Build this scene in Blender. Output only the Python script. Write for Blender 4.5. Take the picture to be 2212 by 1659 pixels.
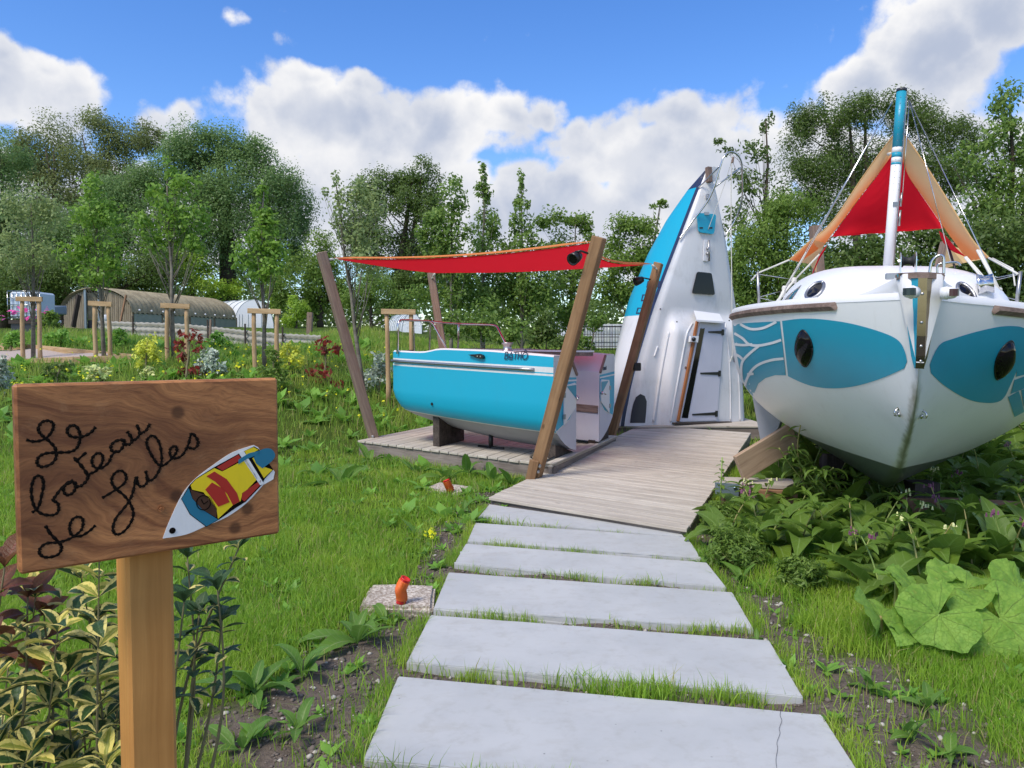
import bpy, bmesh, math, random
import numpy as np
from mathutils import Vector, Matrix, geometry
from mathutils.bvhtree import BVHTree

for _o in list(bpy.data.objects):
    bpy.data.objects.remove(_o)
scene = bpy.context.scene
COL = scene.collection
random.seed(7)
RNG = np.random.default_rng(11)

# ------------------------------------------------------------------ camera
FPX, CX, CY, TILT, EYE = 1645.0, 1106.0, 829.5, math.atan(0.0453), 1.5
cam_data = bpy.data.cameras.new('camera')
cam_data.sensor_width = 36.0
cam_data.lens = 36.0 * FPX / 2212.0
cam_data.clip_start = 0.05
cam_data.clip_end = 2000.0
cam = bpy.data.objects.new('camera', cam_data)
cam.location = (0, 0, EYE)
cam.rotation_euler = (math.pi / 2 - TILT, 0, 0)
COL.objects.link(cam)
scene.camera = cam
scene.render.resolution_x, scene.render.resolution_y = 1024, 768
scene.render.engine = 'CYCLES'
scene.cycles.max_bounces = 6
scene.cycles.diffuse_bounces = 3
scene.cycles.transparent_max_bounces = 8
scene.view_settings.view_transform = 'Standard'
scene.view_settings.look = 'None'
scene.view_settings.gamma = 1.0
scene.view_settings.exposure = 0.80

def ray(u, v):
    a, b = (u - CX) / FPX, (CY - v) / FPX
    return Vector((a, math.cos(TILT) + b * math.sin(TILT), -math.sin(TILT) + b * math.cos(TILT)))
EYEV = Vector((0, 0, EYE))
def P(u, v, Y):
    d = ray(u, v); return EYEV + d * (Y / d.y)
def G(u, v, z=0.0):
    d = ray(u, v); return EYEV + d * ((z - EYE) / d.z)
def PLN(u, v, p0, n):
    d = ray(u, v); return EYEV + d * ((p0 - EYEV).dot(n) / d.dot(n))

# ------------------------------------------------------------------ node helper
def nd(nt, typ, props=None, ins=None):
    n = nt.nodes.new(typ)
    for k, v in (props or {}).items():
        setattr(n, k, v)
    for k, v in (ins or {}).items():
        s = n.inputs[k]
        if isinstance(v, bpy.types.NodeSocket):
            nt.links.new(v, s)
        else:
            s.default_value = v
    return n
def mth(nt, op, a, b=None, c=None, clamp=False):
    i = {0: a}
    if b is not None: i[1] = b
    if c is not None: i[2] = c
    return nd(nt, 'ShaderNodeMath', {'operation': op, 'use_clamp': clamp}, i).outputs[0]
def vmt(nt, op, a, b=None):
    i = {0: a}
    if b is not None: i[1] = b
    return nd(nt, 'ShaderNodeVectorMath', {'operation': op}, i)
def maprange(nt, v, a, b, c=0.0, d=1.0, smooth=True):
    return nd(nt, 'ShaderNodeMapRange', {'interpolation_type': 'SMOOTHSTEP' if smooth else 'LINEAR'},
              {'Value': v, 'From Min': a, 'From Max': b, 'To Min': c, 'To Max': d}).outputs[0]
def mixc(nt, f, a, b, blend='MIX'):
    n = nt.nodes.new('ShaderNodeMix'); n.data_type = 'RGBA'; n.blend_type = blend
    for s, v in ((n.inputs[0], f), (n.inputs[6], a), (n.inputs[7], b)):
        if isinstance(v, bpy.types.NodeSocket): nt.links.new(v, s)
        else: s.default_value = (tuple(v) + (1,) if isinstance(v, (tuple, list)) and len(v) == 3 else v)
    return n.outputs[2]
def noise(nt, vec, scale, detail=4, rough=0.55, out=0, dist=0.0):
    return nd(nt, 'ShaderNodeTexNoise', None, {'Vector': vec, 'Scale': scale, 'Detail': detail, 'Roughness': rough, 'Distortion': dist}).outputs[out]

# ------------------------------------------------------------------ sky, clouds, sun
SUN_EL, SUN_AZ = math.radians(52), math.radians(-140)
world = bpy.data.worlds.new('World')
scene.world = world
world.use_nodes = True
world.cycles.sampling_method = 'MANUAL'
world.cycles.sample_map_resolution = 512
wt = world.node_tree
wt.nodes.clear()

def azel(u, v):
    d = ray(u, v).normalized()
    return math.atan2(d.x, d.y), math.asin(d.z)
CLOUDS = [  # centre and half extents, as directions
    (700, 275, 225, 125), (655, 185, 80, 55), (770, 200, 90, 50), (930, 290, 260, 100), (1080, 235, 60, 52), (1165, 235, 62, 48), (820, 420, 400, 160),
    (1370, 350, 300, 120), (1250, 480, 640, 150), (1480, 275, 170, 55), (1560, 340, 330, 130), (1400, 245, 60, 35), (1560, 225, 40, 25),
    (40, 190, 160, 105), (-20, 115, 85, 65), (205, 192, 46, 34), (110, 150, 55, 50), (360, 255, 85, 50), (335, 230, 40, 34), (200, 460, 460, 130),
    (2010, 130, 190, 150), (1890, 165, 110, 85), (1700, 192, 80, 32), (2180, 60, 130, 90), (1850, 5, 60, 28),
    (2050, 390, 460, 160),
    (665, 8, 90, 30), (530, 32, 46, 24), (605, 68, 32, 26), (1140, 100, 50, 22)]

grp = bpy.data.node_groups.new('cloud_field', 'ShaderNodeTree')
grp.interface.new_socket('Vector', in_out='INPUT', socket_type='NodeSocketVector')
grp.interface.new_socket('Value', in_out='OUTPUT', socket_type='NodeSocketFloat')
gi = grp.nodes.new('NodeGroupInput'); go = grp.nodes.new('NodeGroupOutput')
dvec = gi.outputs[0]
wn = noise(grp, dvec, 7.0, 3, 0.5, out=1)
wn2 = vmt(grp, 'MULTIPLY', vmt(grp, 'SUBTRACT', wn, (0.5, 0.5, 0.5)).outputs[0], (0.07, 0.07, 0.07)).outputs[0]
dw = vmt(grp, 'ADD', dvec, wn2).outputs[0]
sx = nd(grp, 'ShaderNodeSeparateXYZ', None, {0: dw})
az = mth(grp, 'ARCTAN2', sx.outputs[0], sx.outputs[1])
el = mth(grp, 'ARCSINE', mth(grp, 'MINIMUM', mth(grp, 'MAXIMUM', sx.outputs[2], -1.0), 1.0))
ae = nd(grp, 'ShaderNodeCombineXYZ', None, {0: az, 1: el, 2: 0.0}).outputs[0]
fld = None
for (u, v, ru, rv) in CLOUDS:
    a, e = azel(u, v)
    q = vmt(grp, 'SUBTRACT', ae, (a, e, 0)).outputs[0]
    q = vmt(grp, 'MULTIPLY', q, (FPX / ru, FPX / rv, 1)).outputs[0]
    q = mth(grp, 'MULTIPLY', mth(grp, 'SUBTRACT', 1.0, vmt(grp, 'LENGTH', q).outputs[1]), min(1.0, 0.40 + rv / 150))
    if rv < 40: q = mth(grp, 'SUBTRACT', mth(grp, 'MULTIPLY', q, 0.45), 0.10)
    fld = q if fld is None else mth(grp, 'SMOOTH_MAX', fld, q, 0.06)
# the same kind of broken cumulus everywhere else
far = mth(grp, 'MULTIPLY', mth(grp, 'SUBTRACT', noise(grp, vmt(grp, 'MULTIPLY', dvec, (1, 1, 1.6)).outputs[0], 2.3, 3), 0.50), 4.0)
out_az = maprange(grp, mth(grp, 'ABSOLUTE', az), 0.72, 0.95)
out_el = maprange(grp, el, 0.52, 0.7)
outm = mth(grp, 'MAXIMUM', out_az, out_el)
far = mth(grp, 'SUBTRACT', far, mth(grp, 'MULTIPLY', mth(grp, 'SUBTRACT', 1.0, outm), 9.0))
fld = mth(grp, 'MAXIMUM', fld, far)
vo = nd(grp, 'ShaderNodeTexVoronoi', None, {'Vector': dw, 'Scale': 15.0, 'Detail': 2.0, 'Roughness': 0.55}).outputs[0]
puff = mth(grp, 'SUBTRACT', 0.42, vo)
fb = mth(grp, 'SUBTRACT', noise(grp, dvec, 24.0, 8, 0.66), 0.5)
tot = mth(grp, 'ADD', mth(grp, 'ADD', fld, mth(grp, 'MULTIPLY', puff, 0.55)), mth(grp, 'MULTIPLY', fb, 0.72))
grp.links.new(tot, go.inputs[0])
grp.interface.new_socket('Puff', in_out='OUTPUT', socket_type='NodeSocketFloat')
grp.links.new(puff, go.inputs[1])

tc = nd(wt, 'ShaderNodeTexCoord').outputs['Generated']
dn = vmt(wt, 'NORMALIZE', tc).outputs[0]
g_ = wt.nodes.new('ShaderNodeGroup'); g_.node_tree = grp
wt.links.new(dn, g_.inputs[0])
f0, pf0 = g_.outputs[0], g_.outputs[1]
alpha = maprange(wt, f0, -0.27, 0.08)
dz = nd(wt, 'ShaderNodeSeparateXYZ', None, {0: dn}).outputs[2]
alpha = mth(wt, 'MULTIPLY', alpha, maprange(wt, dz, -0.05, 0.02))
# billows lit from above left, greyer hearts and undersides
b0 = noise(wt, dn, 8.0, 5, 0.55)
b1 = noise(wt, vmt(wt, 'ADD', dn, (-0.030, 0.0, 0.045)).outputs[0], 8.0, 2, 0.55)
lit = maprange(wt, mth(wt, 'SUBTRACT', b0, b1), -0.22, 0.14)
rim = maprange(wt, f0, 0.0, 0.65, 1.0, 0.0)
pfl = maprange(wt, pf0, -0.15, 0.30)
lit = mth(wt, 'ADD', mth(wt, 'ADD', mth(wt, 'MULTIPLY', lit, 0.48), mth(wt, 'MULTIPLY', rim, 0.42)), mth(wt, 'MULTIPLY', pfl, 0.28), clamp=True)
lit = mth(wt, 'MULTIPLY', lit, maprange(wt, dz, 0.10, 0.34, 0.72, 1.0))
ccol = mixc(wt, lit, (0.46, 0.52, 0.66), (1.0, 0.985, 0.97))
sky = nd(wt, 'ShaderNodeTexSky', {'sky_type': 'NISHITA', 'sun_disc': False, 'sun_elevation': SUN_EL, 'sun_rotation': SUN_AZ,
                                  'air_density': 1.0, 'dust_density': 0.3, 'ozone_density': 2.5})
hs = nd(wt, 'ShaderNodeHueSaturation', None, {'Saturation': 1.3, 'Hue': 0.512, 'Value': 1.0, 'Color': sky.outputs[0]})
bg0 = nd(wt, 'ShaderNodeBackground', None, {'Color': hs.outputs[0], 'Strength': 0.125})
bg1 = nd(wt, 'ShaderNodeBackground', None, {'Color': ccol, 'Strength': 0.60})
mx = nd(wt, 'ShaderNodeMixShader', None, {0: alpha, 1: bg0.outputs[0], 2: bg1.outputs[0]})
wo = nd(wt, 'ShaderNodeOutputWorld', None, {0: mx.outputs[0]})

sun_data = bpy.data.lights.new('sun', 'SUN')
sun_data.energy = 2.0
sun_data.angle = math.radians(20)
sun_data.color = (1.0, 0.92, 0.80)
sun = bpy.data.objects.new('sun', sun_data)
sd = Vector((math.sin(SUN_AZ) * math.cos(SUN_EL), math.cos(SUN_AZ) * math.cos(SUN_EL), math.sin(SUN_EL)))
sun.rotation_euler = sd.to_track_quat('Z', 'Y').to_euler()
sun.location = sd * 50
COL.objects.link(sun)

# ------------------------------------------------------------------ object helpers
WORLD = {}
def tag(o, label=None, cat=None, group=None, kind=None):
    if label: o['label'] = label
    if cat: o['category'] = cat
    if group: o['group'] = group
    if kind: o['kind'] = kind
    return o
def place(o, M=None, parent=None):
    M = M or Matrix()
    COL.objects.link(o)
    if parent is not None:
        o.parent = parent
        o.matrix_parent_inverse = WORLD[parent.name].inverted()
    o.matrix_basis = M
    WORLD[o.name] = M.copy()
    return o
def thing(name, loc, label, cat, group=None):
    e = bpy.data.objects.new(name, None)
    e.empty_display_size = 0.1
    place(e, Matrix.Translation(Vector(loc)))
    return tag(e, label, cat, group)
def mk(name, verts, faces, mat, parent=None, M=None, smooth=False, fm=None, uv=None):
    me = bpy.data.meshes.new(name)
    me.from_pydata([tuple(v) for v in verts], [], faces)
    mats = mat if isinstance(mat, (list, tuple)) else [mat]
    for m in mats: me.materials.append(m)
    if fm: me.polygons.foreach_set('material_index', fm)
    if smooth: me.polygons.foreach_set('use_smooth', [True] * len(me.polygons))
    if uv is not None:
        l = me.uv_layers.new(name='UVMap')
        for lp in me.loops: l.data[lp.index].uv = uv[lp.vertex_index]
    me.update()
    return place(bpy.data.objects.new(name, me), M, parent)
def mk_np(name, V, F, mat, parent=None, M=None, smooth=False):
    """V (n,3) array, F (m,k) array of equal-size faces"""
    me = bpy.data.meshes.new(name)
    V = np.asarray(V, np.float32); F = np.asarray(F, np.int32)
    m, k = F.shape
    me.vertices.add(len(V)); me.vertices.foreach_set('co', V.ravel())
    me.loops.add(m * k); me.loops.foreach_set('vertex_index', F.ravel())
    me.polygons.add(m)
    me.polygons.foreach_set('loop_start', np.arange(0, m * k, k, dtype=np.int32))
    me.polygons.foreach_set('loop_total', np.full(m, k, np.int32))
    me.update(calc_edges=True)
    mats = mat if isinstance(mat, (list, tuple)) else [mat]
    for mm in mats: me.materials.append(mm)
    if smooth: me.polygons.foreach_set('use_smooth', np.ones(m, bool))
    return place(bpy.data.objects.new(name, me), M, parent)
def share(name, me, M, parent=None):
    return place(bpy.data.objects.new(name, me), M, parent)

def box_mesh(name, sx, sy, sz, mat, bevel=0.0):
    """box centred on local origin, grain along local X"""
    bm = bmesh.new()
    bmesh.ops.create_cube(bm, size=1.0)
    bmesh.ops.scale(bm, vec=(sx, sy, sz), verts=bm.verts)
    if bevel > 0:
        bmesh.ops.bevel(bm, geom=bm.edges[:], offset=bevel, segments=1, affect='EDGES')
    me = bpy.data.meshes.new(name); bm.to_mesh(me); bm.free()
    me.materials.append(mat)
    return me
def frame(p0, p1, up=(0, 0, 1)):
    p0, p1, up = Vector(p0), Vector(p1), Vector(up)
    x = (p1 - p0).normalized()
    y = up.cross(x)
    if y.length < 1e-5: y = Vector((0, 1, 0)).cross(x)
    y.normalize(); z = x.cross(y)
    M = Matrix((x, y, z)).transposed().to_4x4()
    M.translation = (p0 + p1) / 2
    return M
def beam(name, p0, p1, w, h, mat, parent=None, up=(0, 0, 1), bevel=0.004):
    L = (Vector(p1) - Vector(p0)).length
    return share(name, box_mesh(name, L, w, h, mat, bevel), frame(p0, p1, up), parent)
def boxat(name, c, sx, sy, sz, mat, parent=None, rz=0.0, bevel=0.0, R=None):
    M = Matrix.Translation(Vector(c)) @ (R or Matrix.Rotation(rz, 4, 'Z'))
    return share(name, box_mesh(name, sx, sy, sz, mat, bevel), M, parent)

def catmull(pts, n=6, closed=False):
    pts = [Vector(p) for p in pts]
    out = []
    N = len(pts)
    rng = range(N) if closed else range(N - 1)
    for i in rng:
        g = (lambda k: pts[k % N]) if closed else (lambda k: pts[min(max(k, 0), N - 1)])
        p0, p1, p2, p3 = g(i - 1), g(i), g(i + 1), g(i + 2)
        for j in range(n):
            t = j / n
            out.append(0.5 * ((2 * p1) + (p2 - p0) * t + (2 * p0 - 5 * p1 + 4 * p2 - p3) * t * t + (3 * p1 - p0 - 3 * p2 + p3) * t ** 3))
    if not closed: out.append(pts[-1])
    return out
def tube_geo(path, r, n=8, cap=True):
    path = [Vector(p) for p in path]
    rs = r if isinstance(r, (list, tuple)) else [r] * len(path)
    V, F = [], []
    ref = None
    for i, p in enumerate(path):
        t = (path[min(i + 1, len(path) - 1)] - path[max(i - 1, 0)])
        t = t.normalized() if t.length > 1e-9 else Vector((0, 0, 1))
        if ref is None:
            ref = Vector((1, 0, 0)) if abs(t.x) < 0.8 else Vector((0, 1, 0))
        a = (ref - t * ref.dot(t)).normalized(); b = t.cross(a); ref = a
        for k in range(n):
            th = 2 * math.pi * k / n
            V.append(p + (a * math.cos(th) + b * math.sin(th)) * rs[i])
    for i in range(len(path) - 1):
        for k in range(n):
            F.append((i * n + k, i * n + (k + 1) % n, (i + 1) * n + (k + 1) % n, (i + 1) * n + k))
    if cap:
        F.append(tuple(range(n - 1, -1, -1)))
        F.append(tuple(range((len(path) - 1) * n, len(path) * n)))
    return V, F
def tube(name, path, r, mat, parent=None, n=8):
    V, F = tube_geo(path, r, n)
    return mk(name, V, F, mat, parent, smooth=True)
def join_geo(parts):
    V, F = [], []
    for v, f in parts:
        o = len(V); V += list(v); F += [tuple(i + o for i in q) for q in f]
    return V, F
def lathe_geo(profile, M, n=20):
    V, F = [], []
    for (r, z) in profile:
        for k in range(n):
            th = 2 * math.pi * k / n
            V.append(M @ Vector((r * math.cos(th), r * math.sin(th), z)))
    for i in range(len(profile) - 1):
        for k in range(n):
            F.append((i * n + k, i * n + (k + 1) % n, (i + 1) * n + (k + 1) % n, (i + 1) * n + k))
    F.append(tuple(range(n - 1, -1, -1))); F.append(tuple(range((len(profile) - 1) * n, len(profile) * n)))
    return V, F
def axis_mat(p, d):
    M = Vector(d).to_track_quat('Z', 'Y').to_matrix().to_4x4(); M.translation = Vector(p); return M

def cdt(poly, step):
    """triangulate a 2D outline with interior points"""
    pts = []
    N = len(poly)
    for i in range(N):
        a, b = Vector(poly[i][:2]), Vector(poly[(i + 1) % N][:2])
        k = max(1, int((b - a).length / step))
        for j in range(k): pts.append(a + (b - a) * (j / k))
    nb = len(pts)
    xs = [p.x for p in pts]; ys = [p.y for p in pts]
    def inside(x, y):
        c = False
        for i in range(nb):
            a, b = pts[i], pts[i - 1]
            if (a.y > y) != (b.y > y) and x < (b.x - a.x) * (y - a.y) / (b.y - a.y) + a.x: c = not c
        return c
    x = min(xs) + step * 0.5
    while x < max(xs):
        y = min(ys) + step * 0.5
        while y < max(ys):
            if inside(x, y): pts.append(Vector((x + random.uniform(-.1, .1) * step, y + random.uniform(-.1, .1) * step)))
            y += step
        x += step
    r = geometry.delaunay_2d_cdt(pts, [(i, (i + 1) % nb) for i in range(nb)], [], 1, 1e-5)
    return r[0], [tuple(f) for f in r[2]]
def on_bvh(bvh, off):
    def f(u, v):
        d = ray(u, v).normalized()
        h, n, i, dist = bvh.ray_cast(EYEV, d)
        if h is None: return None
        if n.dot(d) > 0: n = -n
        return h + n * off
    return f
def decal(name, poly, proj, mat, parent, step=14):
    """thin skin following a surface, its outline given by sight lines"""
    v2, fs = cdt(poly, step)
    V = [proj(p.x, p.y) for p in v2]
    F = [f for f in fs if all(V[i] is not None for i in f)]
    out = []
    for f in F:
        a, b, c = (V[i] for i in f)
        nrm = (b - a).cross(c - a)
        out.append(f if nrm.dot(EYEV - a) > 0 else f[::-1])
    V = [v if v is not None else Vector((0, 0, 0)) for v in V]
    used = sorted({i for f in out for i in f}); mp = {k: i for i, k in enumerate(used)}
    return mk(name, [V[k] for k in used], [tuple(mp[i] for i in f) for f in out], mat, parent, smooth=True)
def ribbon(name, lines, width, proj, mat, parent, sub=3):
    """painted strokes following a surface"""
    V, F = [], []
    for ln in lines:
        pts = catmull([Vector((p[0], p[1], 0)) for p in ln], sub) if len(ln) > 2 else [Vector((p[0], p[1], 0)) for p in ln]
        base = len(V); ok = []
        for i, p in enumerate(pts):
            t = (pts[min(i + 1, len(pts) - 1)] - pts[max(i - 1, 0)]).normalized()
            nrm = Vector((-t.y, t.x, 0)) * (width / 2)
            a, b = proj(*(p + nrm).xy), proj(*(p - nrm).xy)
            ok.append(a is not None and b is not None)
            V += [a or Vector((0, 0, 0)), b or Vector((0, 0, 0))]
        best, run = (0, 0), 0
        for i in range(len(pts)):      # keep the longest unbroken run only
            run = run + 1 if ok[i] else 0
            if run > best[1] - best[0]: best = (i - run + 1, i + 1)
        for i in range(best[0], best[1] - 1):
            if True:
                q = (base + 2 * i, base + 2 * i + 1, base + 2 * i + 3, base + 2 * i + 2)
                nr = (V[q[1]] - V[q[0]]).cross(V[q[2]] - V[q[0]])
                F.append(q if nr.dot(EYEV - V[q[0]]) > 0 else q[::-1])
    used = sorted({i for f in F for i in f}); mp = {k: i for i, k in enumerate(used)}
    return mk(name, [V[k] for k in used], [tuple(mp[i] for i in f) for f in F], mat, parent)
def prism_geo(poly3, d):
    """extrude a planar 3D outline along d"""
    n = len(poly3); d = Vector(d)
    V = [Vector(p) for p in poly3] + [Vector(p) + d for p in poly3]
    F = [tuple(range(n)), tuple(range(2 * n - 1, n - 1, -1))]
    F += [(i, i + n, (i + 1) % n + n, (i + 1) % n) for i in range(n)]
    return V, F
def prism(name, poly3, d, mat, parent=None):
    V, F = prism_geo(poly3, d)
    o = mk(name, V, F, mat, parent)
    bm = bmesh.new(); bm.from_mesh(o.data); bmesh.ops.recalc_face_normals(bm, faces=bm.faces); bm.to_mesh(o.data); bm.free()
    return o

def quadplank(name, a0, a1, b1, b0, th, mat, parent, bevel=.003):
    """board with mitred ends: a0-a1 one end, b0-b1 the other; grain along local X"""
    M = frame((a0 + a1) / 2, (b0 + b1) / 2)
    Mi = M.inverted()
    bm = bmesh.new()
    top = [bm.verts.new(Mi @ p) for p in (a0, a1, b1, b0)]
    bot = [bm.verts.new(Mi @ (p - Vector((0, 0, th)))) for p in (a0, a1, b1, b0)]
    bm.faces.new(top); bm.faces.new(bot[::-1])
    for k in range(4): bm.faces.new((top[k], bot[k], bot[(k + 1) % 4], top[(k + 1) % 4]))
    bmesh.ops.recalc_face_normals(bm, faces=bm.faces)
    bmesh.ops.bevel(bm, geom=bm.edges[:], offset=bevel, segments=1, affect='EDGES')
    me = bpy.data.meshes.new(name); bm.to_mesh(me); bm.free(); me.materials.append(mat)
    return share(name, me, M, parent)
# ------------------------------------------------------------------ materials
def newmat(name):
    m = bpy.data.materials.new(name); m.use_nodes = True
    nt = m.node_tree; nt.nodes.clear()
    out = nt.nodes.new('ShaderNodeOutputMaterial')
    return m, nt, out
def princ(nt, out, **k):
    ins = {}
    for a, b in k.items():
        a = {'color': 'Base Color', 'rough': 'Roughness', 'metal': 'Metallic', 'spec': 'Specular IOR Level', 'normal': 'Normal',
             'coat': 'Coat Weight', 'trans': 'Transmission Weight'}.get(a, a)
        if isinstance(b, tuple) and len(b) == 3: b = b + (1,)
        ins[a] = b
    p = nd(nt, 'ShaderNodeBsdfPrincipled', None, ins)
    nt.links.new(p.outputs[0], out.inputs[0])
    return p
def objco(nt): return nd(nt, 'ShaderNodeTexCoord').outputs['Object']
def bump(nt, h, s=0.3, d=0.01):
    return nd(nt, 'ShaderNodeBump', None, {'Strength': s, 'Distance': d, 'Height': h}).outputs[0]

def paint(name, col, rough=0.35, dirt=0.08, scale=3.0, metal=0.0, spec=0.5):
    """gel coat or paint with faint grime"""
    m, nt, out = newmat(name)
    oc = objco(nt)
    n1 = noise(nt, oc, scale, 6, 0.65)
    n2 = noise(nt, vmt(nt, 'MULTIPLY', oc, (1, 1, 0.15)).outputs[0], scale * 9, 4, 0.6)
    f = maprange(nt, mth(nt, 'ADD', mth(nt, 'MULTIPLY', n1, 0.7), mth(nt, 'MULTIPLY', n2, 0.3)), 0.48, 0.72)
    c = mixc(nt, mth(nt, 'MULTIPLY', f, dirt * 3), col, tuple(x * 0.45 + y for x, y in zip(col, (0.05, 0.045, 0.03))))
    r = mth(nt, 'ADD', rough, mth(nt, 'MULTIPLY', n1, 0.15))
    princ(nt, out, color=c, rough=r, metal=metal, spec=spec)
    return m
def plain(name, col, rough=0.5, metal=0.0, spec=0.5):
    m, nt, out = newmat(name)
    n1 = noise(nt, objco(nt), 25, 3)
    c = mixc(nt, mth(nt, 'MULTIPLY', n1, 0.35), col, tuple(x * 0.6 for x in col))
    princ(nt, out, color=c, rough=rough, metal=metal, spec=spec)
    return m
def wood(name, light, dark, rough=0.75, grain=55.0, stretch=0.05, var=0.35, knots=True, bstr=0.25):
    """sawn timber, grain along local X"""
    m, nt, out = newmat(name)
    oc = objco(nt)
    oi = nd(nt, 'ShaderNodeObjectInfo').outputs['Random']
    off = nd(nt, 'ShaderNodeCombineXYZ', None, {0: mth(nt, 'MULTIPLY', oi, 37.0), 1: mth(nt, 'MULTIPLY', oi, 11.0), 2: mth(nt, 'MULTIPLY', oi, 5.0)}).outputs[0]
    v = vmt(nt, 'ADD', oc, off).outputs[0]
    vs = vmt(nt, 'MULTIPLY', v, (stretch, 1, 1)).outputs[0]
    warp = noise(nt, vmt(nt, 'MULTIPLY', v, (0.6, 1, 1)).outputs[0], 2.2, 3, 0.5, out=1)
    vw = vmt(nt, 'ADD', vs, vmt(nt, 'MULTIPLY', warp, (0.0, 0.09, 0.09)).outputs[0]).outputs[0]
    g1 = noise(nt, vw, grain, 5, 0.65)
    g2 = noise(nt, vw, grain * 0.22, 3, 0.5)
    g = maprange(nt, mth(nt, 'ADD', mth(nt, 'MULTIPLY', g1, 0.55), mth(nt, 'MULTIPLY', g2, 0.45)), 0.34, 0.66)
    c = mixc(nt, g, dark, light)
    if knots:
        vo = nd(nt, 'ShaderNodeTexVoronoi', None, {'Vector': vmt(nt, 'MULTIPLY', v, (0.55, 1, 1)).outputs[0], 'Scale': 4.2}).outputs[0]
        k = maprange(nt, vo, 0.03, 0.10, 1.0, 0.0)
        c = mixc(nt, mth(nt, 'MULTIPLY', k, 0.75), c, tuple(x * 0.4 for x in dark))
    blot = noise(nt, v, 3.5, 4)
    c = mixc(nt, mth(nt, 'MULTIPLY', maprange(nt, blot, 0.45, 0.75), 0.35), c, tuple(x * 0.6 for x in dark))
    c = mixc(nt, mth(nt, 'MULTIPLY', oi, var), c, tuple((a + b) * 0.36 for a, b in zip(light, dark)))
    princ(nt, out, color=c, rough=rough, spec=0.25, normal=bump(nt, g1, bstr, 0.004))
    return m
LEAFGAIN = 2.0
def leafmat(name, col, col2=None, trans=0.38, rough=0.5, var=1.0, spec=0.35, patch=None):
    """foliage: each leaf has its own shade"""
    m, nt, out = newmat(name)
    col2 = col2 or tuple(x * 0.5 for x in col)
    col, col2 = tuple(min(.9, x * LEAFGAIN) for x in col), tuple(min(.9, x * LEAFGAIN) for x in col2)
    rp = nd(nt, 'ShaderNodeNewGeometry').outputs['Random Per Island']
    oi = nd(nt, 'ShaderNodeObjectInfo').outputs['Random']
    f = mth(nt, 'FRACT', mth(nt, 'ADD', rp, mth(nt, 'MULTIPLY', oi, 7.3)))
    c = mixc(nt, mth(nt, 'MULTIPLY', f, var), col, col2)
    if patch:
        c = mixc(nt, mth(nt, 'MULTIPLY', maprange(nt, noise(nt, objco(nt), 1.1, 4, 0.6), 0.42, 0.66), 0.75), c, tuple(x * LEAFGAIN for x in patch))
        c = mixc(nt, maprange(nt, f, 0.90, 0.93), c, (0.42, 0.36, 0.16))
    p = nd(nt, 'ShaderNodeBsdfPrincipled', None, {'Base Color': c, 'Roughness': rough, 'Specular IOR Level': spec})
    tcol = mixc(nt, 0.5, c, tuple(min(1, x * 1.9 + 0.01) for x in col))
    t = nd(nt, 'ShaderNodeBsdfTranslucent', None, {'Color': tcol})
    mxs = nd(nt, 'ShaderNodeMixShader', None, {0: trans, 1: p.outputs[0], 2: t.outputs[0]})
    nt.links.new(mxs.outputs[0], out.inputs[0])
    return m
def bigleaf(name, col, rib, edge=None, edgew=0.3, trans=0.3, rough=0.45, mott=0.4, veins=9.0):
    """one large leaf: UV across (0..1) and along (0..1); midrib, side veins, optional pale margin"""
    m, nt, out = newmat(name)
    uv = nd(nt, 'ShaderNodeTexCoord').outputs['UV']
    s = nd(nt, 'ShaderNodeSeparateXYZ', None, {0: uv})
    oc = objco(nt)
    oi = nd(nt, 'ShaderNodeObjectInfo').outputs['Random']
    ax = mth(nt, 'ABSOLUTE', mth(nt, 'MULTIPLY', mth(nt, 'SUBTRACT', s.outputs[0], 0.5), 2.0))
    n1 = noise(nt, oc, 30.0, 4)
    c = mixc(nt, mth(nt, 'MULTIPLY', n1, mott), col, tuple(x * 0.45 for x in col))
    c = mixc(nt, mth(nt, 'MULTIPLY', oi, 0.5), c, tuple(x * y for x, y in zip(col, (1.35, 1.15, 0.7))))
    vv = mth(nt, 'SUBTRACT', s.outputs[1], mth(nt, 'MULTIPLY', ax, 0.12))
    vein = mth(nt, 'ABSOLUTE', mth(nt, 'SUBTRACT', mth(nt, 'FRACT', mth(nt, 'MULTIPLY', vv, veins)), 0.5))
    vm = maprange(nt, vein, 0.0, 0.09, 0.35, 0.0)
    if edge:
        ne = mth(nt, 'MULTIPLY', mth(nt, 'SUBTRACT', noise(nt, nd(nt, 'ShaderNodeCombineXYZ', None, {0: mth(nt, 'MULTIPLY', oi, 90.0), 1: s.outputs[1], 2: s.outputs[0]}).outputs[0], 6.0, 3), 0.5), 0.9)
        em = maprange(nt, mth(nt, 'ADD', ax, ne), 1.0 - edgew - 0.08, 1.0 - edgew + 0.08)
        c = mixc(nt, em, c, edge)
    mr = maprange(nt, ax, 0.03, 0.10, 0.8, 0.0)
    c = mixc(nt, mth(nt, 'MAXIMUM', mr, vm), c, rib)
    h = mth(nt, 'SUBTRACT', mth(nt, 'MULTIPLY', n1, 0.5), vm)
    p = nd(nt, 'ShaderNodeBsdfPrincipled', None, {'Base Color': c, 'Roughness': rough, 'Specular IOR Level': 0.35, 'Normal': bump(nt, h, 0.5, 0.006)})
    t = nd(nt, 'ShaderNodeBsdfTranslucent', None, {'Color': mixc(nt, 0.5, c, tuple(min(1, x * 2 + 0.02) for x in col))})
    mxs = nd(nt, 'ShaderNodeMixShader', None, {0: trans, 1: p.outputs[0], 2: t.outputs[0]})
    nt.links.new(mxs.outputs[0], out.inputs[0])
    return m
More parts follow.
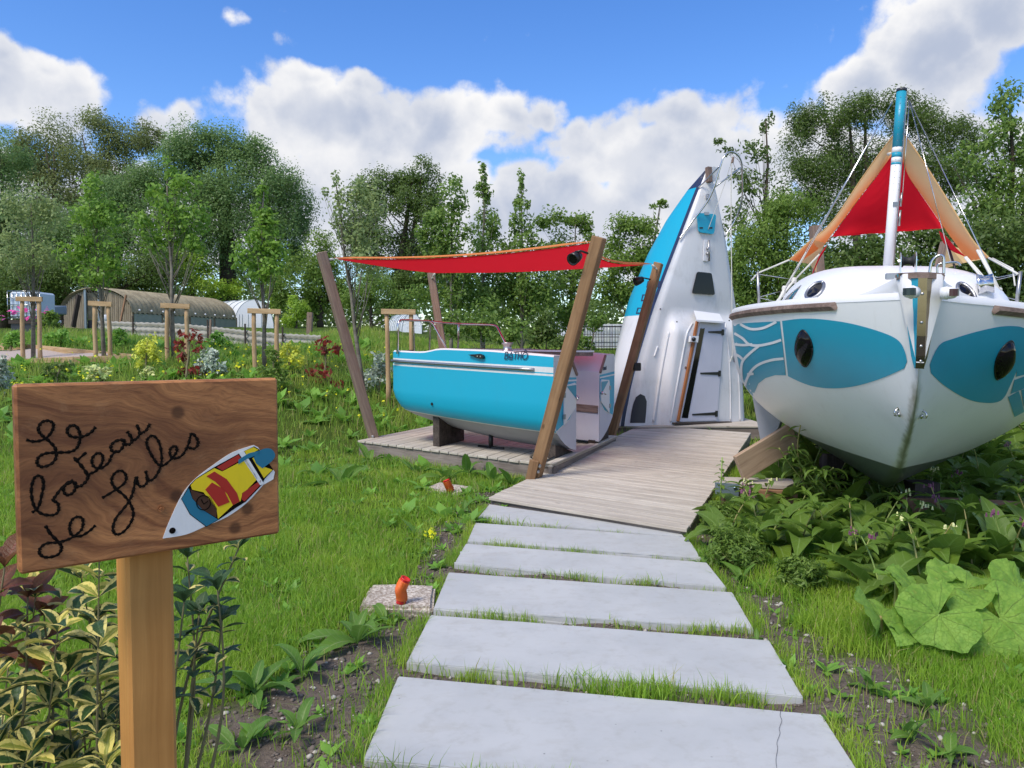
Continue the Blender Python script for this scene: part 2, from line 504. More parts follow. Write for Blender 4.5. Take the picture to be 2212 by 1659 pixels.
def cloth(name, col, trans=0.35, tcol=None):
    m, nt, out = newmat(name)
    oc = objco(nt)
    w = noise(nt, oc, 400, 2)
    p = nd(nt, 'ShaderNodeBsdfPrincipled', None, {'Base Color': col + (1,), 'Roughness': 0.85, 'Specular IOR Level': 0.15, 'Normal': bump(nt, w, 0.15, 0.002)})
    t = nd(nt, 'ShaderNodeBsdfTranslucent', None, {'Color': (tcol or col) + (1,)})
    mxs = nd(nt, 'ShaderNodeMixShader', None, {0: trans, 1: p.outputs[0], 2: t.outputs[0]})
    nt.links.new(mxs.outputs[0], out.inputs[0])
    return m
def cloth_layer_glow(name, c0, c1, trans=0.4):
    """cloth with light through overlapping layers painted in as two colours, UV y from 0 to 1"""
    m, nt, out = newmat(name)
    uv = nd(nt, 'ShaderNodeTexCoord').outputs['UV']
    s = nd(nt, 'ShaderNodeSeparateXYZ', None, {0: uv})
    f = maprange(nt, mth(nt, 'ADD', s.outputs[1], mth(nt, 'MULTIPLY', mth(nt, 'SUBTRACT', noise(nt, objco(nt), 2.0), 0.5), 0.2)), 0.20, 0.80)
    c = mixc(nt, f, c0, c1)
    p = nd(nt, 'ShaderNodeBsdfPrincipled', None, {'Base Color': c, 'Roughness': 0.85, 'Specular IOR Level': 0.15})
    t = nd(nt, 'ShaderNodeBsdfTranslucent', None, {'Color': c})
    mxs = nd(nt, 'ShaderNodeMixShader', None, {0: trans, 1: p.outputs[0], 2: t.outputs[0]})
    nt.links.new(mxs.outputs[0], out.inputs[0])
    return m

MAT = {}
MAT['deck'] = wood('weathered_deck_wood', (0.60, 0.55, 0.475), (0.41, 0.36, 0.30), 0.85, 60, 0.04, 0.40, knots=True)
MAT['greywood'] = wood('grey_aged_wood', (0.33, 0.28, 0.25), (0.15, 0.12, 0.105), 0.85, 50, 0.05)
MAT['postwood'] = wood('sail_post_wood', (0.34, 0.25, 0.20), (0.17, 0.115, 0.09), 0.8, 42, 0.05, bstr=0.35)
MAT['postbrown'] = wood('brown_post_wood', (0.33, 0.20, 0.105), (0.20, 0.11, 0.055), 0.7, 42, 0.04, 0.2)
MAT['darkwood'] = wood('dark_block_wood', (0.10, 0.08, 0.07), (0.035, 0.028, 0.024), 0.85)
MAT['bracewood'] = wood('brace_plank_wood', (0.46, 0.33, 0.23), (0.28, 0.19, 0.125), 0.75, 40, 0.06)
MAT['redwood'] = wood('reddish_beam_wood', (0.38, 0.21, 0.12), (0.22, 0.115, 0.065), 0.75)
MAT['teak'] = wood('weathered_teak', (0.30, 0.22, 0.19), (0.13, 0.09, 0.075), 0.7, 60, 0.06)
MAT['varnish'] = wood('varnished_trim', (0.42, 0.17, 0.06), (0.24, 0.08, 0.03), 0.3, 40, 0.05, 0.1, knots=False)
MAT['stake'] = wood('peeled_stake_wood', (0.60, 0.43, 0.25), (0.36, 0.23, 0.12), 0.8, 35, 0.08)
MAT['signpost'] = wood('pale_sign_post_wood', (0.66, 0.34, 0.105), (0.47, 0.215, 0.06), 0.5, 38, 0.03, 0.0, bstr=0.2)
MAT['shedwood'] = wood('grey_shed_boards', (0.42, 0.35, 0.25), (0.23, 0.185, 0.13), 0.9, 30, 0.06)

def sign_wood():
    m, nt, out = newmat('sign_board_wood')
    oc = objco(nt)   # local X along the board (-0.21..0.21), Z up (-0.15..0.15)
    warp = noise(nt, vmt(nt, 'MULTIPLY', oc, (0.8, 1, 1.4)).outputs[0], 4.0, 3, 0.5, out=1)
    vw = vmt(nt, 'ADD', oc, vmt(nt, 'MULTIPLY', vmt(nt, 'SUBTRACT', warp, (0.5, 0.5, 0.5)).outputs[0], (0.0, 0.04, 0.20)).outputs[0]).outputs[0]
    # knots pull the rings round them
    def pull(v, cx, cz, r, amt):
        q = vmt(nt, 'SUBTRACT', v, (cx, 0, cz)).outputs[0]
        q = vmt(nt, 'MULTIPLY', q, (1, 0, 1)).outputs[0]
        l = vmt(nt, 'LENGTH', q).outputs[1]
        return maprange(nt, l, 0.0, r, amt, 0.0)
    k1 = pull(oc, 0.026, -0.055, 0.11, 0.05)
    k2 = pull(oc, 0.12, -0.105, 0.07, 0.04)
    sp = nd(nt, 'ShaderNodeSeparateXYZ', None, {0: vw})
    zz = mth(nt, 'ADD', sp.outputs[2], mth(nt, 'ADD', k1, k2))
    zz = mth(nt, 'ADD', zz, mth(nt, 'MULTIPLY', sp.outputs[0], 0.22))
    rings = noise(nt, nd(nt, 'ShaderNodeCombineXYZ', None, {0: mth(nt, 'MULTIPLY', sp.outputs[0], 0.06), 1: mth(nt, 'MULTIPLY', sp.outputs[1], 0.3), 2: zz}).outputs[0], 85, 4, 0.6)
    rings2 = noise(nt, nd(nt, 'ShaderNodeCombineXYZ', None, {0: mth(nt, 'MULTIPLY', sp.outputs[0], 0.03), 1: 0.0, 2: zz}).outputs[0], 22, 2, 0.5)
    g = maprange(nt, mth(nt, 'ADD', mth(nt, 'MULTIPLY', rings, 0.5), mth(nt, 'MULTIPLY', rings2, 0.5)), 0.36, 0.64)
    light, dark = (0.58, 0.255, 0.095), (0.24, 0.090, 0.036)
    c = mixc(nt, g, dark, light)
    # darker heartwood through the middle and upper left
    so = nd(nt, 'ShaderNodeSeparateXYZ', None, {0: oc})
    heart = mth(nt, 'ADD', mth(nt, 'ABSOLUTE', mth(nt, 'SUBTRACT', so.outputs[2], 0.015)), mth(nt, 'MULTIPLY', so.outputs[0], 0.25))
    heart = mth(nt, 'ADD', heart, mth(nt, 'MULTIPLY', mth(nt, 'SUBTRACT', noise(nt, oc, 9, 4), 0.5), 0.16))
    c = mixc(nt, mth(nt, 'MULTIPLY', maprange(nt, heart, 0.02, 0.13, 1, 0), 0.60), c, (0.11, 0.038, 0.019))
    for (x, z, r) in ((0.026, -0.055, 0.013), (0.128, -0.128, 0.012), (0.152, -0.095, 0.012), (0.03, 0.095, 0.012)):
        q = vmt(nt, 'MULTIPLY', vmt(nt, 'SUBTRACT', oc, (x, 0, z)).outputs[0], (1, 0, 1)).outputs[0]
        l = vmt(nt, 'LENGTH', q).outputs[1]
        c = mixc(nt, maprange(nt, l, r * 0.55, r * 1.3, 0.75, 0.0), c, (0.05, 0.018, 0.009))
    fib = noise(nt, vmt(nt, 'MULTIPLY', vw, (0.10, 1, 1)).outputs[0], 420, 3, 0.7)
    c = mixc(nt, mth(nt, 'MULTIPLY', maprange(nt, fib, 0.42, 0.68), 0.32), c, (0.07, 0.028, 0.014))
    scr = noise(nt, oc, 11, 6, 0.7)
    c = mixc(nt, mth(nt, 'MULTIPLY', maprange(nt, scr, 0.55, 0.72), 0.30), c, (0.52, 0.30, 0.15))
    princ(nt, out, color=c, rough=0.5, spec=0.3, normal=bump(nt, mth(nt, 'ADD', rings, fib), 0.18, 0.003))
    return m
MAT['signboard'] = sign_wood()

def concrete():
    m, nt, out = newmat('pale_cast_concrete')
    oc = objco(nt)
    n1 = noise(nt, oc, 1.7, 6, 0.6); n2 = noise(nt, oc, 14, 5, 0.6); n3 = noise(nt, oc, 120, 3)
    c = mixc(nt, maprange(nt, n1, 0.35, 0.65), (0.42, 0.432, 0.432), (0.475, 0.485, 0.482))
    c = mixc(nt, mth(nt, 'MULTIPLY', maprange(nt, n2, 0.47, 0.75), 0.35), c, (0.33, 0.32, 0.29))
    n4 = noise(nt, vmt(nt, 'MULTIPLY', oc, (1, 3, 1)).outputs[0], 2.6, 6, 0.7)
    c = mixc(nt, mth(nt, 'MULTIPLY', maprange(nt, n4, 0.52, 0.72), 0.28), c, (0.35, 0.33, 0.29))
    vo = nd(nt, 'ShaderNodeTexVoronoi', None, {'Vector': oc, 'Scale': 13.0}).outputs[0]
    gate = maprange(nt, noise(nt, oc, 5), 0.5, 0.6)
    c = mixc(nt, mth(nt, 'MULTIPLY', maprange(nt, vo, 0.03, 0.07, 0.7, 0), gate), c, (0.12, 0.12, 0.12))
    princ(nt, out, color=c, rough=0.7, spec=0.3, normal=bump(nt, n3, 0.08, 0.002))
    return m
MAT['concrete'] = concrete()
def pad():
    m, nt, out = newmat('rough_pad_concrete')
    oc = objco(nt)
    n3 = noise(nt, oc, 60, 4); n1 = noise(nt, oc, 9, 4)
    c = mixc(nt, maprange(nt, n3, 0.4, 0.62), (0.30, 0.24, 0.19), (0.62, 0.56, 0.48))
    c = mixc(nt, mth(nt, 'MULTIPLY', maprange(nt, n1, 0.55, 0.7), 0.4), c, (0.2, 0.16, 0.12))
    princ(nt, out, color=c, rough=0.9, normal=bump(nt, n3, 0.6, 0.01))
    return m
MAT['pad'] = pad()
def ground_mat():
    m, nt, out = newmat('lawn_and_soil')
    oc = objco(nt)
    at = nd(nt, 'ShaderNodeAttribute', {'attribute_name': 'soil'}).outputs['Fac']
    n1 = noise(nt, oc, 1.3, 5); n2 = noise(nt, oc, 30, 5, 0.7); n3 = noise(nt, oc, 7, 4)
    green = mixc(nt, n2, (0.030, 0.060, 0.010), (0.085, 0.135, 0.022))
    green = mixc(nt, mth(nt, 'MULTIPLY', maprange(nt, n1, 0.4, 0.7), 0.5), green, (0.10, 0.13, 0.025))
    soil = mixc(nt, n2, (0.085, 0.065, 0.052), (0.21, 0.175, 0.15))
    soil = mixc(nt, mth(nt, 'MULTIPLY', maprange(nt, n3, 0.5, 0.7), 0.5), soil, (0.065, 0.05, 0.04))
    f = maprange(nt, mth(nt, 'ADD', at, mth(nt, 'MULTIPLY', mth(nt, 'SUBTRACT', n3, 0.5), 0.9)), 0.3, 0.62)
    princ(nt, out, color=mixc(nt, f, green, soil), rough=0.95, spec=0.1, normal=bump(nt, n2, 0.8, 0.03))
    return m
MAT['ground'] = ground_mat()
def gravel_mat():
    m, nt, out = newmat('pinkish_fine_gravel')
    oc = objco(nt)
    n2 = noise(nt, oc, 45, 5, 0.7); n1 = noise(nt, oc, 1.5, 4)
    c = mixc(nt, n2, (0.26, 0.20, 0.18), (0.56, 0.47, 0.43))
    c = mixc(nt, mth(nt, 'MULTIPLY', n1, 0.4), c, (0.42, 0.36, 0.32))
    princ(nt, out, color=c, rough=0.95, normal=bump(nt, n2, 0.4, 0.01))
    return m
MAT['gravel'] = gravel_mat()

MAT['cyan'] = paint('cyan_hull_paint', (0.008, 0.37, 0.56), 0.36, 0.03, 2.0)
MAT['teal'] = paint('teal_hull_paint', (0.014, 0.30, 0.45), 0.28, 0.04, 2.0)
MAT['white'] = paint('white_gelcoat', (0.68, 0.69, 0.71), 0.32, 0.13, 2.5)
MAT['whiteclean'] = paint('clean_white_gelcoat', (0.76, 0.77, 0.80), 0.25, 0.03, 2.0)
MAT['lilac'] = paint('pale_grey_gelcoat', (0.56, 0.57, 0.66), 0.35, 0.05, 3.0)
MAT['pinkwhite'] = paint('faded_pinkish_gelcoat', (0.66, 0.61, 0.63), 0.5, 0.05, 2.0)
MAT['greyhull'] = paint('grey_underwater_paint', (0.33, 0.34, 0.39), 0.5, 0.10, 3.0)
MAT['navy'] = paint('navy_stripe_paint', (0.020, 0.030, 0.075), 0.35, 0.03)
MAT['charcoal'] = plain('charcoal_panel', (0.030, 0.034, 0.048), 0.4)
MAT['black'] = plain('black_plastic', (0.010, 0.010, 0.012), 0.35)
MAT['blackglass'] = plain('dark_tinted_window', (0.006, 0.005, 0.008), 0.05, 0.0, 0.3)
MAT['steel'] = plain('stainless_steel', (0.62, 0.62, 0.62), 0.18, 1.0)
MAT['dullsteel'] = plain('dull_steel', (0.42, 0.42, 0.43), 0.4, 1.0)
MAT['galv'] = plain('galvanised_bracket', (0.28, 0.35, 0.40), 0.5, 0.6)
MAT['rope'] = plain('white_rope', (0.70, 0.69, 0.64), 0.8)
MAT['rubber'] = plain('dark_rubber', (0.02, 0.02, 0.022), 0.6)
MAT['red'] = cloth('red_sail_cloth', (0.62, 0.010, 0.022), 0.38, (0.90, 0.02, 0.04))
MAT['orangecloth'] = cloth('orange_sail_edge', (0.80, 0.30, 0.11), 0.3, (0.9, 0.40, 0.15))
MAT['tan'] = cloth('tan_sail_cloth', (0.70, 0.48, 0.24), 0.4, (0.8, 0.56, 0.28))
MAT['layerglow'] = cloth_layer_glow('tan_sail_cloth_painted_layer_glow', (0.86, 0.62, 0.33), (0.88, 0.27, 0.085))  # orange painted in for light coming through tan over red cloth
MAT['orangeplastic'] = plain('orange_conduit_plastic', (0.85, 0.17, 0.02), 0.4)
MAT['redplastic'] = plain('red_conduit_plastic', (0.70, 0.02, 0.012), 0.3)
MAT['burn'] = plain('burnt_lettering', (0.009, 0.007, 0.006), 0.95, 0.0, 0.05)
for nm, c in (('pwhite', (0.80, 0.80, 0.80)), ('pyellow', (0.83, 0.62, 0.01)), ('pred', (0.42, 0.018, 0.012)), ('pteal', (0.012, 0.17, 0.28)), ('pbrown', (0.07, 0.022, 0.010))):
    MAT[nm] = paint('sign_' + nm[1:] + '_paint', c, 0.35, 0.06, 18)
MAT['plasticsheet'] = paint('white_plastic_sheet', (0.72, 0.76, 0.82), 0.4, 0.08, 1.0)
MAT['corr'] = wood('mossy_corrugated_sheet', (0.42, 0.36, 0.24), (0.25, 0.21, 0.14), 0.9, 12, 0.5, 0.1, knots=False)
MAT['corrgrey'] = paint('weathered_grey_corrugated_sheet', (0.34, 0.33, 0.30), 0.8, 0.30, 2.0)
def glass_mat():
    m, nt, out = newmat('dirty_greenhouse_glass')
    n1 = noise(nt, objco(nt), 3, 5)
    c = mixc(nt, n1, (0.16, 0.20, 0.18), (0.34, 0.36, 0.31))
    princ(nt, out, color=c, rough=0.25, spec=0.5)
    return m
MAT['glass'] = glass_mat()
MAT['tote'] = paint('translucent_tank_plastic', (0.52, 0.62, 0.74), 0.4, 0.1, 2.0)
MAT['bark'] = wood('young_bark', (0.26, 0.24, 0.20), (0.12, 0.105, 0.085), 0.9, 30, 0.3, knots=False)
MAT['darkbark'] = wood('dark_bark', (0.11, 0.09, 0.07), (0.045, 0.036, 0.028), 0.95, 22, 0.2, knots=False)
MAT['stem'] = leafmat('green_stem', (0.13, 0.20, 0.05), (0.16, 0.13, 0.05), 0.0)
MAT['woodstem'] = plain('brown_shrub_stem', (0.20, 0.18, 0.09), 0.8)
# foliage
MAT['willow'] = leafmat('grey_green_willow_leaves', (0.108, 0.168, 0.058), (0.052, 0.095, 0.032))
MAT['poplar'] = leafmat('brownish_poplar_leaves', (0.115, 0.138, 0.050), (0.058, 0.08, 0.03))
MAT['dkgreen'] = leafmat('dark_green_leaves', (0.074, 0.112, 0.026), (0.034, 0.062, 0.014))
MAT['midgreen'] = leafmat('mid_green_leaves', (0.108, 0.165, 0.030), (0.055, 0.095, 0.018))
MAT['walnut'] = leafmat('yellowish_green_leaves', (0.11, 0.165, 0.035), (0.05, 0.095, 0.02))
MAT['brgreen'] = leafmat('fresh_green_leaves', (0.115, 0.195, 0.030), (0.06, 0.12, 0.018))
MAT['limegreen'] = leafmat('lime_green_leaves', (0.20, 0.28, 0.035), (0.10, 0.18, 0.02))
MAT['palegreen'] = leafmat('pale_green_leaves', (0.16, 0.20, 0.08), (0.09, 0.13, 0.05))
MAT['redleaf'] = leafmat('red_photinia_leaves', (0.17, 0.022, 0.020), (0.08, 0.03, 0.02), 0.3)
MAT['yellowleaf'] = leafmat('yellow_privet_leaves', (0.52, 0.46, 0.06), (0.28, 0.33, 0.05), 0.3)
MAT['silver'] = leafmat('silvery_leaves', (0.36, 0.40, 0.34), (0.08, 0.12, 0.07), 0.15)
MAT['varieg'] = leafmat('cream_edged_leaves', (0.50, 0.50, 0.20), (0.12, 0.20, 0.05), 0.25)
MAT['grass'] = leafmat('lawn_grass', (0.145, 0.235, 0.022), (0.062, 0.125, 0.014), 0.4, 0.5, patch=(0.185, 0.245, 0.030))
MAT['meadow'] = leafmat('meadow_grass', (0.14, 0.22, 0.030), (0.06, 0.12, 0.016), 0.4, 0.55, patch=(0.22, 0.23, 0.05))
MAT['weed'] = leafmat('weed_leaves', (0.12, 0.23, 0.035), (0.055, 0.125, 0.02), 0.35)
MAT['yflower'] = leafmat('yellow_petals', (0.80, 0.62, 0.02), (0.7, 0.5, 0.02), 0.3)
MAT['wflower'] = leafmat('white_petals', (0.75, 0.75, 0.70), (0.6, 0.6, 0.55), 0.3)
MAT['pflower'] = leafmat('purple_comfrey_flowers', (0.16, 0.055, 0.11), (0.09, 0.04, 0.07), 0.3)
MAT['cflower'] = leafmat('cream_comfrey_flowers', (0.62, 0.62, 0.26), (0.45, 0.5, 0.2), 0.3)
MAT['pinkflower'] = leafmat('pink_petals', (0.65, 0.08, 0.25), (0.5, 0.05, 0.2), 0.3)
MAT['docklf'] = bigleaf('dock_leaf', (0.11, 0.235, 0.034), (0.27, 0.36, 0.13))
MAT['comfrey'] = bigleaf('comfrey_leaf', (0.12, 0.215, 0.030), (0.22, 0.33, 0.09))
MAT['butterbur'] = bigleaf('butterbur_leaf', (0.20, 0.36, 0.060), (0.32, 0.46, 0.16), veins=4.0, mott=0.25)
MAT['euonymus'] = bigleaf('variegated_leaf', (0.035, 0.085, 0.030), (0.08, 0.15, 0.05), (0.84, 0.72, 0.24), 0.46, 0.3, 0.35, 0.3, 4.0)
MAT['euogreen'] = bigleaf('glossy_dark_leaf', (0.040, 0.095, 0.038), (0.09, 0.16, 0.06), None, 0.3, 0.2, 0.3)
MAT['bronze'] = bigleaf('bronze_young_leaf', (0.16, 0.07, 0.035), (0.25, 0.05, 0.04), None, 0.3, 0.3, 0.35)
MAT['stone'] = plain('soil_clod', (0.17, 0.14, 0.12), 0.95)
MAT['flint'] = plain('pale_pebble', (0.46, 0.43, 0.38), 0.8)

def round_mat():
    m, nt, out = newmat('butterbur_leaf_radial')
    uv = nd(nt, 'ShaderNodeTexCoord').outputs['UV']
    s = nd(nt, 'ShaderNodeSeparateXYZ', None, {0: uv})
    oc = objco(nt)
    oi = nd(nt, 'ShaderNodeObjectInfo').outputs['Random']
    n1 = noise(nt, vmt(nt, 'ADD', oc, nd(nt, 'ShaderNodeCombineXYZ', None, {0: mth(nt, 'MULTIPLY', oi, 20.0)}).outputs[0]).outputs[0], 3.5, 5, 0.65)
    ang = mth(nt, 'ADD', s.outputs[0], mth(nt, 'MULTIPLY', mth(nt, 'SUBTRACT', n1, 0.5), 0.05))
    v1 = mth(nt, 'ABSOLUTE', mth(nt, 'SUBTRACT', mth(nt, 'FRACT', mth(nt, 'MULTIPLY', ang, 9.0)), 0.5))
    wv = mth(nt, 'DIVIDE', 0.018, mth(nt, 'ADD', s.outputs[1], 0.12))
    vm = mth(nt, 'SUBTRACT', 1.0, mth(nt, 'DIVIDE', v1, wv), clamp=True)
    br = nd(nt, 'ShaderNodeTexVoronoi', {'feature': 'DISTANCE_TO_EDGE'}, {'Vector': oc, 'Scale': 9.0}).outputs[0]
    bm_ = maprange(nt, br, 0.0, 0.05, 0.6, 0.0)
    c = mixc(nt, maprange(nt, n1, 0.35, 0.7), (0.25, 0.42, 0.065), (0.14, 0.29, 0.040))
    c = mixc(nt, mth(nt, 'MULTIPLY', maprange(nt, n1, 0.62, 0.72), 0.5), c, (0.40, 0.40, 0.08))
    c = mixc(nt, mth(nt, 'MAXIMUM', mth(nt, 'MULTIPLY', vm, 0.6), mth(nt, 'MULTIPLY', bm_, 0.10)), c, (0.34, 0.47, 0.15))
    h = mth(nt, 'ADD', mth(nt, 'MULTIPLY', n1, 0.9), mth(nt, 'ADD', vm, mth(nt, 'MULTIPLY', bm_, 0.25)))
    p = nd(nt, 'ShaderNodeBsdfPrincipled', None, {'Base Color': c, 'Roughness': 0.55, 'Specular IOR Level': 0.3, 'Normal': bump(nt, h, 0.7, 0.02)})
    t = nd(nt, 'ShaderNodeBsdfTranslucent', None, {'Color': (0.35, 0.55, 0.08, 1)})
    mxs = nd(nt, 'ShaderNodeMixShader', None, {0: 0.3, 1: p.outputs[0], 2: t.outputs[0]})
    nt.links.new(mxs.outputs[0], out.inputs[0])
    return m
MAT['butterbur'] = round_mat()

MAT['euoyellow'] = bigleaf('yellow_variegated_leaf', (0.30, 0.34, 0.06), (0.5, 0.5, 0.15), (0.88, 0.74, 0.20), 0.62, 0.35, 0.4, 0.2, 3.0)
# ------------------------------------------------------------------ ground
_T = np.array([0, 1, 2, 4, 6, 8, 10, 14, 22, 40, 300.0])
_Z = np.array([0, .04, .14, .5, .85, 1.2, 1.42, 1.75, 2.25, 2.9, 3.3])
def Hn(x, y):
    x = np.asarray(x, float); y = np.asarray(y, float)
    y0 = np.interp(x, [-4.5, -2.5, 0.5, 1.5, 30], [8.0, 10.5, 14.3, 15.0, 15.0])
    t = np.maximum(0, y - y0)
    z = (np.interp(t, _T, _Z) + np.interp(t + .5, _T, _Z) + np.interp(np.maximum(t - .5, 0), _T, _Z)) / 3 - 0.013
    b = 0.010 * np.sin(x * 3.1 + 1.3 * y) + 0.008 * np.sin(x * 7.7 - 5.1 * y) + 0.006 * np.sin(13 * x + 11 * y)
    far_b = np.clip((y - 8) / 8, 0, 1) * (0.05 * np.sin(x * .8 + y * .5) + .03 * np.sin(x * 1.9 - y * 1.1))
    return z + b + far_b
def H(x, y): return float(Hn(x, y))

SLABS = [  # outlines on the ground, nearest first
    [(860, 1460), (1775, 1543), (1908, 1748), (785, 1640)],
    [(930, 1328), (1662, 1383), (1735, 1505), (878, 1430)],
    [(969, 1236), (1582, 1279), (1628, 1358), (936, 1314)],
    [(1006, 1174), (1527, 1215), (1569, 1268), (981, 1217)],
    [(1027, 1129), (1485, 1161), (1516, 1206), (1010, 1168)],
    [(1057, 1089), (1470, 1148), (1478, 1160), (1031, 1119)]]
SLABZ = 0.035
SLABG = [[G(u, v, SLABZ) for (u, v) in s] for s in SLABS]
ZB0, ZB1 = 0.09, 0.20
WA, WB = G(1055, 1074, ZB0), G(1484, 1143, ZB0)
WL, WR = G(1374, 922, ZB1), G(1586, 994, 0.13)
dL = (WL - WA); dL.z = 0; dL.normalize()
dR = (WR - WB); dR.z = 0; dR.normalize()
E2 = ((dL + dR) / 2).normalized()
PZ = 0.22
C1, C2, C3 = G(773, 951, PZ), G(1195, 1004, PZ), G(1332, 944, PZ)
C4 = C1 + (C3 - C2)
E1 = (C1 - C2).normalized()
WEND = 6.4
POLYS = [[(p.x, p.y) for p in s] for s in SLABG]
DECKP = [[(p.x, p.y) for p in (WA, WB, WB + dR * WEND, WA + dL * WEND)], [(p.x, p.y) for p in (C1, C2, C3, C4)]]
TOWP = [(1.72, 12.55), (4.35, 12.55), (4.35, 14.9), (1.72, 14.9)]
PADS = [[G(776, 1325), G(800, 1276), G(940, 1280), G(935, 1328)], [G(918, 1062), G(950, 1050), G(1024, 1060), G(990, 1076)]]
PADP = [[(p.x, p.y) for p in q] for q in PADS]
def inside_np(poly, x, y, grow=0.0):
    poly = np.array(poly)
    c = poly.mean(0)
    if grow: poly = c + (poly - c) * (1 + grow / np.linalg.norm(poly - c, axis=1).mean())
    r = np.zeros(x.shape, bool)
    n = len(poly)
    for i in range(n):
        a, b = poly[i], poly[i - 1]
        cond = (a[1] > y) != (b[1] > y)
        xx = (b[0] - a[0]) * (y - a[1]) / (b[1] - a[1] + 1e-12) + a[0]
        r ^= cond & (x < xx)
    return r
def vnoise(x, y, s, seed=0):
    """cheap smooth value noise"""
    x = np.asarray(x) * s + seed * 17.3; y = np.asarray(y) * s + seed * 5.7
    xi, yi = np.floor(x), np.floor(y); fx, fy = x - xi, y - yi
    fx = fx * fx * (3 - 2 * fx); fy = fy * fy * (3 - 2 * fy)
    h = lambda a, b: np.modf(np.abs(np.sin(a * 127.1 + b * 311.7 + seed) * 43758.5453))[0]
    return (h(xi, yi) * (1 - fx) + h(xi + 1, yi) * fx) * (1 - fy) + (h(xi, yi + 1) * (1 - fx) + h(xi + 1, yi + 1) * fx) * fy
PATH = [(p.x, p.y) for p in (SLABG[0][3], SLABG[5][0], SLABG[5][1], SLABG[0][2])]
def soil_np(x, y):
    """bare earth: between and beside the slabs, and patches further out"""
    s = np.zeros(np.shape(x))
    # edge lines of the path
    la, lb = np.array(PATH[0]), np.array(PATH[1]); ra, rb = np.array(PATH[3]), np.array(PATH[2])
    def dist(a, b):
        d = b - a; L = np.linalg.norm(d); d /= L
        return (x - a[0]) * d[1] - (y - a[1]) * d[0]
    dl, dr = -dist(la, lb), dist(ra, rb)     # positive outwards
    near = np.clip((7.8 - y) / 1.0, 0, 1)
    n = vnoise(x, y, 2.3, 1); n2 = vnoise(x, y, 5.5, 2)
    wl = 0.22 + 0.75 * np.clip((4.3 - y) / 1.5, 0, 1) + 0.25 * n
    wr = 0.20 + 0.55 * np.clip((4.2 - y) / 1.6, 0, 1) + 0.35 * n
    s = np.maximum(s, np.clip(1.2 - dl / wl, 0, 1) * (dl > -0.02) * near)
    s = np.maximum(s, np.clip(1.2 - dr / wr, 0, 1) * (dr > -0.02) * near)
    ins = (dl <= 0) & (dr <= 0) & (y < 7.8)
    s = np.where(ins, 0.62 + 0.3 * n2, s)
    patch = np.clip((vnoise(x, y, 0.9, 3) - 0.66) * 5, 0, 1) * (y < 8) * (x > -.9)
    s = np.maximum(s, patch * 0.75)
    # break the bare earth up unevenly
    return np.clip(s * (0.55 + 0.75 * n2), 0, 1)

def build_ground():
    xs = np.unique(np.concatenate([np.linspace(-260, -30, 18), np.linspace(-30, -5, 60), np.linspace(-5, 7, 170), np.linspace(7, 30, 40), np.linspace(30, 260, 18)]))
    ys = np.unique(np.concatenate([np.linspace(-30, 1, 12), np.linspace(1, 9.5, 130), np.linspace(9.5, 24, 90), np.linspace(24, 60, 40), np.linspace(60, 420, 16)]))
    X, Y = np.meshgrid(xs, ys)
    Z = Hn(X, Y)
    V = np.stack([X, Y, Z], -1).reshape(-1, 3)
    nx, ny = len(xs), len(ys)
    idx = np.arange(nx * ny).reshape(ny, nx)
    F = np.stack([idx[:-1, :-1], idx[:-1, 1:], idx[1:, 1:], idx[1:, :-1]], -1).reshape(-1, 4)
    o = mk_np('ground', V, F, MAT['ground'], smooth=True)
    a = o.data.attributes.new('soil', 'FLOAT', 'POINT')
    a.data.foreach_set('value', soil_np(X, Y).ravel().astype(np.float32))
    tag(o, 'lawn and bare soil rising gently to the left', kind='structure')
build_ground()

# gravel path with a timber kerb at the far left
gp = [(-300, 800), (0, 793), (160, 786), (290, 783), (300, 782), (170, 768), (60, 757), (-300, 745)]
def gpt(u, v):
    """point where a sight line meets the rising lawn"""
    d = ray(u, v); t = 2.0
    while t < 80 and (EYEV + d * t).z > H(*(EYEV + d * t).xy): t += 0.05
    return EYEV + d * t
gpp = [gpt(u, v) for u, v in gp]
_n2, _f2 = cdt([(p.x, p.y) for p in gpp], 0.5)
tag(mk('gravel_path', [(p.x, p.y, H(p.x, p.y) + 0.05) for p in _n2], _f2, MAT['gravel'], smooth=True), kind='structure')
kerb = thing('path_kerb', gpp[4], 'pale timber kerb edging the gravel path at far left', 'kerb')
for a, b in ((4, 5), (5, 6), (6, 7), (1, 2), (2, 3)):
    p, q = gpp[a].copy(), gpp[b].copy()
    p.z, q.z = H(p.x, p.y) + 0.07, H(q.x, q.y) + 0.07
    beam('kerb_board', p, q, 0.05, 0.16, MAT['stake'], kerb)

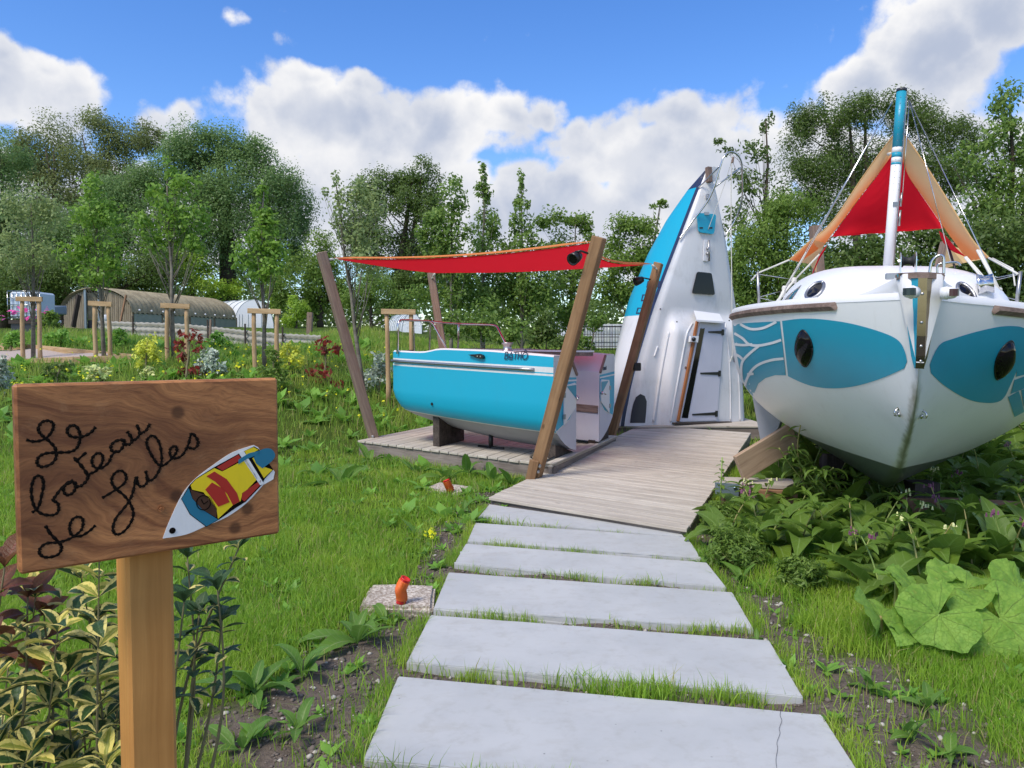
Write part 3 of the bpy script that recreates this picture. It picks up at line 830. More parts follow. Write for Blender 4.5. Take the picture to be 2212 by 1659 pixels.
# ------------------------------------------------------------------ concrete slabs of the path
ORD = ['nearest concrete slab at the bottom edge of the photo', 'second concrete path slab counting from the camera', 'third concrete path slab counting from the camera',
       'fourth concrete path slab counting from the camera', 'fifth concrete path slab, next to the wedge shaped one', 'narrow wedge shaped concrete slab touching the boardwalk end']
for i, s in enumerate(SLABG):
    bm = bmesh.new()
    tilt = [random.uniform(-.004, .004) for _ in range(4)]
    top = [bm.verts.new((p.x, p.y, SLABZ)) for k, p in enumerate(s)]
    bot = [bm.verts.new((p.x, p.y, -0.05)) for p in s]
    bm.faces.new(top); bm.faces.new(bot[::-1])
    for k in range(4): bm.faces.new((top[k], bot[k], bot[(k + 1) % 4], top[(k + 1) % 4]))
    bmesh.ops.recalc_face_normals(bm, faces=bm.faces)
    rim = [e for e in bm.edges if all(v.co.z > 0 for v in e.verts)]
    bmesh.ops.subdivide_edges(bm, edges=rim, cuts=34)
    for v in bm.verts:
        if v.co.z > 0: v.co += Vector((random.gauss(0, .0005), random.gauss(0, .0012), 0))
    bmesh.ops.bevel(bm, geom=[e for e in bm.edges if e.calc_face_angle(0) > .5], offset=0.005, segments=2, affect='EDGES')
    me = bpy.data.meshes.new('concrete_slab'); bm.to_mesh(me); bm.free()
    me.materials.append(MAT['concrete'])
    tag(place(bpy.data.objects.new('concrete_slab', me)), ORD[i], 'slab', 'pale concrete slabs of the garden path')
# hairline crack on the nearest slab
ribbon('crack', [[(1689, 1523), (1685, 1545), (1689, 1556), (1683, 1574), (1685, 1584), (1678, 1604), (1680, 1616), (1676, 1640), (1678, 1659)]], 0.8,
       lambda u, v: G(u, v, SLABZ + 0.0045), MAT['burn'], bpy.data.objects['concrete_slab'])

# ------------------------------------------------------------------ boardwalk
bw = thing('boardwalk', (WA + WB) / 2, 'pale weathered plank boardwalk leading from the slabs to the upright boat', 'boardwalk')
n = 43
pw = WEND / n
AB = (WB - WA).normalized()
def bwz(k): return ZB0 + (ZB1 - ZB0) * min(1, k / n * 1.05)
for k in range(n):
    z = bwz(k) + random.uniform(-.0015, .0015)
    gap = .0035 / abs(dL.cross(AB).length)
    l0, l1 = WA + dL * (pw * k + gap), WA + dL * (pw * (k + 1) - gap)
    r0, r1 = WB + dR * (pw * k + gap), WB + dR * (pw * (k + 1) - gap)
    e = random.uniform(-.004, .004)
    for p in (l0, l1, r0, r1): p.z = z
    quadplank('plank', l0 - AB * e, l1 - AB * e, r1 + AB * e, r0 + AB * e, .028, MAT['deck'], bw)
for s0, d, off in ((WB, dR, -0.03), (WA, dL, 0.03)):
    p, q = s0 + d * 0.05 + AB * off, s0 + d * (WEND - .05) + AB * off
    p.z, q.z = ZB0 - 0.09, ZB1 - 0.09
    beam('edge_beam', p, q, 0.05, 0.12, MAT['greywood'], bw)
p, q = WA + dL * .06 + AB * .05, WB + dR * .06 - AB * .05
p.z = q.z = 0.03; beam('edge_beam', p, q, 0.05, 0.09, MAT['greywood'], bw)

# ------------------------------------------------------------------ platform under the blue hull halves
pf = thing('boat_platform', (C1 + C2) / 2, 'grey plank platform carrying the two blue boat halves', 'platform')
NPL = 21
for k in range(NPL):
    g = .006 / (C1 - C2).length
    f0, f1 = k / NPL + g, (k + 1) / NPL - g
    a0, a1 = C2.lerp(C1, f0), C2.lerp(C1, f1); b0_, b1_ = C3.lerp(C4, f0), C3.lerp(C4, f1)
    z = PZ + random.uniform(-.002, .002); e = E2 * random.uniform(0, .012)
    for p in (a0, a1, b0_, b1_): p.z = z
    quadplank('plank', a0 - e, a1 - e, b1_, b0_, .028, MAT['deck'], pf)
def edgebeam(a, b, inset, z, w, h, mat):
    c = (C1 + C2 + C3 + C4) / 4
    d = (b - a).normalized(); nrm = Vector((-d.y, d.x, 0))
    if nrm.dot(c - a) < 0: nrm = -nrm
    p, q = a + nrm * inset, b + nrm * inset
    p.z = q.z = z
    return beam('edge_beam', p, q, w, h, mat, pf)
edgebeam(C1, C2, 0.045, 0.085, 0.06, 0.22, MAT['greywood'])
edgebeam(C1, C4, 0.045, 0.085, 0.06, 0.22, MAT['greywood'])
edgebeam(C2, C3, 0.05, PZ + 0.012, 0.13, 0.02, MAT['deck'])
edgebeam(C2, C3, 0.035, 0.085, 0.05, 0.22, MAT['greywood'])
edgebeam(C3, C4, 0.045, 0.085, 0.06, 0.22, MAT['greywood'])
for f in (0.03, 0.94):
    p = C1 + (C2 - C1) * f; p.z = 0.12
    V, F = lathe_geo([(0.022, 0), (0.022, 0.012), (0.012, 0.02)], axis_mat(p + Vector((-.02, -.02, 0)) * .6, (-.66, -.75, 0)), 8)
    mk('bolt', V, F, MAT['dullsteel'], pf)
# sill under the standing boat
tp = thing('tower_platform', (3.0, 13.5, 0), 'low wooden sill platform under the standing boat half', 'platform')
for k in range(14):
    y = 12.62 + k * 0.16
    beam('plank', (1.72, y, 0.222), (4.30, y, 0.222), 0.150, 0.028, MAT['deck'], tp, bevel=.003)
beam('edge_beam', (1.70, 12.585, 0.11), (4.32, 12.585, 0.11), 0.05, 0.19, MAT['greywood'], tp)
beam('edge_beam', (1.67, 12.6, 0.11), (1.67, 14.8, 0.11), 0.05, 0.19, MAT['greywood'], tp)
# ------------------------------------------------------------------ the two blue half hulls
HL = 2.86
O1 = G(1195, 1004, PZ); O1.z = 0
O1 = O1 + E1 * 0.03 + E2 * 0.07
W1 = 0.86
def half_hull(name, label, O, out_dir, width, L, keel0=0.27):
    """O: outer side corner at the near end; out_dir points from outer side to keel; along E1"""
    t = thing(name, (O.x, O.y, PZ), label, 'boat half', 'two halves of a blue boat on the platform')
    NS = 28
    rows = []
    for i in range(NS + 1):
        u = L * i / NS; f = i / NS
        sh = 0.085 * f
        step = 0.045 * (1 / (1 + math.exp((u - 2.02) * -14)))          # lower end of the coaming
        top = 1.435 + sh + 0.03 * min(1, f * 3) - step * 1.3
        zb = 0.545 + 0.135 * f ** 1.4
        zk = keel0 + 0.30 * f ** 2.2
        v0 = 0.10 * f ** 3.0
        ea = max(0, f - 0.90) / 0.10
        v0 += 0.05 * ea ** 2; zb2 = zb + 0.10 * ea ** 2
        cut = lambda z: (v0 + 0.02 * max(0, (0.95 - z)) ** 1.5)
        pts = [(v0 + 0.035, top), (v0 + 0.006, top - 0.02),
               (cut(1.3), 1.300 + sh), (cut(1.2), 1.238 + sh), (cut(1.2), 1.224 + sh), (cut(1.2), 1.200 + sh),
               (cut(1.0), 1.05 + sh * .8), (cut(.9), 0.90 + sh * .6), (cut(.75), zb2 + 0.16), (v0 + .055, zb2 + 0.055), (v0 + .105, zb2 + .012), (v0 + .125, zb2)]
        dk = zb2 - zk
        for g, h in ((.22, .30), (.42, .58), (.65, .82), (.85, .95), (1.0, 1.0)):
            pts.append((v0 + .125 + (width - v0 - .125) * g, zb2 - dk * h))
        pts += [(width, 0.72), (width, 1.20 + sh), (width * 0.62, top - 0.01)]
        rows.append((u, pts))
    npt = len(rows[0][1])
    V, F, fm = [], [], []
    for u, pts in rows:
        for (v, z) in pts:
            p = O + E1 * u + out_dir * v
            V.append(Vector((p.x, p.y, z)))
    # 0 cyan 1 white 2 grey 3 pinkish 4 lilac
    matrow = [1, 0, 1, 0, 1, 0, 0, 0, 0, 0, 1, 2, 2, 2, 2, 2, 4, 3, 3, 3]
    for i in range(NS):
        for k in range(npt):
            a, b = i * npt + k, i * npt + (k + 1) % npt
            F.append((a, b, b + npt, a + npt)); fm.append(matrow[k])
    hull = mk('hull', V, F, [MAT['cyan'], MAT['white'], MAT['greyhull'], MAT['pinkwhite'], MAT['lilac']], t, fm=fm, smooth=True)
    bm = bmesh.new(); bm.from_mesh(hull.data)
    bm.verts.ensure_lookup_table()
    for st in (0, NS):
        f = bm.faces.new([bm.verts[st * npt + k] for k in range(npt)]); f.material_index = 1
    bmesh.ops.recalc_face_normals(bm, faces=bm.faces)
    for e in bm.edges:
        if len(e.link_faces) == 2 and e.calc_face_angle(0) > math.radians(35): e.smooth = False
    bm.to_mesh(hull.data); bm.free()
    end = rows[0][1]
    return t, end
def endpt(O, out_dir, v, z, off=0.004):
    p = O + out_dir * v - E1 * off
    return Vector((p.x, p.y, z))
def letters(name, word_pts, org, ux, uz, size, wd, parent, mat, nrm, thick=0.002, slant=0.18):
    """lettering from straight and curved strokes on a flat plane"""
    parts = []
    for stroke in word_pts:
        pts = [org + ux * ((x + slant * y) * size) + uz * (y * size) for x, y in stroke]
        for a, b in zip(pts[:-1], pts[1:]):
            d = (b - a).normalized(); s = nrm.cross(d) * (wd / 2); e = d * (wd * 0.35)
            parts.append(prism_geo([a - e - s, b + e - s, b + e + s, a - e + s], nrm * thick))
    V, F = join_geo(parts)
    return mk(name, V, F, mat, parent)
def arc(cx, cy, rx, ry, a0, a1, n=10):
    return [(cx + rx * math.cos(math.radians(a0 + (a1 - a0) * i / n)), cy + ry * math.sin(math.radians(a0 + (a1 - a0) * i / n))) for i in range(n + 1)]
BATHO = [[(0, 0), (0, 1), (.35, 1)] + arc(.35, .77, .2, .23, 90, -90, 6) + [(0, .54)], [(.38, .54)] + arc(.38, .27, .23, .27, 90, -90, 6) + [(0, 0)],
         [(.85, .22), (1.2, 1), (1.55, .22), (.85, .22)], [(.85, -.03), (1.55, -.03)],
         [(1.7, 1), (2.4, 1)], [(2.05, 1), (2.05, 0)],
         [(2.6, 0), (2.6, 1)], [(3.2, 0), (3.2, 1)], [(2.6, .5), (3.2, .5)],
         arc(3.95, .48, .48, .5, 0, 360, 20), [(3.68, 1.17), (3.95, 1.33), (4.22, 1.17)]]

h1, end1 = half_hull('boat_half', 'blue half hull nearer the camera with metal rail and rub strip', O1, E2, W1, HL)
K2 = G(1294, 954, .27); K2.z = 0
O2 = K2 + E2 * 0.80
h2, end2 = half_hull('boat_half', 'half hull behind, its pinkish inner side facing the nearer blue half', O2, -E2, 0.80, HL)
# side furniture of the nearer half
NS1 = (-E2 + E2 * 0).normalized()
side_n = Vector((-E1.y, E1.x, 0)); side_n = side_n if side_n.dot(E2) < 0 else -side_n
ux = -E1
def side(u, z, off=0.0):
    f = u / HL
    p = O1 + E1 * u + E2 * (0.10 * f ** 3) + side_n * off
    return Vector((p.x, p.y, z + 0.085 * f))
V, F = tube_geo([side(x, 1.262, 0.010) for x in np.linspace(.27, HL - .02, 12)], 0.02, 8)
rs = mk('rub_strip', V, F, MAT['dullsteel'], h1, smooth=True)
for x in np.linspace(.4, HL - .2, 10):
    V, F = lathe_geo([(0.006, 0), (0.006, .004), (.002, .006)], axis_mat(side(x, 1.262, .030), side_n), 6)
    mk('rivet', V, F, MAT['steel'], rs)
letters('lettering', BATHO, side(.72, 1.368, .009), ux, Vector((0, 0, 1)), 0.078, 0.011, h1, MAT['navy'], side_n)
cl = mk('fairlead', *prism_geo([side(x, z, .008) for x, z in ((1.30, 1.398), (1.10, 1.415), (1.05, 1.40), (1.04, 1.375), (1.07, 1.355), (1.12, 1.358))], side_n * 0.03), MAT['black'], h1)
for x in (1.085, 1.135):
    V, F = lathe_geo([(0.011, 0), (0.011, .003)], axis_mat(side(x, 1.385, .039), side_n), 8); mk('screw', V, F, MAT['steel'], cl)
V, F = lathe_geo([(0.02, 0), (0.02, .01)], axis_mat(side(2.0, .735, -.002), side_n), 8); mk('drain_hole', V, F, MAT['black'], h1)
# winch on the top
wp = P(1096, 757, 9.55); wp.z = 1.455
V, F = lathe_geo([(.075, 0), (.078, .03), (.055, .045), (.05, .10), (.07, .115), (.075, .13), (.04, .135)], Matrix.Translation(wp), 18)
mk('winch', V, F, MAT['dullsteel'], h1, smooth=True)
V, F = join_geo([tube_geo([P(1236 - 375, 767, 10.7), P(880, 764, 10.7)], .02, 8), tube_geo([P(862, 760, 10.7), P(893, 757, 10.7)], .012, 8)])
mk('cleat', V, F, MAT['black'], h1, smooth=True)
# stainless rail at the far end (z1 zoom coordinates turned into sight lines)
def z1(x, y): return (1200 + x * .6329) / 1.82278, (850 + y * .6329) / 1.82278
def rail(pts):
    pp = [P(*z1(x, y), Y) for x, y, Y in pts]
    out = []
    for i, p in enumerate(pp):
        if 0 < i < len(pp) - 1:
            a, b = (pp[i - 1] - p), (pp[i + 1] - p)
            ra, rb = min(.09, a.length * .45), min(.09, b.length * .45)
            a, b = p + a.normalized() * ra, p + b.normalized() * rb
            for j in range(6):
                t = j / 5; out.append(a * (1 - t) ** 2 + p * (2 * t * (1 - t)) + b * t * t)
        else: out.append(p)
    return tube_geo(out, 0.016, 8)
rl = thing('rail_tmp', (0, 0, 0), 'x', 'x'); bpy.data.objects.remove(rl)
for pts in ([(577, 858, 10.35), (581, 647, 10.35), (790, 655, 10.9), (886, 838, 10.7)],
            [(681, 846, 11.7), (674, 655, 11.7), (640, 648, 10.6)],
            [(775, 838, 11.9), (779, 665, 11.9), (800, 656, 11.0)],
            [(800, 661, 10.9), (955, 672, 11.3), (1192, 680, 11.2), (1254, 805, 10.7)],
            [(951, 842, 11.6), (957, 672, 11.4)]):
    V, F = rail(pts); mk('rail', V, F, MAT['steel'], h1, smooth=True)
# lid on the further half
la, lb = P(1000, 750, 11.6), P(1238, 764, 9.95)
la.z, lb.z = 1.512, 1.487
dd = (lb - la).normalized(); dn_ = Vector((-dd.y, dd.x, 0)); dn_ = dn_ if dn_.y > 0 else -dn_
lid = prism('lid', [la, lb, lb + dn_ * .42, la + dn_ * .42], (0, 0, -.022), MAT['whiteclean'], h2)
prism('lid_top', [la + dd * .01 + dn_ * .012 + Vector((0, 0, .003)), lb - dd * .01 + dn_ * .012 + Vector((0, 0, .003)), lb + dn_ * .40 - dd * .01 + Vector((0, 0, .003)), la + dn_ * .40 + dd * .01 + Vector((0, 0, .003))], (0, 0, .002), MAT['teak'], lid)
prism('lid_frame', [la + dd * .1 + dn_ * .03 - Vector((0, 0, .025)), lb + dn_ * .03 - Vector((0, 0, .025)), lb + dn_ * .4 - Vector((0, 0, .025)), la + dd * .1 + dn_ * .4 - Vector((0, 0, .025))], (0, 0, -.05), MAT['teak'], h2)

# painted ends, lockers and hinges
def end_panel(t, O, od, W, sgn):
    ep = lambda v, z, off=0.004: endpt(O, od, v * W, z, off)
    # od runs from outer side to keel
    low = [(0.03, .70), (0.05, .62), (.10, .545), (.28, .465), (.45, .39), (.68, .325), (.87, .29), (.995, .275), (.995, .78), (.55, .60), (.13, .49)]
    mk('grey_lower_paint', [ep(*q, .003) for q in [(.13, .555), (.30, .465), (.48, .39), (.70, .325), (.87, .288), (.994, .274), (.994, .82), (.70, .66)]], [tuple(range(8))[::sgn]], MAT['lilac'], t)
    mk('teal_upper_paint', [ep(*q, .003) for q in [(.02, 1.19), (.04, .75), (.12, .575), (.68, .675), (.994, .84), (.994, 1.05), (.994, 1.16)]], [tuple(range(7))[::sgn]], MAT['cyan'], t)
    dr = prism('locker_door', [ep(*q, .004) for q in [(.40, .62), (.93, .80), (.95, .86), (.95, 1.07), (.90, 1.10), (.44, 1.08), (.40, 1.04)]], -E1 * .014, MAT['whiteclean'], t)
    mk('teal_triangle', [ep(*q, .0205) for q in [(.50, 1.07), (.94, 1.07), (.94, .90)]], [(0, 1, 2)[::sgn]], MAT['teal'], dr)
    for z in (.72, .97):
        q = ep(.40, z, .02); boxat('hinge', q, .05, .022, .055, MAT['dullsteel'], dr, rz=math.atan2(E2.y, E2.x))
    V, F = join_geo([lathe_geo([(.022, 0), (.022, .02), (.012, .03), (.012, .05)], axis_mat(ep(.93, .92, .015), -E1), 10), tube_geo([ep(.93, .92, .06), ep(.86, .90, .065)], .012, 6)])
    mk('latch', V, F, MAT['steel'], dr, smooth=True)
    beam('edge_trim', ep(.66, 1.42, .012), ep(.995, 1.19, .012), .03, .03, MAT['teak'], t)
    mk('white_band', [ep(*q, .006) for q in [(.01, 1.155), (.99, 1.135), (.99, 1.115), (.01, 1.135)]], [(0, 1, 2, 3)[::sgn]], MAT['whiteclean'], t)
end_panel(h1, O1, E2, W1, 1)
end_panel(h2, O2, -E2, .80, -1)
letters('lettering', BATHO, endpt(O2, -E2, .62, 1.225, .006), E2, Vector((0, 0, 1)), 0.034, .009, h2, MAT['navy'], -E1)
q0 = O2 - E2 * .80
beam('wood_strip', Vector((q0.x, q0.y, .70)) - E2 * .012 + E1 * .02, Vector((q0.x, q0.y, .74)) - E2 * .012 + E1 * 1.3, .02, .10, MAT['teak'], h2)

# chocks and blocks under the hulls
def chock(name, label, a, b, w, z0, z1_):
    t = prism(name, [Vector((a.x, a.y, z0)), Vector((b.x, b.y, z0)), Vector((b.x, b.y, z1_[1])), Vector((a.x, a.y, z1_[0]))], E1 * w, MAT['darkwood'])
    return tag(t, label, 'support block', 'timber blocks under the blue boat halves')
a = O1 + E1 * 1.98 + E2 * .20; b = a + E2 * .75
chock('support_block', 'dark timber block under the far end of the nearer blue half', a, b, .12, PZ + .002, (.66, .60))
a = O1 + E1 * .06 + E2 * .22; b = a + E2 * .70
chock('support_block', 'dark curved timber block under the near end of the blue half', a, b, .11, PZ + .014, (.40, .235))
a = O2 + E1 * .06 - E2 * .12; b = a - E2 * .70
chock('support_block', 'dark timber block under the near end of the half hull behind', a, b, .11, PZ + .014, (.42, .28))
a = O2 + E1 * 1.9 - E2 * .2; b = a - E2 * .6
chock('support_block', 'dark timber block under the far end of the half hull behind', a, b, .11, PZ + .002, (.55, .5))
jb = O1 + E1 * 1.25 + E2 * .55
V, F = join_geo([tube_geo([Vector((jb.x, jb.y, PZ + .002)), Vector((jb.x, jb.y, .42))], .03, 8), tube_geo([Vector((jb.x, jb.y, PZ + .012)) + E1 * .22, Vector((jb.x, jb.y, PZ + .012)) - E1 * .22], .02, 6)])
tag(mk('support_jack', V, F, MAT['black'], smooth=True), 'small black metal prop under the middle of the blue half', 'jack')
cb = [G(1140, 1008, .10), G(1145, 990, .2), P(1160, 975, 8.35), P(1180, 968, 8.5), P(1200, 966, 8.8)]
cb[3].z = cb[4].z = PZ + .04
tag(tube('power_cable', catmull(cb, 6), .014, MAT['black']), 'black cable curling off the platform edge beside the brown post', 'cable')

# ------------------------------------------------------------------ shade sail over the halves and its four leaning posts
def post(label, b, t, w, mat, spot=None, up=(0, 1, 0)):
    T = thing('sail_post', b, label, 'post', 'leaning timber posts of the red shade sail')
    beam('shaft', b, t, w, w, mat, T, up=up, bevel=.008)
    return T
pb1 = G(812, 962, .10); pt1 = P(694, 545, pb1.y - .25)
pb2 = P(1156, 1028, 8.25); pt2 = P(1295, 512, 7.75)
pb4 = P(985, 830, 12.9); pb4.z = .1; pt4 = P(931, 590, 13.2)
pb3 = P(1318, 905, 11.55); pb3.z = .12; pt3 = P(1423, 568, 11.4)
s1 = post('grey leaning post left of the blue half, holding the sail tip', pb1, pt1, .125, MAT['postwood'], up=(1, .6, 0))
s2 = post('brown leaning post in front of the blue half at the boardwalk', pb2, pt2, .125, MAT['postbrown'], up=(1, -.5, 0))
s4 = post('grey leaning post behind the blue half at the far sail corner', pb4, pt4, .125, MAT['postwood'])
s3 = post('brown leaning post in front of the upright boat', pb3, pt3, .12, MAT['postbrown'], up=(1, -.5, 0))
for T, bpt, tpt in ((s1, pb1, pt1), (s2, pb2, pt2)):
    for k, f in enumerate((.025, .05)):
        c = bpt + (tpt - bpt) * f
        V, F = lathe_geo([(.022, 0), (.022, .02), (.01, .03)], axis_mat(c + Vector((.012, -.075, 0)), (-.1, -1, 0)), 8); mk('bolt', V, F, MAT['dullsteel'], T)
beam('foot_cleat', pb2 + Vector((-.06, -.10, -.04)), pb2 + (pt2 - pb2) * .075 + Vector((-.06, -.09, 0)), .10, .05, MAT['postbrown'], s2, up=(0, 1, 0))
def spot(p, d, parent):
    L = thing('spot_light_tmp', p, 'x', 'x'); bpy.data.objects.remove(L)
    M = axis_mat(p, d)
    V, F = lathe_geo([(.02, -.09), (.045, -.08), (.06, -.02), (.065, .05), (.055, .05), (.045, .03)], M, 16)
    s = mk('spot_lamp', V, F, MAT['black'], parent, smooth=True)
    V, F = lathe_geo([(.05, .035), (.045, .04)], M, 16); mk('lens', V, F, MAT['blackglass'], s)
    return s
c = pb2 + (pt2 - pb2) * .925
sp = spot(c + Vector((-.20, -.02, -.02)), (-.5, -.6, -.35), s2)
tube('bracket', [c + Vector((-.05, -.03, .02)), c + Vector((-.14, -.03, .05)), c + Vector((-.20, -.03, .04))], .012, MAT['black'], sp, 6)
c = pb3 + (pt3 - pb3) * .90
sp = spot(c + Vector((-.24, -.03, 0.0)), (-.8, -.3, -.3), s3)
tube('bracket', [c + Vector((-.05, -.03, .02)), c + Vector((-.18, -.03, .05))], .012, MAT['black'], sp, 6)
c = pb3 + (pt3 - pb3) * .42
boxat('junction_box', c + Vector((.10, -.02, 0)), .11, .09, .12, MAT['black'], s3, bevel=.01)
# sail: four corners with hollow edges
k1 = P(722, 559, pt1.y + .05); k2 = P(1283, 524, pt2.y + .10); k3 = P(1408, 572, 11.2); k4 = P(940, 590, 12.9)
ctr = (k1 + k2 + k3 + k4) / 4
def edge_c(a, b, t, sag):
    p = a.lerp(b, t); s = sag * 4 * t * (1 - t)
    return p + (ctr - (a + b) / 2).normalized() * s - Vector((0, 0, s * .22))
NU, NV = 28, 24
V, UV = [], []
for i in range(NU + 1):
    s = i / NU
    for j in range(NV + 1):
        t = j / NV
        c0, c1 = edge_c(k1, k2, s, .22), edge_c(k4, k3, s, .16)
        d0, d1 = edge_c(k1, k4, t, .20), edge_c(k2, k3, t, .28)
        p = c0.lerp(c1, t) + d0.lerp(d1, s) - (k1.lerp(k2, s).lerp(k4.lerp(k3, s), t))
        p.z -= 0.03 * math.sin(math.pi * s) * math.sin(math.pi * t)
        V.append(p); UV.append((s, t))
F = [(i * (NV + 1) + j, (i + 1) * (NV + 1) + j, (i + 1) * (NV + 1) + j + 1, i * (NV + 1) + j + 1) for i in range(NU) for j in range(NV)]
sail = thing('shade_sail', ctr, 'red shade sail with orange hem stretched over the blue boat halves', 'shade sail')
cl_ = mk('canopy', V, F, MAT['red'], sail, smooth=True)
for ed in ([edge_c(k1, k2, s, .22) for s in np.linspace(0, 1, 29)], [edge_c(k2, k3, s, .28) for s in np.linspace(0, 1, 29)], [edge_c(k4, k3, s, .16) for s in np.linspace(0, 1, 29)], [edge_c(k1, k4, s, .2) for s in np.linspace(0, 1, 29)]):
    hv, hf = [], []
    for i, p in enumerate(ed):
        w = .022 * min(1, i / 3 + .2, (len(ed) - 1 - i) / 3 + .2)
        hv += [p + Vector((0, -.004, .012)), p + Vector((0, -.012, .012 + w)), p + (ctr - p).normalized() * .05 + Vector((0, 0, .015 + w))]
    for i in range(len(ed) - 1):
        for k in (0, 1): hf.append((3 * i + k, 3 * i + 3 + k, 3 * i + 4 + k, 3 * i + 1 + k))
    mk('hem', hv, hf, MAT['orangecloth'], sail, smooth=True)
for a, b in ((k1, pt1), (k2, pt2), (k3, pt3), (k4, pt4)):
    a2, b2 = a, b - Vector((0, 0, .12))
    V, F = join_geo([tube_geo([a2, a2.lerp(b2, .85)], .008, 6), tube_geo([a2.lerp(b2, .1), a2.lerp(b2, .45)], .018, 8), tube_geo([a2.lerp(b2, .5), a2.lerp(b2, .8)], .014, 8)])
    mk('rope_tie', V, F, MAT['rope'], sail, smooth=True)
# ------------------------------------------------------------------ the boat half standing on end
def z2(x, y): return 1289.2 + x * .3967, 301.7 + y * .3968
YAW = math.radians(28)
TX, TN = Vector((math.cos(YAW), math.sin(YAW), 0)), Vector((math.sin(YAW), -math.cos(YAW), 0))
T0 = Vector((3.05, 13.1, .24))
tower = thing('boat_tower', T0, 'front half of a white and blue boat standing upright as a hut, bow up', 'boat hut')
def tp_(x, y, off=0.0):
    return PLN(*z2(x, y), T0 + TN * off, TN)
Ledge = [(597, 165), (575, 220), (552, 275), (450, 540), (370, 750), (305, 930), (237, 1150), (190, 1330), (150, 1540)]
Redge = [(612, 165), (632, 225), (645, 275), (700, 540), (733, 750), (760, 930), (783, 1150), (795, 1330), (805, 1540)]
def zx_table(e):
    w = [tp_(*q) for q in e]
    zs = np.array([p.z for p in w])[::-1]; xs = np.array([(p - T0).dot(TX) for p in w])[::-1]
    return zs, xs
zl, xl = zx_table(Ledge); zr, xr = zx_table(Redge)
ZTOP = min(zl[-1], zr[-1])
NZ = 60
zz = np.linspace(.238, ZTOP, NZ)
XL, XR = np.interp(zz, zl, xl), np.interp(zz, zr, xr)
for _ in range(3):
    XL[1:-1] = (XL[:-2] + XL[1:-1] * 2 + XL[2:]) / 4; XR[1:-1] = (XR[:-2] + XR[1:-1] * 2 + XR[2:]) / 4
def depth(z): return float(np.interp(z, [.2, 1.5, 2.4, 3.2, 3.8, 4.3, ZTOP], [1.0, 1.12, 1.20, 1.08, .82, .42, .06]))
def tpt(x, d, z): return T0 + TX * x - TN * d + Vector((0, 0, z - T0.z))
V, F, fm = [], [], []
sec = [(0, 0), (-.004, .11), (-.012, .3), (0, .55), (.06, .78), (.22, .93), (.5, 1.0), (.78, .93), (.94, .78), (1, .55), (1.012, .3), (1.004, .11), (1, 0)]
for i, z in enumerate(zz):
    w = XR[i] - XL[i]; D = depth(z)
    for (a, b) in sec:
        dd = min(.085, D * .4) if abs(b - .11) < .001 else D * b
        V.append(tpt(XL[i] + w * a, dd, z))
ns = len(sec)
for i in range(NZ - 1):
    for k in range(ns - 1):
        F.append((i * ns + k, (i + 1) * ns + k, (i + 1) * ns + k + 1, i * ns + k + 1))
        z = (zz[i] + zz[i + 1]) / 2
        fm.append(2 if k in (0, ns - 2) else (2 if z > 4.28 else (1 if z > 2.06 else 0)))
hullT = mk('hull', V, F, [MAT['white'], MAT['cyan'], MAT['navy']], tower, fm=fm, smooth=True)
bvT = BVHTree.FromPolygons([tuple(v) for v in V], F)
# deck with raised cabin top
def sst(a, b, x):
    t = min(1, max(0, (x - a) / (b - a))); return t * t * (3 - 2 * t)
def bulge(f, z):
    lo = float(np.interp(z, [.24, 2.2], [.225, .15]))
    return (.19 * sst(lo, lo + .07, f) * (1 - sst(.90, .98, f)) * (1 - sst(1.78, 2.17, z))
            + .035 * sst(.02, .07, f) * (1 - sst(.93, .98, f)) + .05 * (1 - abs(2 * f - 1) ** 2) * sst(2.0, 2.6, z))
NC = 44
V, F = [], []
for i, z in enumerate(zz):
    w = XR[i] - XL[i]
    for k in range(NC + 1):
        f = k / NC
        V.append(tpt(XL[i] + w * f, -bulge(f, z) * min(1, w / .5) + .002, z))
for i in range(NZ - 1):
    for k in range(NC):
        a = i * (NC + 1) + k
        F.append((a, a + 1, a + NC + 2, a + NC + 1))
deckT = mk('deck', V, F, MAT['white'], tower, smooth=True)
bvD = BVHTree.FromPolygons([tuple(v) for v in V], F)
onD = lambda off: on_bvh(bvD, off)
def dpoly(name, zp, off, th, mat, parent, base=.225):
    return prism(name, [tp_(x, y, base + off) for x, y in zp], TN * th, mat, parent)
def bead(name, pts, r, mat=MAT['white']):
    path = [onD(r * .3)(*z2(p.x, p.y)) for p in catmull([Vector((x, y, 0)) for x, y in pts], 8)]
    return tube(name, [p for p in path if p is not None], r, mat, tower, 8)
bead('moulded_bead', [(392, 1050), (370, 1160), (340, 1330), (306, 1535)], .022)
bead('moulded_bead', [(520, 1000), (492, 1050), (478, 1110), (452, 1250), (425, 1400), (402, 1535)], .016)
bead('moulded_bead', [(700, 1000), (718, 1150), (727, 1350), (728, 1530)], .012)
bead('moulded_bead', [(745, 960), (762, 1150), (775, 1350), (780, 1530)], .012)
bead('moulded_bead', [(330, 1125), (312, 1180)], .014)
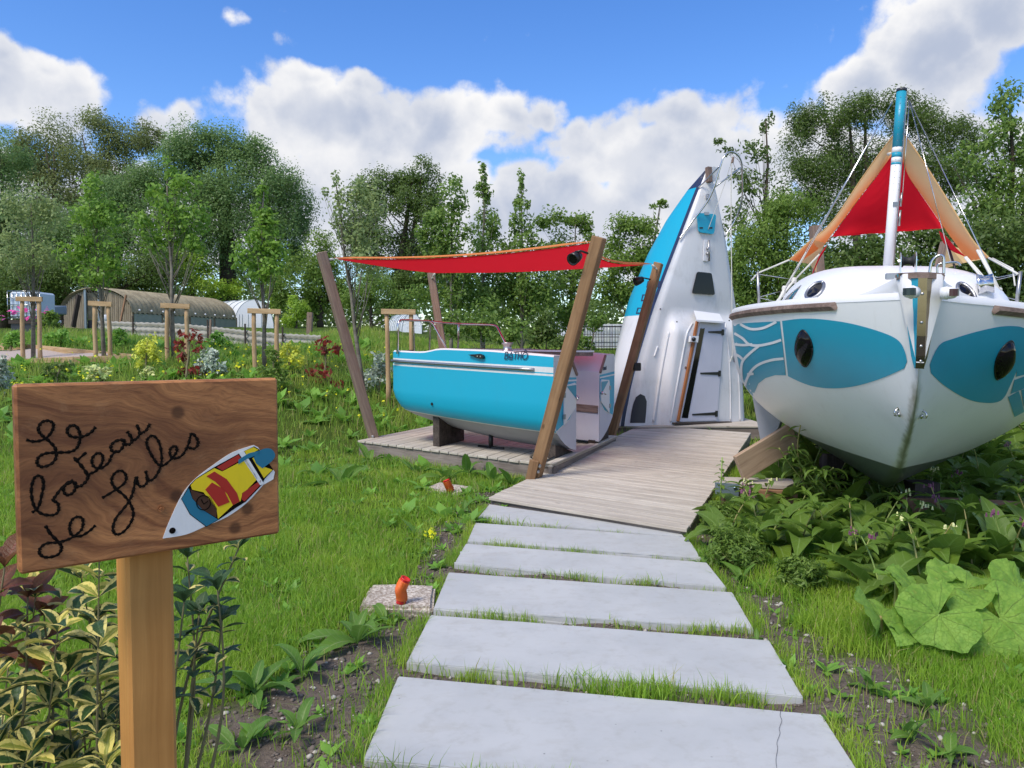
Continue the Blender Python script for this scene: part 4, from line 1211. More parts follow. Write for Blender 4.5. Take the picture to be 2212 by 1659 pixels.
# door
door = dpoly('door', [(556, 988), (695, 992), (682, 1075), (650, 1528), (446, 1535)], 0.0, .022, MAT['lilac'], tower)
dpoly('window_strip', [(563, 1027), (587, 1028), (495, 1516), (462, 1514)], .022, .006, MAT['blackglass'], door)
beam('wood_edge', tp_(547, 988, .245), tp_(442, 1534, .245), .045, .04, MAT['varnish'], door, up=TN)
for ax, ay, bx, by, px in ((607, 1047, 680, 1049, 686), (563, 1272, 662, 1273, 668), (519, 1497, 645, 1492, 651)):
    h = dpoly('hinge', [(ax, ay - 4), (bx, by - 9), (bx, by + 8), (ax, ay + 4)], .022, .010, MAT['black'], door)
    dpoly('hinge_plate', [(px - 6, by - 16), (px + 6, by - 16), (px + 5, by + 16), (px - 7, by + 16)], .024, .012, MAT['black'], h)
lk = dpoly('lock_box', [(502, 1068), (545, 1070), (540, 1104), (498, 1100)], .022, .05, MAT['whiteclean'], door)
V, F = lathe_geo([(.035, 0), (.035, .03), (.02, .04)], axis_mat(tp_(525, 1087, .297), TN), 12); mk('knob', V, F, MAT['black'], lk, smooth=True)
V, F = lathe_geo([(.022, 0), (.022, .01), (.01, .012)], axis_mat(tp_(483, 1241, .222), TN), 10); mk('keyhole', V, F, MAT['teak'], tower)
V, F = prism_geo([tp_(528, 930, .10), tp_(668, 948, .10), tp_(690, 990, .34), tp_(545, 980, .34)], Vector((0, 0, -.03)))
mk('visor', V, F, MAT['whiteclean'], tower)
beam('door_sill', tp_(418, 1545, .26), tp_(725, 1538, .26), .10, .03, MAT['darkwood'], tower)
# windows and fittings on the foredeck
def rounded(pts, r=.22, n=4):
    out = []
    N = len(pts)
    for i in range(N):
        p, a, b = (Vector((*pts[j % N], 0)) for j in (i, i - 1, i + 1))
        p0, p1 = p + (a - p) * r, p + (b - p) * r
        for j in range(n + 1):
            t = j / n; q = p0 * (1 - t) ** 2 + p * 2 * t * (1 - t) + p1 * t * t; out.append((q.x, q.y))
    return out
W = rounded([(545, 719), (622, 727), (640, 846), (517, 837)], .10)
prism('deck_window', [tp_(x, y, .095) for x, y in W], TN * .018, MAT['blackglass'], tower)
hatch = prism('hatch', [tp_(x, y, .095) for x, y in rounded([(541, 399), (645, 408), (632, 516), (553, 505)], .14)], TN * .03, MAT['cyan'], tower)
for x in (568, 620): prism('vent_slot', [tp_(x + a, 480 + b, .126) for a, b in ((-9, -4), (9, -4), (9, 4), (-9, 4))], TN * .004, MAT['black'], hatch)
boxat('hatch_hinge', tp_(598, 402, .135), .08, .03, .05, MAT['dullsteel'], hatch)
prism('mast_plate', [tp_(x, y, .09) for x, y in ((582, 545), (604, 546), (602, 662), (577, 659))], TN * .012, MAT['whiteclean'], tower)
V, F = join_geo([tube_geo([tp_(610, 548, .14), tp_(611, 662, .14)], .018, 8), tube_geo([tp_(597, 592, .09), tp_(608, 592, .15)], .02, 8), tube_geo([tp_(595, 620, .09), tp_(608, 620, .15)], .02, 8)])
mk('cleat', V, F, MAT['dullsteel'], tower, smooth=True)
boxat('pad_eye', tp_(603, 310, .10), .06, .05, .09, MAT['dullsteel'], tower, bevel=.01)
beam('bow_fitting', tp_(608, 150, .05), tp_(612, 232, .07), .09, .08, MAT['teak'], tower, up=TN)
prism('bow_cap', [tp_(x, y, -.10) for x, y in ((583, 205), (592, 160), (606, 155), (632, 165), (638, 225), (600, 240))], TN * .14, MAT['white'], tower)
decal('dark_arch', [z2(*q) for q in [(180, 1542), (188, 1480), (197, 1440), (212, 1402), (236, 1384), (260, 1395), (271, 1425), (268, 1480), (262, 1542)]], onD(.006), MAT['charcoal'], tower, 8)
for (a, b, c, d) in ((270, 352, 770, 805), (241, 325, 843, 880), (214, 298, 915, 949)):
    sk = 8
    decal('vent_frame', [z2(*q) for q in [(a + sk, c), (b, c), (b - sk, d), (a, d)]], on_bvh(bvT, .006), MAT['navy'], tower, 8)
    decal('vent_panel', [z2(*q) for q in [(a + sk + 9, c + 7), (b - 30, c + 7), (b - sk - 30, d - 7), (a + 9, d - 7)]], on_bvh(bvT, .010), MAT['cyan'], tower, 8)
V, F = join_geo([tube_geo([P(*z2(92, 1462), 12.75), P(*z2(130, 1452), 12.8)], .10, 16), tube_geo([P(*z2(126, 1453), 12.79), P(*z2(146, 1448), 12.82)], .12, 16)])
mk('drain_pipe', V, F, MAT['lilac'], tower, smooth=True)
# pulpit rail, ropes
def tub(pts, r, mat, name):
    tube(name, catmull([tp_(x, y, o) for x, y, o in pts], 8), r, mat, tower, 8)
tub([(450, 540, .03), (520, 445, .10), (600, 340, .25), (640, 255, .36), (672, 150, .44), (692, 95, .47), (722, 68, .48), (760, 78, .47), (787, 122, .44), (792, 200, .38), (790, 330, .28), (760, 425, .12), (697, 528, .02)], .015, MAT['steel'], 'pulpit_rail')
tub([(552, 262, .0), (600, 215, .15), (668, 145, .44)], .013, MAT['steel'], 'pulpit_rail')
tub([(640, 260, .34), (700, 215, .42), (786, 152, .42)], .013, MAT['steel'], 'pulpit_rail')
tub([(736, 82, .48), (731, 300, .42), (734, 700, .34), (738, 1000, .28), (741, 1195, .24)], .0085, MAT['rope'], 'rope')
tub([(740, 95, .48), (690, 260, .3), (606, 490, .13)], .005, MAT['rope'], 'rope')
tub([(741, 1195, .24), (735, 1180, .25), (727, 1210, .25)], .009, MAT['rope'], 'rope')
boxat('rope_cleat', tp_(748, 1193, .21), .08, .06, .12, MAT['dullsteel'], tower, bevel=.01)
V, F = join_geo([tube_geo([tp_(742, 95, .48), tp_(738, 125, .48)], .022, 6)]); mk('block', V, F, MAT['teak'], tower)
for (x, y) in ((346, 922), (435, 992), (632, 990), (738, 948), (720, 985)):
    p = onD(.002)(*z2(x, y))
    if p:
        V, F = lathe_geo([(.014, 0), (.012, .008)], axis_mat(p, TN), 8); mk('screw', V, F, MAT['charcoal'], tower)
# ------------------------------------------------------------------ the white boat on the right, bow towards the camera
def z3(x, y): return 1536.1 + x * .34715, 521.2 + y * .34722
BA = Vector((.37, .93, 0)).normalized()
BL = Vector((BA.y, -BA.x, 0))          # to the right in the photo
S0 = Vector((2.46, 4.60, 0))
boat = thing('sailing_boat', (3.3, 6.8, 0), 'white boat with teal eye shapes on the bow, standing at right', 'boat')
def cr(xs, ys, x):
    """smooth monotone-ish interpolation"""
    xs = list(xs); i = max(0, min(len(xs) - 2, int(np.searchsorted(xs, x)) - 1))
    h = xs[i + 1] - xs[i]; t = min(1, max(0, (x - xs[i]) / h))
    def sl(k):
        if k <= 0 or k >= len(xs) - 1:
            return (ys[min(k + 1, len(xs) - 1)] - ys[max(k - 1, 0)]) / (xs[min(k + 1, len(xs) - 1)] - xs[max(k - 1, 0)])
        a, b = (ys[k] - ys[k - 1]) / (xs[k] - xs[k - 1]), (ys[k + 1] - ys[k]) / (xs[k + 1] - xs[k])
        return 0 if a * b <= 0 else 2 * a * b / (a + b)
    m0, m1 = sl(i) * h, sl(i + 1) * h
    return (2 * t ** 3 - 3 * t * t + 1) * ys[i] + (t ** 3 - 2 * t * t + t) * m0 + (-2 * t ** 3 + 3 * t * t) * ys[i + 1] + (t ** 3 - t * t) * m1
SS = [0, .15, .3, .45, .6, .8, 1.0, 1.3, 1.7, 2.2, 2.7, 3.5, 4.5, 6.0]
HB = [.035, .16, .31, .47, .62, .79, .91, 1.06, 1.20, 1.30, 1.35, 1.34, 1.22, .95]
SH = [1.80, 1.80, 1.797, 1.795, 1.79, 1.785, 1.78, 1.775, 1.77, 1.77, 1.775, 1.79, 1.81, 1.86]
KZ = [(0, 1.42), (.12, 1.18), (.35, .98), (.65, .82), (1.0, .62), (1.4, .46), (1.9, .34), (2.6, .26), (4, .24), (6, .40)]
def keel(s): return cr([k[0] for k in KZ], [k[1] for k in KZ], s)
def bz(lat, z): return z - 0.045 * lat
def bp(s, lat, z):
    p = S0 + BA * s + BL * lat
    return Vector((p.x, p.y, bz(lat, z)))
stations = list(np.linspace(0, 1, 16)) + list(np.linspace(1.1, 3, 16)) + list(np.linspace(3.3, 6, 8))
NT = 22
def section(s):
    hb, sh, kz = cr(SS, HB, s), cr(SS, SH, s), keel(s)
    tb = float(np.interp(s, [0, .3, .6, 1.0, 1.5, 2.2, 3.0, 6], [1.5, 1.15, .95, .80, .66, .54, .48, .5]))
    fx = lambda t: (t / tb) / (1 + (t / tb) ** 4) ** .25
    pts = []
    for j in range(NT + 1):
        t = j / NT
        f = fx(t) / fx(1.0)
        f = f * (1 + .03 * math.sin(math.pi * t) * min(1, s))
        pts.append((hb * f, kz + (sh - kz) * t))
    return pts
V, F, fm = [], [], []
row = 2 * NT + 1
for s in stations:
    sc = section(s)
    for j in range(NT, 0, -1): V.append(bp(s, -sc[j][0], sc[j][1]))
    for j in range(0, NT + 1): V.append(bp(s, sc[j][0], sc[j][1]))
for i in range(len(stations) - 1):
    for k in range(row - 1):
        a = i * row + k
        F.append((a, a + row, a + row + 1, a + 1))
        z = sum(V[q].z for q in F[-1]) / 4
        s = stations[i]
        fm.append(0)
F.append(tuple(range((len(stations) - 1) * row, len(stations) * row))); fm.append(0)   # transom
hull3 = mk('hull', V, F, MAT['white'], boat, fm=fm, smooth=True)
def hull_mat():
    """gel coat with antifouling below the waterline and green weathering along the stem"""
    m, nt, out = newmat('bow_hull_gelcoat')
    oc = objco(nt)
    dx, dy = BA.x, BA.y
    sp = nd(nt, 'ShaderNodeSeparateXYZ', None, {0: oc})
    n1 = noise(nt, oc, 2.5, 6, .65); n2 = noise(nt, vmt(nt, 'MULTIPLY', oc, (1, 1, .2)).outputs[0], 20, 4)
    st = vmt(nt, 'DOT_PRODUCT', vmt(nt, 'SUBTRACT', oc, tuple(S0)).outputs[0], tuple(BA)).outputs[1]
    lat = vmt(nt, 'DOT_PRODUCT', vmt(nt, 'SUBTRACT', oc, tuple(S0)).outputs[0], tuple(BL)).outputs[1]
    z = mth(nt, 'ADD', sp.outputs[2], mth(nt, 'MULTIPLY', lat, .045))
    wl = mth(nt, 'ADD', .60, mth(nt, 'MULTIPLY', st, .035))
    below = maprange(nt, mth(nt, 'SUBTRACT', z, wl), -.004, .004, 1, 0)
    c = mixc(nt, mth(nt, 'MULTIPLY', maprange(nt, n1, .5, .75), .14), (.74, .755, .775), (.45, .46, .43))
    c = mixc(nt, mth(nt, 'MULTIPLY', maprange(nt, n2, .55, .8), .12), c, (.40, .38, .32))
    al = mth(nt, 'ABSOLUTE', lat)
    alg = mth(nt, 'MULTIPLY', maprange(nt, mth(nt, 'ADD', al, mth(nt, 'MULTIPLY', noise(nt, oc, 14, 5), .05)), .025, .065, 1, 0), maprange(nt, z, 1.45, 1.2))
    c = mixc(nt, mth(nt, 'MULTIPLY', alg, .8), c, (.115, .12, .06))
    lowalg = mth(nt, 'MULTIPLY', maprange(nt, mth(nt, 'SUBTRACT', z, wl), .0, .22, 1, 0), maprange(nt, n1, .3, .6, .4, 1))
    c = mixc(nt, mth(nt, 'MULTIPLY', lowalg, .20), c, (.30, .36, .28))
    c = mixc(nt, below, c, mixc(nt, n1, (.055, .075, .06), (.15, .18, .15)))
    princ(nt, out, color=c, rough=.32)
    return m
hull3.data.materials[0] = hull_mat()
bv3 = BVHTree.FromPolygons([tuple(v) for v in V], F)
# deck with low toe rail
V, F = [], []
ds = list(stations)
for s in ds:
    hb, sh = cr(SS, HB, s), cr(SS, SH, s)
    for lat, up in ((-hb - .004, .0), (-hb - .004, .045), (-hb + .035, .05), (-hb * .93, .028), (0, .06), (hb * .93, .028), (hb - .035, .05), (hb + .004, .045), (hb + .004, 0)):
        V.append(bp(s, lat, sh + up))
F = [(i * 9 + k, i * 9 + k + 1, (i + 1) * 9 + k + 1, (i + 1) * 9 + k) for i in range(len(ds) - 1) for k in range(8)]
mk('deck', V, F, MAT['whiteclean'], boat, smooth=True)
# raised stem head
V, F = [], []
ns_ = [(-.035, .112, 1.95, .02, 1.42), (.10, .125, 1.95, .09, 1.70), (.22, .165, 1.93, .18, 1.70), (.33, .27, 1.88, .30, 1.72), (.46, .42, 1.83, .43, 1.75), (.60, .55, 1.80, .56, 1.76)]
for (s, w, zt, w2, zb_) in ns_:
    for lat, z in ((-w2, zb_), (-w * .98, (zt * .75 + zb_ * .25)), (-w, zt - .012), (-w * .9, zt), (0, zt + .005), (w * .9, zt), (w, zt - .012), (w * .98, (zt * .75 + zb_ * .25)), (w2, zb_)):
        V.append(bp(s, lat, z))
F = [(i * 9 + k, i * 9 + k + 1, (i + 1) * 9 + k + 1, (i + 1) * 9 + k) for i in range(len(ns_) - 1) for k in range(8)] + [tuple(range(8, -1, -1))]
mk('stem_head', V, F, MAT['white'], boat, smooth=True)
# stainless stem strap with a flange on either side and a top plate
V, F = [], []
rows3 = [(1.952, .13, -.055), (1.85, .10, -.05), (1.72, .080, -.045), (1.58, .062, -.040), (1.46, .045, -.032), (1.385, .026, -.012)]
for (z, w, s) in rows3:
    for lat, ds_ in ((-w, .55 * w + .012), (-.024, -.012), (.024, -.012), (w, .55 * w + .012)):
        V.append(bp(s + ds_, lat, z))
F = [(i * 4 + k, (i + 1) * 4 + k, (i + 1) * 4 + k + 1, i * 4 + k + 1) for i in range(5) for k in range(3)]
strap = mk('stem_strap', V, F, [MAT['teal'], plain('polished_stem_steel', (.22, .21, .19), .14, 1.0), plain('tarnished_stem_steel', (.30, .24, .18), .3, 1.0)], boat, fm=[k for i in range(5) for k in range(3)])
prism('top_plate', [bp(s, l, 1.958) for s, l in ((-.07, -.03), (-.07, .03), (.0, .122), (.15, .128), (.15, -.128), (.0, -.122))], (0, 0, -.035), MAT['teak'], strap)
for z in (1.83, 1.66, 1.52, 1.43):
    V, F = lathe_geo([(.009, 0), (.008, .004), (.003, .006)], axis_mat(bp(-.062, .0, z), -BA), 8); mk('bolt', V, F, MAT['dullsteel'], strap)
# bow roller
rc = bp(-.01, -.075, 2.03)
Mr = axis_mat(rc - BL * .034, BL)
V, F = lathe_geo([(.038, 0), (.038, .005), (.026, .012), (.020, .034), (.026, .056), (.038, .063), (.038, .068)], Mr, 18)
roller = mk('bow_roller', V, F, MAT['rubber'], boat, smooth=True)
for sg in (-1, 1):
    q = rc + BL * (.039 * sg)
    prism('roller_cheek', [q + BA * a + Vector((0, 0, b)) for a, b in ((-.042, -.075), (-.042, .022), (-.027, .046), (0, .054), (.027, .046), (.042, .022), (.042, -.075))], BL * (.005 * sg), MAT['steel'], roller)
    V, F = lathe_geo([(.010, 0), (.008, .010)], axis_mat(q + BL * .005 * sg, BL * sg), 8); mk('roller_pin', V, F, MAT['steel'], roller)
def loop(pts, r, mat, name): return tube(name, catmull(pts, 6), r, mat, boat, 8)
a = bp(.02, .045, 1.955); loop([a, a + Vector((0, 0, .07)) + BL * .01, a + Vector((0, 0, .105)) + BL * .04, a + Vector((0, 0, .10)) + BL * .07, a + BL * .075 + Vector((0, 0, .03)), a + BL * .075], .009, MAT['steel'], 'fairlead')
a = bp(.08, .095, 1.955); loop([a, a + Vector((0, 0, .055)), a + Vector((0, 0, .07)) + BL * .03, a + BL * .10 + Vector((0, 0, .072)), a + BL * .12 + Vector((0, 0, .05))], .007, MAT['steel'], 'hook')
# navigation lamps
def navlamp(u, v, lens, d, name):
    c = P(u, v, 4.47); M = axis_mat(c, d)
    V, F = lathe_geo([(.034, -.035), (.037, -.012), (.040, .0), (.034, .006), (.036, .012), (.033, .036), (.023, .05), (.008, .054)], M, 20)
    o = mk(name, V, F, MAT['whiteclean'], boat, smooth=True)
    # wrap-round lens on the lamp's front
    R = []
    for t in np.linspace(-1.05, 1.05, 9):
        for h in (-.021, .021):
            R.append(c + Vector(d).normalized() * .022 + (TXn(d) * math.sin(t) + Vector((0, -1, 0)) * 0) * .0 + lensp(d, t, h))
    LV, LF = R, [(2 * i, 2 * i + 2, 2 * i + 3, 2 * i + 1) for i in range(8)]
    mk('lens', LV, LF, lens, o, smooth=True)
def TXn(d): return Vector((0, 0, 1)).cross(Vector(d)).normalized()
def lensp(d, t, h):
    """point on a vertical band round the lamp body, facing the viewer side"""
    f = Vector((0, -1, 0)) * .9 + Vector(d) * .35; f.z = 0; f.normalize()
    s = Vector((0, 0, 1)).cross(f)
    return (f * math.cos(t) + s * math.sin(t)) * .0400 + Vector((0, 0, h))
MAT['grnlens'] = plain('dark_green_lens', (.004, .018, .022), .08); MAT['redlens'] = plain('dark_red_lens', (.05, .004, .008), .08)
navlamp(1969, 631, MAT['grnlens'], (-.9, -.35, .02), 'navigation_lamp')
navlamp(2046, 633, MAT['redlens'], (.75, -.55, .02), 'navigation_lamp')
# rub rails of weathered wood
def rubrail(s0, s1, sg):
    path = np.linspace(s0, s1, 14); V, F = [], []
    for s in path:
        hb, sh = cr(SS, HB, s), cr(SS, SH, s)
        for lat, dz in ((hb - .005, .008), (hb + .028, .0), (hb + .034, -.026), (hb + .004, -.052), (hb - .02, -.025)):
            V.append(bp(s, sg * lat, sh + dz))
    n5 = 5
    F = [(i * n5 + k, i * n5 + (k + 1) % n5, (i + 1) * n5 + (k + 1) % n5, (i + 1) * n5 + k) for i in range(len(path) - 1) for k in range(n5)]
    F += [tuple(range(n5)), tuple(range((len(path) - 1) * n5 + n5 - 1, (len(path) - 1) * n5 - 1, -1))]
    o = mk('rub_rail', V, F, MAT['teak'], boat)
    bm = bmesh.new(); bm.from_mesh(o.data); bmesh.ops.recalc_face_normals(bm, faces=bm.faces); bm.to_mesh(o.data); bm.free()
rubrail(.44, 2.35, -1); rubrail(2.45, 3.6, -1); rubrail(.44, 2.6, 1)
# painted eyes and waves
on3 = lambda off: on_bvh(bv3, off)
def cm2(pts, n=4): return [(p.x, p.y) for p in catmull([Vector((x, y, 0)) for x, y in pts], n)]
Z3 = lambda pts: [z3(*q) for q in pts]
eyeL = cm2([(443, 495), (560, 481), (690, 485), (850, 507), (1000, 545), (1120, 588), (1180, 630), (1210, 690), (1222, 745)]) + cm2([(1205, 790), (1080, 845), (960, 885), (850, 908), (740, 914), (640, 902), (560, 876), (480, 838)])
decal('painted_eye', Z3(eyeL), on3(.003), MAT['teal'], boat, 11)
eyeR = cm2([(2010, 565), (1947, 540), (1900, 528), (1800, 530), (1650, 562), (1500, 607), (1430, 635), (1385, 700), (1358, 770)]) + cm2([(1366, 820), (1440, 890), (1550, 960), (1640, 995), (1740, 1005), (1800, 990), (1832, 955)])
decal('painted_eye', Z3(eyeR), on3(.003), MAT['teal'], boat, 11)
patch = [(138, 520), (200, 510), (270, 505), (430, 497), (450, 670), (466, 833), (400, 832), (340, 850), (295, 885), (262, 962), (240, 940), (215, 900), (180, 800), (160, 700), (140, 600)]
decal('painted_waves', Z3(patch), on3(.003), MAT['teal'], boat, 9)
for l in ([(185, 515), (250, 545), (330, 538), (410, 500)], [(148, 572), (200, 603), (240, 640), (300, 647), (380, 632), (440, 612)],
       [(150, 640), (200, 645), (260, 640)], [(300, 650), (240, 700), (200, 745), (190, 800), (196, 880)], [(455, 728), (380, 737), (300, 765), (250, 810), (217, 880), (222, 908), (250, 880), (300, 768)], [(150, 700), (180, 715), (203, 737)], [(228, 826), (268, 822)], [(165, 800), (190, 805)]):
    ribbon('white_wave_line', [Z3(l)], 5.5, on3(.006), MAT['whiteclean'], boat, 5)
for poly in ([(1912, 745), (2010, 520), (2060, 800), (1895, 842)], [(1886, 862), (2060, 800), (2060, 870), (1862, 948)], [(1846, 968), (1912, 930), (1925, 965), (1947, 1060), (1887, 1092)], [(1928, 925), (2060, 880), (2060, 1000), (1950, 1050), (1938, 990)]):
    decal('painted_waves', Z3(poly), on3(.003), MAT['teal'], boat, 9)
# bulging almond windows in the eyes
def dome(name, cx, cy, a, b, tilt, h):
    n, m = 28, 7
    V = []; ct, st = math.cos(tilt), math.sin(tilt)
    c = on3(.0)(*z3(cx, cy)); d0 = on3(.05)(*z3(cx, cy)); nrm = (d0 - c).normalized()
    for i in range(m + 1):
        r = i / m
        for k in range(n):
            th = 2 * math.pi * k / n
            yy = math.sin(th) * r; xx = math.cos(th) * r * (1 - .35 * abs(math.sin(th)) ** 2.2)
            x, y = cx + (xx * a * ct - yy * b * st), cy + (xx * a * st + yy * b * ct)
            p = on3(.004)(*z3(x, y)) or c
            V.append(p + nrm * h * (1 - r ** 2) ** .6)
    F = [(i * n + k, i * n + (k + 1) % n, (i + 1) * n + (k + 1) % n, (i + 1) * n + k) for i in range(m) for k in range(n)]
    o = mk(name, V, F, MAT['blackglass'], boat, smooth=True)
    bm = bmesh.new(); bm.from_mesh(o.data); bmesh.ops.remove_doubles(bm, verts=bm.verts, dist=1e-5); bmesh.ops.recalc_face_normals(bm, faces=bm.faces); bm.to_mesh(o.data); bm.free()
    rim = V[m * n:] + [V[m * n]]
    tube('rim', [p + nrm * .002 for p in rim], .006, MAT['black'], o, 6)
dome('hull_window', 581, 665, 54, 114, -.07, .055)
dome('hull_window', 1821, 738, 50, 128, .36, .055)
# eye bolts on the bow
for x, y, sg in ((1170, 1058, -1), (1310, 1070, 1)):
    p = on3(.0)(*z3(x, y)); q = on3(.03)(*z3(x, y)); nn = (q - p).normalized()
    V, F = join_geo([lathe_geo([(.018, 0), (.018, .006), (.008, .01)], axis_mat(p + Vector((0, 0, .02)), nn), 10), lathe_geo([(.018, 0), (.018, .006), (.008, .01)], axis_mat(p - Vector((0, 0, .02)), nn), 10),
                     tube_geo(catmull([p + Vector((0, 0, .022)), p + nn * .03 + Vector((0, 0, .014)), p + nn * .03 - Vector((0, 0, .014)), p - Vector((0, 0, .022))], 4), .006, 6)])
    mk('eye_bolt', V, F, MAT['steel'], boat, smooth=True)
# cabin
cs = [.98, 1.0, 1.08, 1.2, 1.36, 1.6, 2.0, 2.6, 3.2, 4.0, 4.4]
cw = [.60, .66, .72, .77, .81, .86, .90, .93, .94, .92, .90]
ch = [.0, .05, .16, .25, .32, .375, .415, .43, .44, .44, .43]
V, F = [], []
NCb = 25
for s, w, h in zip(cs, cw, ch):
    sh = cr(SS, SH, s) + .02
    for k in range(NCb):
        th = math.pi * k / (NCb - 1)
        cx_, sx_ = math.cos(th), math.sin(th)
        lat = -w * math.copysign(abs(cx_) ** .55, cx_) * (1 - .16 * (abs(sx_) ** .9))
        V.append(bp(s + .55 * h * 0 + .30 * (abs(lat) / .9) ** 2 * (1 if s < 1.7 else max(0, 1 - (s - 1.7))), lat, sh + h * (sx_ ** .62)))
F = [(i * NCb + k, i * NCb + k + 1, (i + 1) * NCb + k + 1, (i + 1) * NCb + k) for i in range(len(cs) - 1) for k in range(NCb - 1)] + [tuple(range(NCb)), tuple(range((len(cs) - 1) * NCb, len(cs) * NCb))]
cabin = mk('cabin', V, F, MAT['whiteclean'], boat, smooth=True)
bm = bmesh.new(); bm.from_mesh(cabin.data); bmesh.ops.recalc_face_normals(bm, faces=bm.faces); bm.to_mesh(cabin.data)
bm.free()
bvC = BVHTree.FromPolygons([tuple(v) for v in V], F)
onC = lambda off: on_bvh(bvC, off)
def porthole(cx, cy, a, b, tilt):
    n = 24
    ring = []
    for k in range(n):
        th = 2 * math.pi * k / n
        x, y = cx + math.cos(th) * a * math.cos(tilt) - math.sin(th) * b * math.sin(tilt), cy + math.cos(th) * a * math.sin(tilt) + math.sin(th) * b * math.cos(tilt)
        ring.append(z3(x, y))
    o = decal('porthole', ring, onC(.006), MAT['blackglass'], boat, 6)
    pr = [onC(.008)(*q) for q in ring]
    if all(pr): tube('rim', pr + [pr[0]], .013, MAT['dullsteel'], o, 8)
porthole(650, 310, 68, 33, -.72)
porthole(1586, 325, 74, 33, .82)
decal('side_window', Z3([(565, 272), (545, 285), (480, 340), (420, 412), (440, 412), (500, 370)]), onC(.004), MAT['blackglass'], boat, 8)
boxat('deck_lamp', onC(.012)(*z3(1128, 228)), .10, .03, .05, MAT['dullsteel'], boat, rz=-.35, bevel=.008)
vc = onC(.0)(*z3(1640, 285)) or P(*z3(1640, 285), 5.6)
V, F = lathe_geo([(.085, 0), (.075, .02), (.06, .05), (.07, .10), (.055, .10), (.045, .06)], axis_mat(vc + Vector((.0, -.03, .01)), (.75, -.45, .1)), 18)
mk('cowl_vent', V, F, MAT['steel'], boat, smooth=True)
tube('hatch_line', [onC(.004)(*z3(x, y)) or P(*z3(x, y), 5.6) for x, y in ((920, 376), (1000, 371), (1075, 361), (1160, 362))], .006, MAT['charcoal'], boat, 6)
# mast with teal top and two teal bands
mb, mt = P(1917, 590, 7.0), P(1948, 192, 7.0)
def mp(f): return mb.lerp(mt, f)
MR = .042
segs = [(0, .588, 'white'), (.588, .600, 'teal'), (.600, .628, 'white'), (.628, .655, 'teal'), (.655, .683, 'white'), (.683, .985, 'teal'), (.985, 1.0, 'charcoal')]
mast = None
for a, b, m in segs:
    o = tube('mast' if m == 'white' and a == 0 else 'mast_band', [mp(a), mp(b)], MR * (1.06 if m == 'charcoal' else 1), MAT['whiteclean' if m == 'white' else m], boat if mast is None else mast, 24)
    if mast is None: mast = o
side_m = Vector((1, -.25, 0)).normalized()
V, F = tube_geo([mp(f) + Vector((.2, -.98, 0)).normalized() * MR * .3 + side_m * MR * .9 for f in (.02, .95)], .007, 6)
mk('track', V, F, MAT['dullsteel'], mast)
for f, l in ((.40, .06), (.30, .07)):
    c = mp(f) + side_m * (MR + .02)
    V, F = join_geo([tube_geo([c + Vector((0, 0, -l)), c + Vector((.01, 0, l))], .011, 8), tube_geo([c - side_m * .03, c], .012, 6)])
    mk('cleat', V, F, MAT['dullsteel'], mast, smooth=True)
prism('maker_plate', [mp(.372) + Vector((-.022, -.0435, -.02)), mp(.372) + Vector((.022, -.0435, -.02)), mp(.372) + Vector((.022, -.0435, .02)), mp(.372) + Vector((-.022, -.0435, .02))], (0, -.003, 0), MAT['dullsteel'], mast)
V, F = lathe_geo([(.010, 0), (.010, .004)], axis_mat(mp(.03) + Vector((-.005, -MR, 0)), (0, -1, 0)), 8); mk('hole', V, F, MAT['black'], mast)
rv = []
for f in np.linspace(.45, .95, 16):
    for dx in (-.022, .022):
        rv.append(lathe_geo([(.004, 0), (.003, .003)], axis_mat(mp(f) + Vector((dx, -math.sqrt(MR * MR - dx * dx), 0)), (dx * 10, -1, 0)), 6))
V, F = join_geo(rv); tag(mk('rivets', V, F, MAT['dullsteel'], mast), kind='stuff')
# bilge fin and support below
prism('bilge_keel', [P(*z3(x, y), 8.2) for x, y in ((245, 900), (310, 1255), (415, 1165), (460, 1050), (400, 900))], Vector((.05, .06, 0)), MAT['lilac'], boat)
# stanchions and life lines
stl, stl2 = P(*z3(290, 190), 7.9), P(*z3(299, 445), 7.9)
tube('stanchion', [stl2, stl], .016, MAT['dullsteel'], boat)
str_, str2 = P(*z3(1925, 188), 5.6), P(*z3(1893, 455), 5.6)
tube('stanchion', [str2, str_], .013, MAT['dullsteel'], boat)
def line(name, a, b, r=.004, mat='rope'): return tube(name, [a, b], r, MAT[mat], boat, 5)
for a, b in (((300, 205), (560, 245)), ((305, 345), (470, 300)), ((305, 352), (420, 380))):
    line('life_line', P(*z3(*a), 7.9), P(*z3(*b), 8.6), .004, 'steel')
for a, b in (((1910, 200), (1630, 255)), ((1905, 208), (1660, 268)), ((1900, 365), (1690, 310)), ((1898, 375), (1720, 400))):
    line('life_line', P(*z3(*a), 5.6), P(*z3(*b), 6.4), .003, 'steel')
